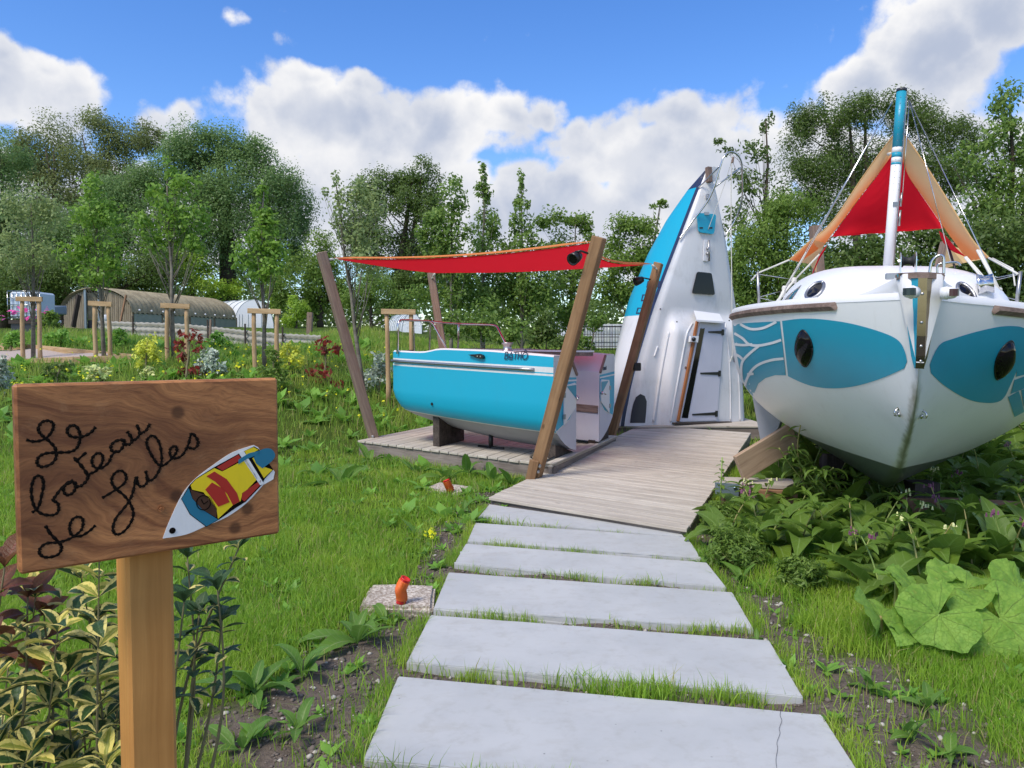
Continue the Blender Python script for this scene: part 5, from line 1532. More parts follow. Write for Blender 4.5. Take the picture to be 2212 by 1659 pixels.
# stays from the mast head
def z4(x, y): return (2900 + x * .5726) / 1.82278, (300 + y * .5726) / 1.82278
top_l, top_r = mp(.935) - side_m * .07, mp(.935) + side_m * .07
for a, bpt in ((top_l, P(*z4(255, 1585), 7.7)), (top_l, P(*z4(330, 1480), 7.4)), (top_r, P(*z4(1880, 1610), 5.7)), (top_r, P(*z4(1475, 1280), 6.6)), (top_r, mp(.42) + side_m * .075)):
    line('stay', a, bpt, .0045, 'steel')
for a, b, r in (((570, 1225), (400, 1400), .009), ((480, 1210), (330, 1470), .010), ((400, 1400), (235, 1600), .012), ((330, 1470), (270, 1580), .016)):
    line('tackle_rope', P(*z4(*a), 7.55), P(*z4(*b), 7.6), r)
for a, b, r in (((1570, 1245), (1760, 1470), .009), ((1580, 1240), (1775, 1465), .006), ((1655, 1195), (1805, 1475), .010), ((1670, 1195), (1815, 1475), .006), ((1805, 1475), (1885, 1615), .012), ((1760, 1470), (1870, 1610), .006)):
    line('tackle_rope', P(*z4(*a), 5.95), P(*z4(*b), 5.75), r)
for x, y in ((330, 1462), (322, 1500), (395, 1405)):
    boxat('tackle_block', P(*z4(x, y), 7.58), .05, .04, .06, MAT['rope'], boat, bevel=.012, rz=.4)
for x, y in ((1760, 1468), (1805, 1475), (1815, 1500)):
    boxat('tackle_block', P(*z4(x, y), 5.78), .045, .035, .05, MAT['rope'], boat, bevel=.01, rz=.4)

# ------------------------------------------------------------------ two-layer awning on the mast
aw = thing('boat_awning', P(1940, 500, 7.6), 'tan, orange and red tent awning hung on the mast of the white boat', 'awning')
def sheet(name, left, right, yl, yr, mat, n=18, m=10, belly=.05):
    """cloth between two curves; left/right lists of z4 points with depths"""
    L = catmull([P(*z4(x, y), Y) for (x, y), Y in zip(left, yl)], n); R = catmull([P(*z4(x, y), Y) for (x, y), Y in zip(right, yr)], n)
    k = min(len(L), len(R)); V, UV = [], []
    for i in range(k):
        for j in range(m + 1):
            t = j / m
            p = L[i].lerp(R[i], t); p = p + Vector((0, belly, -belly * .5)) * math.sin(math.pi * t) * math.sin(math.pi * min(1, i / k * 1.05))
            p.z += .008 * math.sin(t * 25 + i * .9) * (t * (1 - t)) * 2
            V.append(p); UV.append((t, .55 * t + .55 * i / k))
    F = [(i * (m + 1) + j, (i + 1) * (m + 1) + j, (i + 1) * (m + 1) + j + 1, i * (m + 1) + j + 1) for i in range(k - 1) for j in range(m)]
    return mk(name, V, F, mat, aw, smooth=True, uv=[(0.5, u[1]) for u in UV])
sheet('left_panel', [(1118, 365), (1000, 510), (850, 720), (700, 945), (600, 1060), (520, 1120), (365, 1262)], [(1075, 535), (960, 690), (850, 830), (740, 980), (655, 1090), (600, 1160), (440, 1275)], [7.12, 7.2, 7.3, 7.4, 7.5, 7.55, 7.6], [7.15, 7.4, 7.6, 7.75, 7.85, 7.85, 7.7], MAT['layerglow'])
sheet('left_tip', [(520, 1120), (450, 1185), (365, 1262)], [(610, 1150), (575, 1210), (490, 1290)], [7.55, 7.6, 7.62], [7.85, 7.85, 7.8], MAT['tan'], 8, 5)
sheet('right_panel', [(1118, 365), (1200, 465), (1330, 660), (1450, 850), (1560, 1030), (1640, 1150), (1735, 1250)], [(1128, 540), (1180, 680), (1260, 800), (1350, 930), (1440, 1060), (1520, 1170), (1590, 1270)], [7.12, 7.05, 6.9, 6.7, 6.4, 6.2, 6.0], [7.15, 7.3, 7.35, 7.3, 7.1, 6.8, 6.5], MAT['layerglow'])
sheet('red_canopy', [(1065, 545), (960, 695), (850, 835), (740, 985), (655, 1105)], [(1135, 545), (1182, 685), (1262, 805), (1352, 935), (1425, 1045)], [7.2, 7.42, 7.62, 7.8, 7.95], [7.2, 7.34, 7.38, 7.35, 7.25], MAT['red'], 12, 20, .25)
sheet('red_skirt', [(655, 1100), (620, 1160), (570, 1235), (515, 1370)], [(640, 1120), (605, 1200), (570, 1260), (530, 1350)], [7.9, 7.9, 7.85, 7.8], [8.0, 8.0, 7.95, 7.9], MAT['red'], 6, 4)
sheet('red_skirt', [(1390, 1062), (1440, 1100), (1500, 1170), (1575, 1240)], [(1395, 1075), (1440, 1140), (1500, 1185), (1572, 1243)], [7.2, 7.1, 6.9, 6.6], [7.3, 7.2, 6.95, 6.6], MAT['red'], 6, 4)
for ed, mt_ in (([(1118, 365), (1000, 510), (850, 720), (700, 945), (600, 1060), (520, 1120), (365, 1262)], [7.1, 7.18, 7.28, 7.38, 7.48, 7.53, 7.58]), ([(1118, 365), (1200, 465), (1330, 660), (1450, 850), (1560, 1030), (1640, 1150), (1735, 1250)], [7.1, 7.03, 6.88, 6.68, 6.38, 6.18, 5.98])):
    tube('hem', catmull([P(*z4(x, y), Y) for (x, y), Y in zip(ed, mt_)], 8), .007, MAT['tan'], aw, 6)
tube('tie_rope', [P(*z4(365, 1262), 7.6), P(*z4(240, 1315), 7.75), P(*z4(150, 1352), 7.9), P(*z4(100, 1405), 7.9)], .008, MAT['rope'], aw, 6)
tube('tie_rope', [P(*z4(1735, 1250), 5.98), P(*z4(1890, 1335), 5.7), P(*z4(1935, 1360), 5.6)], .008, MAT['rope'], aw, 6)
tube('tie_rope', [P(*z4(1760, 1252), 5.98), P(*z4(1900, 1325), 5.7), P(*z4(1915, 1440), 5.6)], .006, MAT['rope'], aw, 6)
tube('tie_rope', [P(*z4(1575, 1243), 6.55), P(*z4(1600, 1275), 6.4)], .01, MAT['rope'], aw, 6)
tube('tie_strap', [P(*z4(1450, 1150), 7.1), P(*z4(1497, 1300), 6.9), P(*z4(1510, 1365), 6.85)], .011, MAT['black'], aw, 6)
tube('tie_rope', [P(*z4(1050, 545), 7.1), P(*z4(1040, 535), 7.1), P(*z4(1060, 530), 7.0)], .01, MAT['rope'], aw, 6)
# tan sail further back, between two timber posts
bsail = thing('rear_tan_sail', P(2020, 570, 9.2), 'small tan sail hung low behind the cabin of the white boat', 'sail')
V = [P(*z4(x, y), Y) for x, y, Y in ((1450, 1155, 9.0), (1735, 1250, 8.4), (1560, 1285, 8.6), (1440, 1320, 9.0), (1420, 1330, 9.1))]
mk('cloth', V, [(0, 1, 2), (0, 2, 3), (0, 3, 4)], MAT['tan'], bsail)
V = [P(*z4(x, y), Y) for x, y, Y in ((610, 1140, 9.0), (560, 1165, 9.1), (535, 1330, 9.1), (490, 1280, 9.0), (540, 1180, 9.0), (550, 1355, 9.1))]
mk('cloth', V, [(0, 1, 4), (1, 2, 3, 4), (1, 5, 2)], MAT['tan'], bsail)
for lab, a, b in (('grey timber post behind the cabin, left of the mast', (540, 1030), (565, 1360)), ('grey timber post behind the cabin, right of the mast', (1450, 1140), (1400, 1345))):
    pa, pb_ = P(*z4(*a), 9.6), P(*z4(*b), 9.6)
    pc = pb_ + (pb_ - pa).normalized() * ((pb_.z - H(pb_.x, pb_.y)) + .05)
    T = thing('awning_post', pc, lab, 'post', 'timber posts behind the white boat')
    beam('shaft', pc, pa, .12, .12, MAT['postwood'], T, up=(0, 1, 0), bevel=.006)

# ------------------------------------------------------------------ timber cradle beside the boardwalk
cr_ = thing('boat_cradle', P(1640, 1060, 7.0), 'timber cradle with a slanting brace under the left side of the white boat', 'cradle')
a, b = P(1596, 1012, 7.0), P(1715, 940, 7.2)
beam('brace', a, b, .05, .25, MAT['bracewood'], cr_)
pA, pB = P(1548, 1046, 6.95), P(1760, 1062, 6.9)
prism('deck_board', [P(1552, 1042, 6.95), P(1700, 1050, 6.9), P(1735, 1035, 7.4), P(1560, 1030, 7.4)], (0, 0, -.03), MAT['deck'], cr_)
beam('beam', P(1560, 1072, 6.96), P(1720, 1080, 6.88), .10, .17, MAT['redwood'], cr_)
beam('beam', Vector((3.4, 6.6, .12)), Vector((4.3, 6.3, .12)), .14, .2, MAT['redwood'], cr_)
beam('beam', bp(2.3, .3, .02), bp(2.3, .3, .36), .22, .2, MAT['darkwood'], cr_)
beam('beam', bp(3.4, -.4, .02), bp(3.4, -.4, .40), .2, .2, MAT['darkwood'], cr_)
br = prism('bracket', [P(*z3(x, y), 6.86) for x, y in ((25, 1500), (178, 1512), (170, 1590), (30, 1580))], (0, .012, 0), MAT['galv'], cr_)
for x, y in ((65, 1520), (150, 1532)):
    V, F = lathe_geo([(.02, 0), (.018, .012), (.006, .016)], axis_mat(P(*z3(x, y), 6.855), (0, -1, 0)), 8); mk('bolt', V, F, MAT['steel'], br)
# ------------------------------------------------------------------ wooden sign on its post
def z5(x, y): return x * .3141, 768.1 + y * .3142
BT0, BT1 = P(30, 830, 1.20), P(600, 817, 1.475)     # top corners of the board face
zt = (BT0.z + BT1.z) / 2
BT0.z = BT1.z = zt
bx = (BT1 - BT0); BLEN = bx.length; bx.normalize()
bnrm = Vector((bx.y, -bx.x, 0))                     # towards the camera
BH = BT0.z - PLN(38, 1243, BT0, bnrm).z
sign = thing('wooden_sign', (BT0 + BT1) / 2 - Vector((0, 0, zt)), 'brown wooden sign with burnt lettering and a painted boat, at left front', 'sign')
bc = (BT0 + BT1) / 2 - Vector((0, 0, BH / 2)) - bnrm * .016
Mb = Matrix((bx, -bnrm, Vector((0, 0, 1)))).transposed().to_4x4(); Mb.translation = bc
board = share('board', box_mesh('board', BLEN, .032, BH, MAT['signboard'], .004), Mb, sign)
spn = lambda off: (lambda u, v: PLN(u, v, BT0 + bnrm * off, bnrm))
pc0, pc1 = PLN(328, 1200, BT0 - bnrm * .075, bnrm), None
pcx = PLN(327, 1230, BT0 - bnrm * .032, bnrm)
post_c = pcx - bnrm * .046
Mp = Matrix((Vector((0, 0, 1)), bx, bnrm)).transposed().to_4x4(); Mp.translation = Vector((post_c.x, post_c.y, (zt - .02) / 2 - .1))
share('post', box_mesh('post', zt - .02 + .2, .080, .080, MAT['signpost'], .006), Mp, sign)
WORDS = {
    'lettering': [[(180, 578), (240, 590), (310, 570), (355, 520), (365, 470), (330, 448), (285, 460), (262, 505), (285, 545), (340, 590), (380, 640), (385, 700), (350, 745), (290, 765), (255, 745), (262, 700), (310, 672), (380, 665), (470, 662), (520, 640), (545, 590), (545, 530), (520, 485), (480, 485), (460, 520), (490, 555), (560, 557), (620, 530), (655, 490)]],
    'lettering.bateau': [[(218, 1078), (262, 1040), (285, 960), (298, 880), (280, 830), (240, 835), (216, 900), (218, 980), (242, 1050), (290, 1088), (360, 1096), (400, 1070), (397, 1015), (365, 995), (385, 960), (430, 905), (500, 860), (455, 880), (435, 920), (455, 955), (495, 945), (518, 905), (508, 868), (535, 900), (575, 880), (602, 830), (560, 760), (505, 698)],
                         [(602, 830), (615, 812), (660, 790), (702, 730), (700, 682), (665, 672), (632, 710), (642, 760), (690, 775), (745, 735), (765, 690), (800, 650)], [(525, 722), (592, 664)],
                         [(842, 578), (790, 590), (760, 628), (777, 660), (820, 655), (850, 610), (845, 575), (868, 612), (900, 600), (905, 570), (872, 520)], [(905, 585), (935, 572), (960, 535), (938, 472)], [(960, 535), (978, 530), (1005, 512), (1030, 468)]],
    'lettering.Jules': [[(700, 978), (765, 940), (850, 880), (866, 825), (830, 790), (785, 810), (765, 860), (790, 910), (850, 960), (895, 1020), (915, 1090), (890, 1160), (840, 1215), (795, 1226), (775, 1190), (795, 1120), (850, 1050), (890, 995), (915, 930), (935, 830)],
                        [(935, 830), (950, 890), (985, 897), (1012, 860), (1000, 790)], [(1005, 830), (1025, 860), (1065, 835), (1102, 765), (1110, 690), (1092, 595), (1050, 550), (1012, 575), (1010, 620), (1050, 700), (1090, 750), (1130, 750), (1185, 700), (1216, 650), (1200, 622), (1170, 642), (1172, 690), (1210, 705), (1255, 678), (1292, 610), (1315, 535), (1352, 570), (1360, 610), (1330, 640), (1290, 628)]],
    'lettering.de': [[(310, 1168), (350, 1230), (410, 1290), (420, 1330), (390, 1370), (320, 1385), (275, 1365), (275, 1325), (320, 1290), (400, 1282), (470, 1262), (525, 1228), (562, 1190), (570, 1130), (540, 1107), (497, 1125), (477, 1180), (492, 1230), (550, 1240), (612, 1205), (655, 1165)]]}
pr = spn(-.0018)
for nm, strokes in WORDS.items():
    parts = []
    for st in strokes:
        path = catmull([Vector((x, y, 0)) for x, y in st], 6)
        pts = [pr(*z5(p.x, p.y)) for p in path]
        parts.append(tube_geo(pts, [.0032 + .0006 * math.sin(i * 1.7) for i in range(len(pts))], 6))
        # short ticks from the burning tool
        for i in range(1, len(path) - 1):
            t = (path[i + 1] - path[i - 1]).normalized(); nn = Vector((-t.y, t.x, 0)) * 15
            if i % 2: parts.append(tube_geo([pr(*z5(*(path[i] + nn).xy)), pr(*z5(*(path[i] - nn).xy))], .0024, 4))
    V, F = join_geo(parts)
    mk('lettering', V, F, MAT['burn'], sign)
def flat(name, pts, off, mat, parent, thick=.0006):
    o = prism(name, [spn(off)(*z5(x, y)) for x, y in pts], -bnrm * thick, MAT[mat], parent)
    return o
pb = flat('painted_boat', cm2([(1120, 1258), (1160, 1150), (1250, 960), (1340, 850), (1470, 750), (1600, 665), (1745, 615)]) + [(1775, 630), (1890, 800), (1880, 850)] + cm2([(1810, 890), (1700, 1010), (1560, 1110), (1410, 1175), (1280, 1230), (1120, 1258)])[:-1], .0012, 'pwhite', sign, .0011)
flat('painted_outline', [(1304, 890), (1345, 848), (1472, 768), (1640, 676), (1748, 624), (1783, 644), (1880, 784), (1822, 846), (1800, 890), (1690, 1005), (1630, 1042), (1506, 1128), (1418, 1178), (1305, 1092), (1246, 985)], .0018, 'burn', pb)
for nm, pts, mt_ in (
        ('painted_floor', [(1312, 892), (1348, 852), (1475, 774), (1530, 797), (1690, 712), (1772, 846), (1664, 958), (1655, 1000), (1600, 1030), (1500, 1122), (1490, 1060), (1400, 940), (1322, 922)], 'pyellow'),
        ('painted_stern', [(1682, 657), (1745, 630), (1778, 648), (1700, 688)], 'pyellow'),
        ('painted_stern', [(1735, 706), (1765, 690), (1800, 760), (1875, 785), (1815, 842)], 'pyellow'),
        ('painted_bench', [(1492, 768), (1640, 682), (1664, 714), (1530, 792)], 'pred'),
        ('painted_bench', [(1795, 856), (1790, 890), (1682, 1003), (1662, 988), (1664, 946)], 'pred'),
        ('painted_crossbar', [(1640, 668), (1676, 655), (1815, 880), (1790, 892)], 'pwhite'),
        ('painted_windscreen', [(1250, 986), (1298, 912), (1322, 982), (1392, 1060), (1500, 1127), (1420, 1174), (1310, 1090)], 'pteal'),
        ('painted_dashboard', [(1310, 922), (1372, 944), (1448, 970), (1492, 1052), (1488, 1114), (1392, 1058), (1324, 980)], 'pbrown')):
    flat(nm, pts, .0024, mt_, pb)
for nm, pts, mt_ in (('painted_seat', [(1412, 922), (1458, 872), (1538, 918), (1580, 1008), (1502, 1040), (1450, 970)], 'pred'),
                     ('painted_seat_back', [(1420, 830), (1475, 797), (1560, 850), (1630, 945), (1648, 1003), (1602, 1028), (1562, 950), (1482, 868)], 'pred'),
                     ('painted_motor', cm2([(1745, 702), (1785, 655), (1830, 638), (1870, 645), (1892, 680), (1880, 715), (1840, 750), (1805, 775)], 3) + [(1762, 742)], 'pteal'),
                     ('painted_tiller', [(1640, 748), (1640, 716), (1710, 672), (1782, 655), (1790, 676), (1700, 710)], 'pteal')):
    flat(nm, pts, .0030, mt_, pb)
V, F = join_geo([tube_geo([spn(.0032)(*z5(1400 + 48 * math.cos(t), 1012 + 50 * math.sin(t))) for t in np.linspace(0, 6.28, 20)], .0010, 4), tube_geo([spn(.0032)(*z5(1385, 990)), spn(.0032)(*z5(1402, 1022)), spn(.0032)(*z5(1430, 1000))], .0010, 4)])
mk('painted_wheel', V, F, MAT['burn'], pb)
for x, y, m in ((1185, 1203, 'burn'), (1107, 1052, 'varnish')):
    V, F = lathe_geo([(.0055, 0), (.0055, .0012), (.003, .0008), (.002, .0018)], axis_mat(spn(.001)(*z5(x, y)), bnrm), 14)
    mk('screw', V, F, MAT[m], sign)

# ------------------------------------------------------------------ concrete pads with orange conduit ends
def conduit(label, pts, r, idx):
    T = thing('conduit', pts[0], label, 'conduit', 'orange conduit ends sticking out of concrete pads')
    path = catmull(pts, 14)
    def ribbed(a, b, rr, mat, nm):
        seg = path[a:b + 1]; pp, rs = [], []
        for i in range(len(seg) - 1):
            for k in range(3):
                pp.append(seg[i].lerp(seg[i + 1], k / 3)); rs.append(rr * (1.0 if k == 1 else .84))
        V, F = tube_geo(pp, rs, 14, cap=False)
        return mk(nm, V, F, mat, T, smooth=True)
    n = len(path) - 1
    ribbed(0, n, r * .85, MAT['redplastic'], 'inner_pipe')
    ribbed(int(n * .22), int(n * .93), r, MAT['orangeplastic'], 'outer_sleeve')
    V, F = lathe_geo([(r * .9, 0), (r * .9, .006), (r * .62, .006), (r * .55, -.02)], axis_mat(path[-1], path[-1] - path[-3]), 14)
    mk('rim', V, F, MAT['redplastic'], T, smooth=True)
for i, q in enumerate(PADS):
    lab = ['rough concrete pad beside the path, nearer of the two', 'rough concrete pad in front of the boardwalk corner, farther of the two'][i]
    cpt = sum(q, Vector()) / 4
    bm = bmesh.new()
    top = [bm.verts.new((p.x, p.y, .045)) for p in q]; bot = [bm.verts.new((p.x, p.y, -.05)) for p in q]
    bm.faces.new(top); bm.faces.new(bot[::-1])
    for k in range(4): bm.faces.new((top[k], bot[k], bot[(k + 1) % 4], top[(k + 1) % 4]))
    bmesh.ops.recalc_face_normals(bm, faces=bm.faces)
    bmesh.ops.bevel(bm, geom=bm.edges[:], offset=.018, segments=2, affect='EDGES')
    bmesh.ops.subdivide_edges(bm, edges=bm.edges[:], cuts=2)
    for v in bm.verts: v.co += Vector((random.uniform(-.004, .004), random.uniform(-.004, .004), random.uniform(-.004, .004)))
    me = bpy.data.meshes.new('concrete_pad'); bm.to_mesh(me); bm.free(); me.materials.append(MAT['pad'])
    tag(place(bpy.data.objects.new('concrete_pad', me)), lab, 'pad', 'rough concrete pads with conduits')
b0 = G(866, 1303, .045)
conduit('bent orange and red conduit end on the nearer pad', [b0, P(868, 1290, b0.y), P(866, 1272, b0.y - .005), P(876, 1251, b0.y - .01)], .034, 0)
b0 = G(970, 1062, .045)
conduit('short orange and red conduit end on the farther pad', [b0 + Vector((.03, 0, 0)), P(972, 1056, b0.y), P(968, 1048, b0.y), P(964, 1038, b0.y)], .042, 1)
# ------------------------------------------------------------------ tree guards: two stakes and a crossbar
def z6(x, y): return (x * .5877) / 1.82278, (1050 + y * .5877) / 1.82278
GUARDS = [  # left stake, right stake as (x, top, bottom), distance, label
    ((147, 205, 545), (262, 207, 555), 16.6, 'peeled stake frame around the leftmost staked tree'),
    ((632, 235, 565), (727, 240, 580), 16.2, 'peeled stake frame around the second staked tree from the left'),
    ((1117, 250, 580), (1247, 255, 560), 15.6, 'peeled stake frame in front of the arched shed'),
    ((1699, 285, 645), (1853, 290, 590), 15.0, 'peeled stake frame left of the grey leaning post'),
    ((2592, 290, 640), (2752, 293, 620), 14.6, 'peeled stake frame behind the left end of the blue half hull')]
for (l, r, Y, lab) in GUARDS:
    T = None; tops = []
    for (x, t, b) in (l, r):
        pt = P(*z6(x, t + 12), Y); zb_ = min(P(*z6(x, b), Y).z, H(pt.x, Y)) - .05
        pbm = Vector((pt.x + random.uniform(-.02, .02), Y, zb_))
        if T is None: T = thing('tree_guard', (pt.x, Y, zb_), lab, 'tree guard', 'tree guards of peeled stakes')
        path = [pbm.lerp(pt, f) + Vector((random.uniform(-.008, .008), 0, 0)) for f in np.linspace(0, 1, 6)]
        V, F = tube_geo([p - pbm for p in path], [.048, .046, .045, .044, .043, .042], 9)
        R = Matrix.Rotation(-math.pi / 2, 4, 'Y')
        mk('stake', [R.inverted() @ v for v in V], F, MAT['stake'], T, M=Matrix.Translation(pbm) @ R, smooth=True)
        tops.append(pt)
    d = (tops[1] - tops[0]).normalized()
    beam('crossbar', tops[0] - d * .10 + Vector((0, -.05, .0)), tops[1] + d * .10 + Vector((0, -.05, .0)), .04, .10, MAT['stake'], T)

# ------------------------------------------------------------------ arched shed with corrugated roof
shed = thing('arched_shed', (-16, 34, 2.3), 'old arched shed with mossy corrugated roof and board front', 'shed')
A0 = P(*z6(432, 410), 33.5); A1 = P(*z6(892, 412), 34.0); A2 = P(*z6(1588, 418), 41.0)
A0.z = A1.z = A2.z = 2.30
eave = P(*z6(890, 302), 34.0).z; apex = P(*z6(650, 152), 33.8).z
wdir = (A1 - A0); wlen = wdir.length; wdir.normalize()
ldir = (A2 - A1); llen = ldir.length; ldir.normalize()
def arch(f):
    """f 0..1 across the end wall -> height"""
    t = abs(2 * f - 1)
    return eave + (apex - eave) * math.sqrt(max(0, 1 - t ** 2.2))
NW = 34
for k in range(NW):    # upright boards of the front wall
    f0, f1 = k / NW, (k + 1) / NW
    if .32 < (f0 + f1) / 2 < .52: continue
    a, b = A0 + wdir * (wlen * f0 + .006), A0 + wdir * (wlen * f1 - .006)
    h = min(arch(max(.02, f0)), arch(min(.98, f1))) - .02
    V, F = prism_geo([Vector((a.x, a.y, 2.2)), Vector((b.x, b.y, 2.2)), Vector((b.x, b.y, h)), Vector((a.x, a.y, h))], Vector((0, random.uniform(-.035, -.015), 0)))
    mk('board', [Vector((v.z, v.x, v.y)) for v in V], F, MAT['shedwood'], shed, M=Matrix(((0, 1, 0, 0), (0, 0, 1, 0), (1, 0, 0, 0), (0, 0, 0, 1))))
da, db = A0 + wdir * wlen * .32, A0 + wdir * wlen * .52
zt_ = 3.25
prism('door', [Vector((da.x, da.y + .1, 2.2)), Vector((db.x, db.y + .1, 2.2)), Vector((db.x, db.y + .1, zt_ - .45)), Vector((da.x, da.y + .1, zt_ - .45))], (0, .04, 0), MAT['charcoal'], shed)
prism('door_light', [Vector((da.x, da.y + .1, zt_ - .42)), Vector((db.x, db.y + .1, zt_ - .42)), Vector((db.x, db.y + .1, arch(.5) - .12)), Vector((da.x, da.y + .1, arch(.35) - .12))], (0, .04, 0), MAT['corr'], shed)
for p in (da, db): beam('door_post', Vector((p.x, p.y - .05, 2.2)), Vector((p.x, p.y - .05, arch(.45))), .09, .09, MAT['galv'], shed)
beam('leaning_plank', P(*z6(490, 405), 33.0), P(*z6(530, 190), 33.2), .06, .30, MAT['darkwood'], shed, up=(0, 1, 0))
beam('leaning_plank', P(*z6(806, 380), 33.2), P(*z6(845, 190), 33.4), .05, .12, MAT['redwood'], shed, up=(0, 1, 0))
# corrugated roof: real waves along the length
NL, NA = 150, 22
V = []
for i in range(NL + 1):
    l = llen * 1.0 * i / NL - .15
    wave = .045 * math.sin(2 * math.pi * i / NL * 25)
    for j in range(NA + 1):
        f = j / NA; th = math.pi * (1 - f)
        cxx = .5 + .52 * math.cos(th)
        z = eave - .05 + (apex - eave + .10) * (math.sin(th) ** .9)
        p = A0 + wdir * (wlen * cxx) + ldir * l
        V.append(Vector((p.x, p.y, z + wave * (1 if .05 < f < .95 else .7))))
F = [(i * (NA + 1) + j, (i + 1) * (NA + 1) + j, (i + 1) * (NA + 1) + j + 1, i * (NA + 1) + j + 1) for i in range(NL) for j in range(NA)]
mk('roof', V, F, MAT['corr'], shed, smooth=True)
for k in range(10):
    p = A1 + ldir * llen * (k + .5) / 10
    V, F = lathe_geo([(.05, 0), (.05, .03), (.02, .05)], axis_mat(Vector((p.x, p.y - .06, eave + .08)) + wdir * .05, (.5, -.8, .2)), 6); mk('roof_bolt', V, F, MAT['whiteclean'], shed)
for k in range(4):   # glazed side
    p0, p1 = A1 + ldir * (llen * (k / 4) + .08), A1 + ldir * (llen * ((k + 1) / 4) - .08)
    prism('side_pane', [Vector((p0.x, p0.y, 2.42)), Vector((p1.x, p1.y, 2.42)), Vector((p1.x, p1.y, eave - .06)), Vector((p0.x, p0.y, eave - .06))], (0, .03, 0), MAT['glass'], shed)
    beam('side_post', Vector((p0.x - .06, p0.y - .02, 2.2)), Vector((p0.x - .06, p0.y - .02, eave - .05)), .08, .08, MAT['shedwood'], shed)
beam('side_sill', Vector((A1.x, A1.y - .03, 2.36)), Vector((A2.x, A2.y - .03, 2.36)), .08, .12, MAT['shedwood'], shed)
prism('rear_wall', [Vector((A2.x, A2.y, 2.2)), Vector((A2.x, A2.y, eave)), Vector((A2.x, A2.y, eave)) - wdir * wlen * .5 + Vector((0, 0, apex - eave)), Vector((A2.x, A2.y, eave)) - wdir * wlen, Vector((A2.x, A2.y, 2.2)) - wdir * wlen], (0, .05, 0), MAT['shedwood'], shed)

# ------------------------------------------------------------------ plastic tunnels
def tunnel(label, L, R, Y0, lng, zbase, ztop, hoops=6):
    """half-round plastic tunnel, L/R pixel edges of the near end"""
    a, b = P(L, 700, Y0), P(R, 700, Y0); a.z = b.z = zbase
    T = thing('plastic_tunnel', a, label, 'polytunnel', 'white plastic tunnels')
    w = (b - a); V = []
    n, m = 14, 16
    dv = Vector((lng[0], lng[1], 0))
    for i in range(m + 1):
        for j in range(n + 1):
            th = math.pi * j / n
            p = a + w * (.5 - .5 * math.cos(th)) + dv * (i / m)
            V.append(Vector((p.x, p.y, zbase + (ztop - zbase) * math.sin(th) ** .8 + .02 * math.sin(i * 2.4) * math.sin(th))))
    F = [(i * (n + 1) + j, (i + 1) * (n + 1) + j, (i + 1) * (n + 1) + j + 1, i * (n + 1) + j + 1) for i in range(m) for j in range(n)]
    mk('cover', V, F, MAT['plasticsheet'], T, smooth=True)
    for e, dy in ((0, -.01), (m, .01)):
        mk('end_sheet', [V[e * (n + 1) + j] + Vector((0, dy, 0)) for j in range(n + 1)], [tuple(range(n + 1))], MAT['plasticsheet'], T)
    for i in range(0, m + 1, max(1, m // hoops)):
        tube('hoop', [V[i * (n + 1) + j] + Vector((0, 0, .015)) for j in range(n + 1)], .02, MAT['galv'], T, 5)
    return T
t1 = tunnel('white plastic tunnel behind the right end of the arched shed', 505, 592, 43, (-4.0, 3.0), 2.4, P(540, 648, 43).z)
for x in (1605, 1625, 1665, 1690, 1752):
    beam('cane', P(*z6(x, 415), 42.6), P(*z6(x, 320), 42.6), .03, .03, MAT['galv'], t1)
tunnel('low white plastic tunnel seen left of the far sail post', 868, 912, 30, (-1.0, 2.5), 2.1, P(880, 677, 30).z)
tunnel('very low white plastic tunnel half hidden by the orchard', 1190, 1235, 30, (-.6, 2), 2.0, P(1200, 695, 30).z)

# ------------------------------------------------------------------ tank in a cage on a pallet, pipes
tk = thing('water_tank', P(48, 672, 27), 'white plastic tank in a metal cage at the far left', 'tank')
ta, tb = P(16, 629, 27), P(86, 632, 27)
zt1, zt0 = ta.z, ta.z - .95
dv = (tb - ta); dv.z = 0
cen = (ta + tb) / 2 + Vector((0, .5, 0))
boxat('bottle', Vector((cen.x, cen.y, (zt0 + zt1) / 2)), dv.length - .06, .95, zt1 - zt0 - .04, MAT['tote'], tk, bevel=.06)
for k in range(8):
    x = ta.x + dv.x * k / 7
    tube('cage_bar', [Vector((x, ta.y - .01, zt0 - .02)), Vector((x, ta.y - .01, zt1))], .014, MAT['steel'], tk, 6)
for k in range(5):
    z = zt0 + (zt1 - zt0) * k / 4
    tube('cage_bar', [Vector((ta.x, ta.y - .02, z)), Vector((tb.x, ta.y - .02, z))], .014, MAT['steel'], tk, 6)
boxat('pallet', Vector((cen.x, cen.y, zt0 - .12)), dv.length, 1.0, .14, MAT['darkwood'], tk)
boxat('stand', Vector((cen.x, cen.y, (zt0 - .2 + 2.0) / 2)), dv.length * .9, .9, zt0 - .2 - 1.9, MAT['charcoal'], tk)
pp = thing('pipe_stack', P(105, 672, 28), 'stack of blue grey pipes beside the caged tank', 'pipes')
for k in range(5):
    tube('pipe', [P(*z6(275, 272 + 9 * k), 28.2), P(*z6(440, 275 + 9 * k), 29)], .075, paint('blue_grey_pipe_%d' % k, (.22, .27, .33), .4), pp, 10)
for k, (x, y, w, h, mt_, lab) in enumerate(((360, 372, 90, 24, 'plasticsheet', 'white sheet of plastic lying by the shed door'), (705, 350, 35, 50, 'whiteclean', 'pale bucket by the second tree guard'))):
    c = P(*z6(x, y), 31)
    s = 31 * .3224 / 1645
    V, F = lathe_geo([(w * s * .4, 0), (w * s * .5, h * s * .5), (w * s * .48, h * s), (w * s * .40, h * s * 1.05)], Matrix.Translation(c - Vector((0, 0, h * s * .5))), 12)
    tag(mk('bucket' if k else 'plastic_heap', V, F, MAT[mt_], smooth=True), lab, 'bucket' if k else 'plastic sheet')

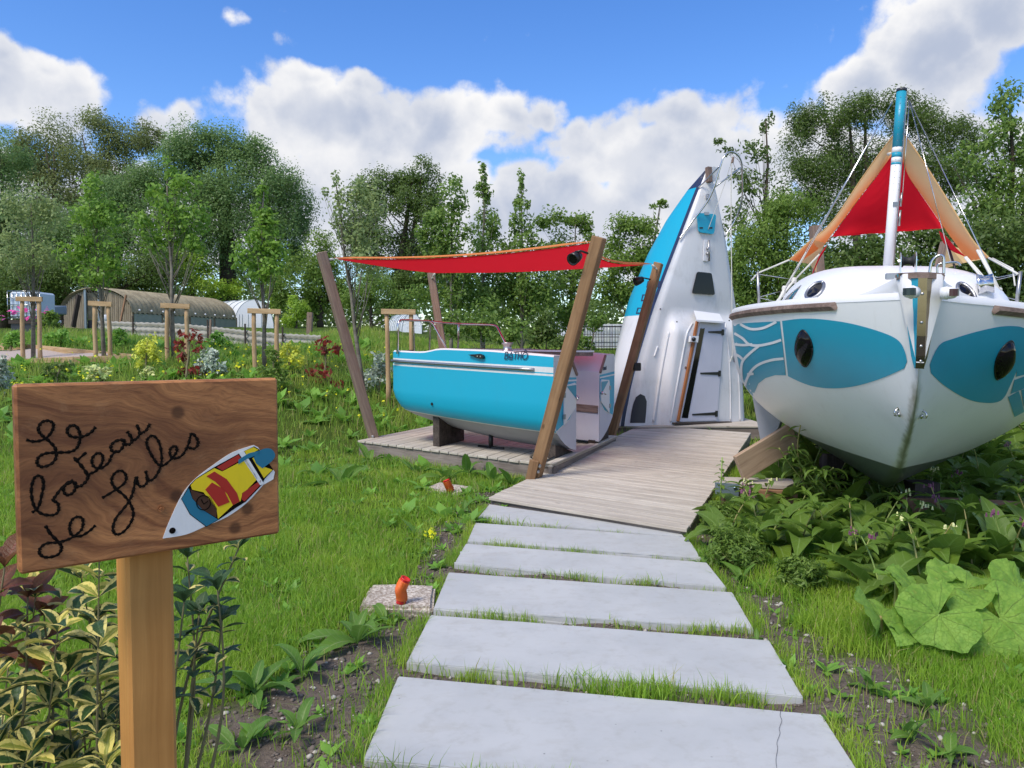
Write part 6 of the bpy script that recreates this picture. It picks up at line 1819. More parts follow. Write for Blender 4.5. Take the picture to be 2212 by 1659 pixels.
# ------------------------------------------------------------------ low fence of corrugated sheets in the meadow
cf = thing('corrugated_fence', P(600, 716, 21), 'low weathered corrugated sheet fence running across the meadow', 'fence')
fp = [(655, 400, 23.5), (900, 410, 22.8), (1150, 418, 22.0), (1400, 440, 21.3), (1650, 470, 20.6), (1900, 492, 20.0), (2150, 505, 19.6)]
for (a, b) in zip(fp[:-1], fp[1:]):
    pa, pb_ = P(*z6(a[0], a[1]), a[2]), P(*z6(b[0], b[1]), b[2])
    n = 40; V = []
    for i in range(n + 1):
        p = pa.lerp(pb_, i / n)
        for j in range(9):
            f = j / 8
            V.append(Vector((p.x, p.y - .05 * math.sin(f * math.pi * 5) , p.z + .17 - f * .45 + .01 * math.sin(i))))
    F = [(i * 9 + j, (i + 1) * 9 + j, (i + 1) * 9 + j + 1, i * 9 + j + 1) for i in range(n) for j in range(8)]
    mk('sheet', V, F, MAT['corrgrey'], cf, smooth=True)
    beam('fence_stake', Vector((pa.x, pa.y - .08, pa.z - .5)), Vector((pa.x, pa.y - .08, pa.z + .35)), .04, .04, MAT['darkwood'], cf)

# ------------------------------------------------------------------ pale slat fence and wire fence behind the orchard
wf = thing('slat_fence', P(1300, 730, 24), 'pale slat fence seen between the blue hulls and the upright boat', 'fence')
a, b = P(1262, 752, 24), P(1352, 752, 24)
for k in range(24):
    p = a.lerp(b, k / 23); p2 = P(1262 + (1352 - 1262) * k / 23, 700, 24)
    boxat('slat', Vector((p.x, 24 + .02 * (k % 2), (p.z + p2.z) / 2)), (b - a).length / 24 * .93, .015, p2.z - p.z, MAT['plasticsheet' if k % 5 else 'lilac'], wf)
for v in (706, 728, 748):
    tube('wire', [P(1258, v, 23.9), P(1356, v, 23.9)], .012, MAT['black'], wf, 5)
wr = thing('wire_fence', P(1240, 730, 22), 'dark wire mesh fence with posts behind the blue hulls', 'fence')
for u in np.linspace(1215, 1365, 26):
    tube('wire', [P(u, 757, 22.5), P(u, 703, 22.5)], .007, MAT['black'], wr, 4)
for v in (705, 722, 740, 755): tube('wire', [P(1215, v, 22.5), P(1365, v, 22.5)], .009, MAT['black'], wr, 4)
for lab, u, v0, v1, Y, sz in (('short grey wooden post in the meadow left of the leaning post', 667, 675, 720, 24, .16), ('thin leaning post in the meadow beyond the corrugated fence', 452, 690, 740, 20, .05)):
    q0, q1 = P(u, v1, Y), P(u + 3, v0, Y)
    T = thing('meadow_post', q0, lab, 'post')
    beam('shaft', q0 - Vector((0, 0, .3)), q1, sz, sz, MAT['postwood'], T, up=(0, 1, 0))
# ------------------------------------------------------------------ foliage builders
def leaf_quads(C, L, Wd, rng, up_bias=0.35, droop=0.0, outdir=None):
    """rhombic leaves at centres C (n,3)"""
    n = len(C)
    nr = rng.normal(size=(n, 3)); nr[:, 2] += up_bias * 2
    if outdir is not None: nr += outdir * 1.3
    nr /= np.linalg.norm(nr, axis=1)[:, None] + 1e-9
    a = rng.normal(size=(n, 3)); a[:, 2] -= droop
    a -= nr * (a * nr).sum(1)[:, None]; a /= np.linalg.norm(a, axis=1)[:, None] + 1e-9
    b = np.cross(nr, a)
    s = rng.uniform(.65, 1.25, n)[:, None]
    l, w = L * s * .5, Wd * s * .5
    bend = nr * (l * .25)
    V = np.stack([C - a * l, C + b * w + bend * .6, C + a * l - bend, C - b * w + bend * .6], 1).reshape(-1, 3)
    F = np.arange(4 * n).reshape(n, 4)
    return V, F
def ell_area(b): return math.pi * b[2] * b[3]
def tree(name, label, cat, base_u, Y, blobs, mat, bark='darkbark', group=None, leaf=.0055, dens=3.3, trunk_r=.16, seed=0, sub=13, sig=.24, droop=.3, ratio=.5, zbase=None, stems=1, top_v=None, dsc=1.0, twigs=3):
    rng = np.random.default_rng(100 + seed)
    bx_ = P(base_u, 700, Y).x
    zb = H(bx_, Y) - .1 if zbase is None else zbase
    T = thing(name, (bx_, Y, zb), label, cat, group)
    leaf = leaf * (.80 if Y > 30 else (.95 if Y > 17.2 else 1.1))
    L = Y * leaf
    k = Y / FPX
    leaf_px = .5 * ratio * (leaf * FPX) ** 2
    Cs, Os, tips = [], [], []
    for (u, v, ru, rv) in blobs:
        c = np.array(P(u, v, Y)); R = np.array([ru * k, (ru + rv) * .5 * k * dsc, rv * k])
        c[1] += rng.uniform(-.35, .35) * R[1]
        n = int(ell_area((u, v, ru, rv)) * dens / leaf_px)
        ns = max(5, int(sub * (ru + rv) / 110))
        d = rng.normal(size=(ns, 3)); d /= np.linalg.norm(d, axis=1)[:, None]
        sc = c + d * R * rng.uniform(.35, .88, ns)[:, None]
        wts = rng.uniform(.4, 1.6, ns); wts /= wts.sum()
        idx = rng.choice(ns, n, p=wts)
        sg = sig * rng.uniform(.7, 1.35, ns)[idx][:, None]
        off = np.clip(rng.normal(size=(n, 3)), -1.7, 1.7) * sg * R
        C = sc[idx] + off
        Cs.append(C); Os.append((C - c) / R)
        for t in rng.choice(ns, min(ns, twigs), replace=False): tips.append(sc[t])
    C = np.concatenate(Cs); O = np.concatenate(Os)
    keep = C[:, 2] > Hn(C[:, 0], C[:, 1]) - .05
    C, O = C[keep], O[keep]
    V, F = leaf_quads(C, L, L * ratio, rng, .35, droop, O)
    mk_np('crown', V, F, MAT[mat], T)
    # trunk and limbs
    top = np.array(P(*(lambda b: (b[0], b[1]))(min(blobs, key=lambda b: b[1])), Y))
    if top_v is not None: top = np.array(P(base_u, top_v, Y))
    parts = []
    for s in range(stems):
        b0 = Vector((bx_ + (s - (stems - 1) / 2) * .35, Y + rng.uniform(-.2, .2), zb))
        tp = Vector(top) + Vector((rng.normal() * .3 * (stems > 1) * 2, 0, 0))
        path = [b0.lerp(tp, f) + Vector((rng.normal() * .02, rng.normal() * .02, 0)) * (tp - b0).length * .3 * f for f in np.linspace(0, 1, 7)]
        parts.append(tube_geo(path, [trunk_r * (1 - .9 * f) + .006 for f in np.linspace(0, 1, 7)], 7))
        for tpt_ in tips:
            tv = Vector(tpt_)
            f = min(.92, max(.15, (tv.z - b0.z) / max(.5, tp.z - b0.z) - rng.uniform(.12, .35)))
            i = f * 6; i0 = int(i); st = path[i0].lerp(path[min(6, i0 + 1)], i - i0)
            mid = st.lerp(tv, .5) + Vector((0, 0, -.08 * (tv - st).length))
            r0 = max(.006, trunk_r * (1 - f) * .45)
            parts.append(tube_geo([st, mid, tv], [r0, r0 * .6, r0 * .2], 5))
            if stems > 1 and rng.random() < .5: break
    Vt, Ft = join_geo(parts)
    mk('trunk', Vt, Ft, MAT[bark], T, smooth=True)
    return T

# ---- background trees beyond the garden
BG = 'trees beyond the garden'
tree('poplar_tree', 'tall airy brownish poplar at the far left', 'tree', 150, 54, [(95, 320, 80, 75), (60, 390, 60, 55), (140, 410, 60, 60), (100, 480, 70, 60), (30, 330, 50, 50)], 'poplar', leaf=.0042, dens=3.0, trunk_r=.3, seed=1, stems=3, group=BG)
tree('poplar_tree', 'airy brownish poplar just left of the big round willow', 'tree', 250, 54, [(225, 290, 55, 55), (285, 310, 55, 50), (190, 350, 50, 50), (255, 380, 60, 55), (330, 300, 40, 35), (235, 460, 60, 60)], 'poplar', leaf=.0042, dens=2.8, trunk_r=.28, seed=2, stems=3, group=BG)
tree('willow_tree', 'big round dark grey-green willow behind the arched shed', 'tree', 500, 47, [(395, 325, 60, 55), (470, 315, 70, 48), (540, 345, 65, 55), (600, 400, 55, 55), (640, 450, 36, 80), (430, 400, 80, 70), (520, 430, 90, 80), (590, 490, 65, 70), (350, 400, 50, 60), (480, 520, 70, 70), (640, 540, 32, 55), (560, 570, 70, 50)], 'willow', leaf=.0042, dens=4.2, trunk_r=.5, seed=3, sub=20, stems=2, group=BG)
tree('willow_tree', 'pale grey-green willow thicket left of the big round willow', 'tree', 230, 44, [(225, 430, 70, 55), (300, 415, 60, 55), (180, 500, 80, 70), (280, 510, 80, 70), (120, 560, 70, 70), (350, 490, 60, 70), (210, 590, 90, 50)], 'willow', leaf=.0042, dens=4.2, trunk_r=.25, seed=4, stems=2, group=BG)
tree('ash_tree', 'leafy tree cut off by the left edge of the photo', 'tree', 15, 46, [(5, 340, 55, 60), (20, 440, 60, 70), (-30, 520, 80, 90), (40, 550, 60, 70), (0, 620, 90, 60)], 'willow', leaf=.0045, dens=3.2, trunk_r=.3, seed=5, group=BG)
tree('hedge_tree', 'dark low trees behind the caged tank and shed', 'tree', 120, 41, [(40, 600, 90, 50), (140, 600, 90, 50), (240, 600, 80, 45), (330, 580, 70, 60), (20, 650, 90, 35), (120, 650, 90, 35)], 'dkgreen', leaf=.005, dens=4.0, trunk_r=.2, seed=6, stems=2, group=BG)
tree('elder_bush', 'yellow-green bush above the shed roof', 'bush', 430, 45, [(370, 590, 60, 40), (430, 600, 60, 40), (480, 620, 45, 32), (400, 555, 55, 40)], 'limegreen', leaf=.0048, dens=3.6, trunk_r=.15, seed=7, group=BG)
tree('alder_tree', 'mid green tree right of the big round willow', 'tree', 690, 43, [(690, 560, 45, 55), (655, 600, 55, 55), (720, 610, 55, 60), (690, 650, 60, 45), (610, 620, 50, 50)], 'midgreen', leaf=.0048, dens=3.4, trunk_r=.2, seed=8, group=BG)
tree('spire_bush', 'small bright bush at the right end of the white tunnel', 'bush', 640, 37, [(640, 665, 28, 28), (636, 690, 30, 20)], 'limegreen', leaf=.004, dens=4, trunk_r=.05, seed=9)
tree('spire_bush', 'narrow bright conical bush behind the white tunnel', 'bush', 598, 46, [(600, 640, 12, 22), (603, 655, 18, 20)], 'limegreen', leaf=.004, dens=4, trunk_r=.05, seed=10)
tree('black_poplar', 'dark poplar pair rising behind the shade sail', 'tree', 850, 47, [(800, 410, 45, 45), (780, 470, 50, 50), (850, 395, 40, 40), (915, 375, 42, 35), (880, 440, 60, 55), (930, 450, 40, 55), (820, 540, 70, 60), (900, 540, 60, 60), (850, 620, 80, 50), (940, 600, 50, 50)], 'dkgreen', leaf=.0045, dens=3.8, trunk_r=.35, seed=11, stems=2, sub=16, group=BG)
tree('hawthorn_bush', 'dark bush behind the fifth stake frame', 'bush', 800, 33, [(800, 620, 55, 35), (760, 655, 45, 30), (850, 660, 50, 35)], 'midgreen', leaf=.004, dens=4, trunk_r=.1, seed=12, group=BG)
# ---- orchard behind the half hulls
OG = 'orchard trees behind the blue hulls'
tree('pear_tree', 'orchard tree with a leafy spire, leftmost behind the shade sail', 'tree', 975, 19, [(975, 425, 32, 45), (955, 480, 40, 45), (985, 520, 50, 45), (940, 560, 50, 45), (1000, 590, 55, 45), (925, 500, 26, 40), (960, 640, 75, 45)], 'walnut', 'bark', OG, .0058, 3.0, .05, 13, ratio=.55)
tree('pear_tree', 'orchard tree with the tallest leafy spire behind the sail', 'tree', 1045, 20, [(1043, 380, 12, 30), (1043, 425, 22, 40), (1050, 480, 32, 40), (1050, 540, 50, 45), (1080, 600, 60, 50), (1020, 640, 60, 45)], 'walnut', 'bark', OG, .0056, 3.0, .05, 14, ratio=.55)
tree('pear_tree', 'orchard tree with a thin pagoda-like spire behind the sail', 'tree', 1127, 20, [(1127, 385, 9, 25), (1127, 430, 18, 30), (1125, 480, 32, 35), (1140, 540, 45, 45), (1110, 600, 60, 50), (1170, 610, 50, 50), (1130, 660, 80, 40)], 'walnut', 'bark', OG, .0056, 3.0, .05, 15, ratio=.55)
tree('plum_tree', 'arching orchard tree behind the right part of the sail', 'tree', 1225, 21, [(1190, 480, 40, 28), (1245, 465, 42, 24), (1270, 500, 26, 35), (1200, 540, 50, 40), (1260, 560, 45, 45), (1220, 620, 65, 50), (1230, 680, 70, 35)], 'midgreen', 'bark', OG, .0054, 2.8, .06, 16, ratio=.5)
tree('apple_tree', 'dense olive-green fruit tree left of the upright boat', 'tree', 1365, 20, [(1340, 500, 45, 35), (1390, 490, 45, 30), (1350, 560, 65, 50), (1410, 560, 50, 55), (1330, 620, 60, 50), (1390, 640, 60, 50), (1425, 445, 22, 12)], 'midgreen', 'bark', OG, .0052, 3.6, .08, 17, ratio=.5)
tree('currant_bush', 'dark shrub behind the rail of the blue hull', 'bush', 1180, 17.5, [(1180, 700, 36, 38), (1165, 725, 40, 30), (1205, 735, 30, 25)], 'dkgreen', 'bark', OG, .0058, 4, .03, 18, ratio=.6)
tree('currant_bush', 'light green shrub low behind the rail of the blue hull', 'bush', 1040, 17, [(1040, 690, 60, 40), (1100, 715, 50, 30), (980, 700, 50, 35)], 'walnut', 'bark', OG, .0055, 3.4, .03, 19, ratio=.55)
tree('currant_bush', 'leafy shrub between the hulls and the slat fence', 'bush', 1255, 18, [(1255, 735, 30, 26), (1290, 690, 25, 25)], 'walnut', 'bark', OG, .0055, 3, .03, 20, ratio=.55)
# ---- trees behind the upright boat and the white boat
RG = 'trees behind the white boat'
tree('cherry_tree', 'sparse cherry with a bare leading shoot right of the upright boat', 'tree', 1640, 19, [(1660, 260, 20, 32), (1640, 320, 50, 35), (1560, 320, 42, 16), (1600, 400, 60, 35), (1650, 420, 60, 50), (1570, 470, 50, 40)], 'dkgreen', 'darkbark', RG, .0058, 1.1, .09, 21, ratio=.5, sub=9, sig=.20)
tree('cherry_tree', 'dense drooping cherry between the upright boat and the white boat', 'tree', 1690, 17.5, [(1660, 520, 80, 70), (1620, 610, 70, 70), (1720, 580, 70, 80), (1700, 460, 70, 60), (1640, 690, 60, 60), (1580, 560, 40, 60)], 'midgreen', 'darkbark', RG, .0056, 4.0, .12, 22, ratio=.42, droop=1.4)
tree('ash_tree', 'tall feathery ash behind the mast', 'tree', 1880, 25, [(1730, 270, 40, 55), (1790, 250, 45, 50), (1860, 240, 55, 45), (1940, 240, 55, 45), (2010, 270, 55, 50), (2075, 290, 50, 55), (1760, 350, 70, 60), (1860, 340, 80, 70), (1970, 350, 80, 70), (2060, 380, 60, 60), (1800, 440, 80, 60)], 'dkgreen', 'darkbark', RG, .0044, 3.3, .22, 23, stems=2, ratio=.35, sub=18)
tree('laurel_tree', 'dense dark evergreen right behind the white boat cabin', 'tree', 2000, 13.5, [(1840, 560, 90, 60), (1930, 540, 90, 70), (2030, 560, 90, 80), (2120, 540, 90, 90), (2170, 640, 80, 70), (1790, 630, 80, 60), (2220, 560, 80, 100), (2060, 650, 90, 60), (1950, 640, 90, 60)], 'dkgreen', 'darkbark', RG, .0062, 4.2, .14, 24, ratio=.5, stems=2)
tree('walnut_tree', 'yellow-green walnut at the right edge behind the awning', 'tree', 2190, 14.5, [(2190, 220, 40, 45), (2150, 300, 50, 45), (2210, 320, 50, 55), (2120, 380, 60, 45), (2190, 420, 70, 60), (2110, 460, 60, 50), (2240, 480, 60, 80), (2080, 330, 30, 25)], 'walnut', 'darkbark', RG, .0066, 2.6, .12, 25, ratio=.45, droop=.8)
tree('holly_bush', 'dark undergrowth at the right edge beside the white boat', 'bush', 2280, 9.5, [(2290, 700, 80, 80), (2260, 800, 60, 70), (2330, 880, 80, 90)], 'dkgreen', 'darkbark', RG, .0075, 4, .08, 26, ratio=.5)
tree('holly_bush', 'dark undergrowth between the upright boat and the white boat', 'bush', 1640, 16.5, [(1640, 760, 50, 50), (1700, 780, 60, 60), (1610, 800, 30, 40)], 'dkgreen', 'darkbark', RG, .0060, 4, .06, 27, ratio=.5)

# far wood closing the horizon
rng = np.random.default_rng(5)
N = 42000
u = rng.uniform(-500, 2800, N); f = rng.random(N)
topv = 625 + 25 * np.sin(u * .011) + 18 * np.sin(u * .031 + 1) + 10 * np.sin(u * .083)
v = topv + (745 - topv) * f ** 1.1
Yw = rng.uniform(62, 72, N)
d = np.stack([(u - CX) / FPX, np.ones(N), (755 - v) / FPX], 1)
C = d * Yw[:, None]; C[:, 2] += EYE
V, F = leaf_quads(C, .46, .27, rng, .3, .2, np.tile(np.array([[0, -1.0, 0]]), (N, 1)))
tag(mk_np('far_wood', V, F, MAT['dkgreen']), 'dark wood closing the horizon far behind the garden', 'wood', kind='stuff')

# ---- young staked trees
YG = 'young staked trees'
def young(label, u, Y, blobs, mat, seed, **kw):
    return tree('young_tree', label, 'tree', u, Y, blobs, mat, 'bark', YG, **{**dict(leaf=.0062, dens=2.2, trunk_r=.045, seed=seed, ratio=.55, sub=14, sig=.28, twigs=5), **kw})
young('pale vase-shaped young tree at the far left', 66, 16.75, [(30, 460, 34, 50), (70, 440, 30, 50), (105, 470, 28, 50), (45, 540, 40, 40), (95, 540, 34, 40), (65, 590, 30, 25)], 'palegreen', 31, dens=2.0, leaf=.0045, twigs=7)
young('young green tree, second staked one from the left', 213, 16.4, [(205, 420, 30, 40), (190, 480, 45, 45), (235, 470, 35, 40), (170, 540, 45, 40), (230, 550, 45, 40), (200, 600, 50, 25), (150, 580, 20, 25)], 'brgreen', 32, dens=2.6)
young('young maple with upswept shoots in front of the big willow', 379, 15.8, [(360, 365, 14, 24), (335, 410, 20, 32), (400, 400, 32, 30), (370, 440, 42, 40), (320, 480, 32, 30), (420, 470, 32, 40), (380, 500, 50, 35), (330, 530, 40, 25), (425, 530, 30, 25)], 'brgreen', 33, dens=2.6)
young('bright yellow-green young oak left of the shade sail', 571, 15.2, [(566, 415, 14, 26), (563, 460, 28, 32), (570, 505, 42, 38), (545, 550, 36, 35), (595, 550, 34, 35), (570, 585, 45, 30)], 'brgreen', 34, dens=3.4)
young('thin silvery young tree behind the left part of the sail', 787, 14.8, [(725, 400, 16, 30), (770, 400, 26, 40), (760, 450, 40, 40), (810, 440, 36, 45), (780, 510, 50, 40), (740, 500, 30, 35), (790, 570, 50, 35), (700, 415, 8, 18)], 'palegreen', 35, dens=1.9, leaf=.0052, twigs=7)

# ---- border shrubs
def shrub(name, label, u, v, ru, rv, mat, seed, blobs=None, **kw):
    g = gpt(u, v + rv)
    Y = g.y
    bl = blobs or [(u, v, ru * .7, rv * .7), (u - ru * .35, v + rv * .35, ru * .6, rv * .55), (u + ru * .35, v + rv * .3, ru * .6, rv * .6), (u, v - rv * .4, ru * .5, rv * .5)]
    return tree(name, label, 'shrub', u, Y, bl, mat, 'woodstem', **{**dict(leaf=.0062, dens=2.4, trunk_r=.02, seed=seed, ratio=.5, sub=9, sig=.24, zbase=H(P(u, 700, Y).x, Y) - .03, stems=1, twigs=4), **kw})
MAT['woodstem'] = MAT['woodstem']
shrub('photinia_shrub', 'red-leaved photinia in front of the shed', 408, 765, 45, 55, 'redleaf', 41, [(412, 725, 24, 16), (390, 745, 26, 14), (430, 745, 24, 14), (405, 770, 22, 14), (385, 800, 34, 14), (425, 800, 30, 14)], leaf=.0085, dens=1.5)
shrub('photinia_shrub', 'red-leaved photinia left of the grey leaning post', 700, 770, 40, 60, 'redleaf', 42, [(705, 735, 22, 14), (690, 755, 18, 12), (725, 752, 18, 14), (700, 800, 30, 16), (720, 825, 26, 16), (690, 835, 20, 18)], leaf=.0085, dens=1.6)
shrub('privet_shrub', 'yellow privet left of the front red photinia', 318, 755, 34, 48, 'yellowleaf', 43, dens=1.7, leaf=.005)
shrub('privet_shrub', 'yellow privet left of the second red photinia', 625, 770, 34, 38, 'yellowleaf', 44, dens=1.8, leaf=.005)
shrub('elaeagnus_shrub', 'silvery round shrub right of the front red photinia', 455, 780, 36, 38, 'silver', 45, dens=3.4, leaf=.006)
shrub('elaeagnus_shrub', 'silvery dark shrub under the left end of the blue hull', 818, 800, 38, 46, 'silver', 46, [(830, 785, 30, 26), (815, 815, 36, 26), (805, 835, 26, 20)], dens=3.4, leaf=.006)
shrub('elaeagnus_shrub', 'grey-green shrub cut by the left edge above the sign', 0, 808, 22, 46, 'silver', 47, dens=3.2, leaf=.0065)
shrub('holly_shrub', 'dark green shrub above the right part of the sign', 590, 800, 36, 50, 'midgreen', 48, dens=2.6, leaf=.0058)
shrub('variegated_shrub', 'low cream-edged shrub above the left part of the sign', 215, 808, 42, 24, 'varieg', 49, dens=2.2, leaf=.0065)
shrub('dark_shrub', 'sparse dark shrub above the left part of the sign', 130, 800, 46, 32, 'dkgreen', 50, dens=1.3, leaf=.0065)
shrub('variegated_shrub', 'small pale shrub below the yellow privet', 320, 806, 28, 18, 'varieg', 51, dens=1.4, leaf=.006)
shrub('peony_shrub', 'shrub with pink flowers by the pipe stack', 108, 690, 24, 30, 'midgreen', 52, dens=3)
for k, (uu, vv, rr) in enumerate(((25, 735, 40), (470, 735, 34), (130, 730, 40), (260, 735, 40))):
    shrub('meadow_clump', ['rank green clump at the left end of the gravel path', 'rank green clump behind the silvery round shrub', 'rank green clump between the first two stake frames', 'rank green clump between the second and third stake frames'][k], uu, vv, rr, 26, 'weed', 53 + k, dens=2.6, leaf=.006)
# ------------------------------------------------------------------ lawn, meadow, weeds
def on_hard(x, y, g=0.0):
    m = np.zeros(x.shape, bool)
    for p in POLYS: m |= inside_np(p, x, y, g)
    for p in DECKP: m |= inside_np(p, x, y, 0.0)
    for p in PADP: m |= inside_np(p, x, y, 0.0)
    m |= inside_np(TOWP, x, y)
    return m
GPOLY = [(p.x, p.y) for p in gpp]
def blades(name, X, Y, hgt, wid, mat, label, cat, lean=.45, seed=0):
    rng = np.random.default_rng(seed)
    n = len(X)
    Z = Hn(X, Y) - .004
    th = rng.uniform(0, 2 * np.pi, n); ph = rng.uniform(0, 2 * np.pi, n)
    ln = np.abs(rng.normal(0, lean, n))[:, None]
    dirv = np.stack([np.cos(th), np.sin(th), np.zeros(n)], 1)
    side = np.stack([np.cos(ph), np.sin(ph), np.zeros(n)], 1) * (wid / 2)[:, None]
    B = np.stack([X, Y, Z], 1); up = np.array([[0, 0, 1.0]])
    h = hgt[:, None]
    mid = B + up * h * .55 + dirv * h * ln * .35
    tip = B + up * h * (1 - .25 * np.minimum(ln, 1.5)) + dirv * h * ln * 1.0
    V = np.stack([B - side, B + side, mid + side * .75, mid - side * .75, tip], 1).reshape(-1, 3)
    o = np.arange(n)[:, None] * 5
    F = np.concatenate([o + np.array([[0, 1, 2]]), o + np.array([[0, 2, 3]]), o + np.array([[3, 2, 4]])])
    ob = mk_np(name, V, F, MAT[mat])
    return tag(ob, label, cat, kind='stuff')
rng = np.random.default_rng(21)
def view_points(n, u0, u1, v0, v1, zfun=0.0):
    """points on flat ground spread evenly over the picture"""
    u = rng.uniform(u0, u1, n); v = rng.uniform(v0, v1, n)
    a = (u - CX) / FPX; b = (CY - v) / FPX
    dy = math.cos(TILT) + b * math.sin(TILT); dz = -math.sin(TILT) + b * math.cos(TILT)
    t = (0.0 - EYE) / dz
    return a * t, dy * t
# near lawn: more blades where it shows larger
X, Y = view_points(330000, -180, 2400, 985, 1720)
X2, Y2 = rng.uniform(-6, 6.5, 60000), rng.uniform(1.6, 9.5, 60000)
X, Y = np.concatenate([X, X2]), np.concatenate([Y, Y2])
s = soil_np(X, Y)
keep = ~on_hard(X, Y) & (rng.random(len(X)) > np.clip(s * 2.0 - .12, 0, .965)) & (Y < 11)
cl = vnoise(X, Y, 3.3, 7); keep &= rng.random(len(X)) < .42 + .75 * cl
X, Y = X[keep], Y[keep]
hg = (.042 + .085 * vnoise(X, Y, 1.7, 9) ** 1.5 + .035 * rng.random(len(X))) * (1 + .25 * np.clip((Y - 5) / 4, 0, 1))
wd = np.clip(.0026 + .00062 * Y, .003, .012) * rng.uniform(.7, 1.3, len(X))
blades('lawn_grass', X, Y, hg, wd, 'grass', 'short lawn grass on both sides of the path', 'grass', .55, 1)
# tufts along the slab seams
TX_, TY_, TH_ = [], [], []
for i, sl in enumerate(SLABG):
    a, b = sl[3], sl[2]
    n = 1500 if i < 2 else 900
    f = rng.random(n)
    dens = vnoise(f * 9 + i * 3.1, f * 0 + i, 1.0, 4)
    keep = rng.random(n) < np.clip((dens - .30) * 2.2, .06, 1)
    f = f[keep]; q = np.array(a)[None] * (1 - f)[:, None] + np.array(b)[None] * f[:, None]
    off = np.abs(rng.normal(0, .035, len(f))) + .008
    TX_.append(q[:, 0] - off * .12); TY_.append(q[:, 1] - off); TH_.append((.03 + .075 * dens[keep]) * rng.uniform(.5, 1.2, len(f)))
for e in ((0, 3), (1, 2)):
    for sl in SLABG:
        f = rng.random(420); q = np.array(sl[e[0]])[None] * (1 - f)[:, None] + np.array(sl[e[1]])[None] * f[:, None]
        sg = -1 if e[0] == 0 else 1
        TX_.append(q[:, 0] + sg * (np.abs(rng.normal(0, .05, 420)) + .006)); TY_.append(q[:, 1]); TH_.append(rng.uniform(.03, .10, 420))
X, Y, hg = np.concatenate(TX_), np.concatenate(TY_), np.concatenate(TH_)
keep = ~on_hard(X, Y); X, Y, hg = X[keep], Y[keep], hg[keep]
blades('seam_grass', X, Y, hg, np.full(len(X), .0042), 'grass', 'dark grass tufts growing along the slab edges', 'grass', .5, 2)
# meadow: taller growth on the slope
n = 120000
X = rng.uniform(-24, 9, n); Y = rng.uniform(8.0, 25, n) 
m = (np.abs(X) < Y * .74 + 1) & ~on_hard(X, Y) & ~inside_np(GPOLY, X, Y) & (Hn(X, Y) > -.02)
X, Y = X[m], Y[m]
t = vnoise(X, Y, .55, 12); front = np.clip((Y - 10.5) / 5, 0, 1)
hg = (.06 + .10 * t + .22 * front * vnoise(X, Y, 1.1, 14)) * rng.uniform(.6, 1.3, len(X))
blades('meadow_grass', X, Y, hg, np.clip(.0011 * Y, .01, .03), 'meadow', 'tall meadow grass on the slope at the back', 'grass', .5, 3)
# broad weed leaves scattered through the lawn
def rosettes(n, region, size, seed, mat, name, label, lo=5, hi=9):
    rng = np.random.default_rng(seed)
    x0, x1, y0, y1 = region
    X = rng.uniform(x0, x1, n); Y = rng.uniform(y0, y1, n)
    m = ~on_hard(X, Y, .04) & (np.abs(X) < Y * .76 + .6) & ~inside_np(GPOLY, X, Y) & ~inside_np(PATH, X, Y)
    X, Y = X[m], Y[m]
    V, F = [], []
    for x, y in zip(X, Y):
        z = H(x, y); sc = size * rng.uniform(.5, 1.4) * (1 + .05 * y)
        k0 = rng.uniform(0, 6.28); nl = int(rng.integers(lo, hi))
        for k in range(nl):
            a = k0 + k * 2.4 + rng.uniform(-.3, .3); el = rng.uniform(.15, 1.1)
            d = np.array([math.cos(a) * math.cos(el), math.sin(a) * math.cos(el), math.sin(el)]); sd_ = np.array([-math.sin(a), math.cos(a), 0])
            b = np.array([x, y, z]); L = sc * rng.uniform(.7, 1.2); w = L * rng.uniform(.16, .26)
            o = len(V)
            dr = np.array([0, 0, -.18 * L])
            V += [b, b + d * L * .45 + sd_ * w, b + d * L * .5 + np.array([0, 0, .03 * L]) , b + d * L * .45 - sd_ * w, b + d * L + dr]
            F += [(o, o + 1, o + 2), (o, o + 2, o + 3), (o + 1, o + 4, o + 2), (o + 2, o + 4, o + 3)]
    tag(mk_np(name, np.array(V), np.array(F), MAT[mat]), label, 'weeds', kind='stuff')
rosettes(2000, (-6, 6.5, 2.0, 11), .065, 31, 'weed', 'lawn_weeds', 'small broad-leaved weeds scattered through the lawn')
rosettes(150, (-6, 6.5, 5.2, 10), .13, 33, 'weed', 'tall_lawn_weeds', 'larger pointed weeds standing in the lawn', 6, 11)
rosettes(950, (-16, 4, 10, 20), .17, 32, 'weed', 'meadow_weeds', 'leafy weeds standing in the meadow slope')
# buttercups and daisies
def dots(n, gen, mat, size, name, label, seed, hz):
    rng = np.random.default_rng(seed)
    X, Y = gen(rng, n)
    m = ~on_hard(X, Y) & ~inside_np(GPOLY, X, Y); X, Y = X[m], Y[m]
    C = np.stack([X, Y, Hn(X, Y) + hz * rng.uniform(.6, 1.3, len(X))], 1)
    C = np.repeat(C, 3, 0) + rng.normal(0, size * .25, (len(C) * 3, 3))
    V, F = leaf_quads(C, size, size * .8, rng, .9, 0)
    tag(mk_np(name, V, F, MAT[mat]), label, 'flowers', kind='stuff')
dots(280, lambda r, n: (r.uniform(-14, -1, n), r.uniform(12.5, 18, n)), 'yflower', .05, 'buttercups', 'yellow buttercups dotted over the meadow slope', 41, .28)
dots(90, lambda r, n: (r.normal(-3.6, 1.3, n), r.uniform(24, 27, n)), 'wflower', .06, 'daisies', 'white daisies behind the blue hull rail', 42, .55)
dots(14, lambda r, n: (r.normal(-16.2, .45, n), r.uniform(25.0, 25.8, n)), 'pinkflower', .16, 'peonies', 'pink peony flowers near the caged tank', 43, .95)
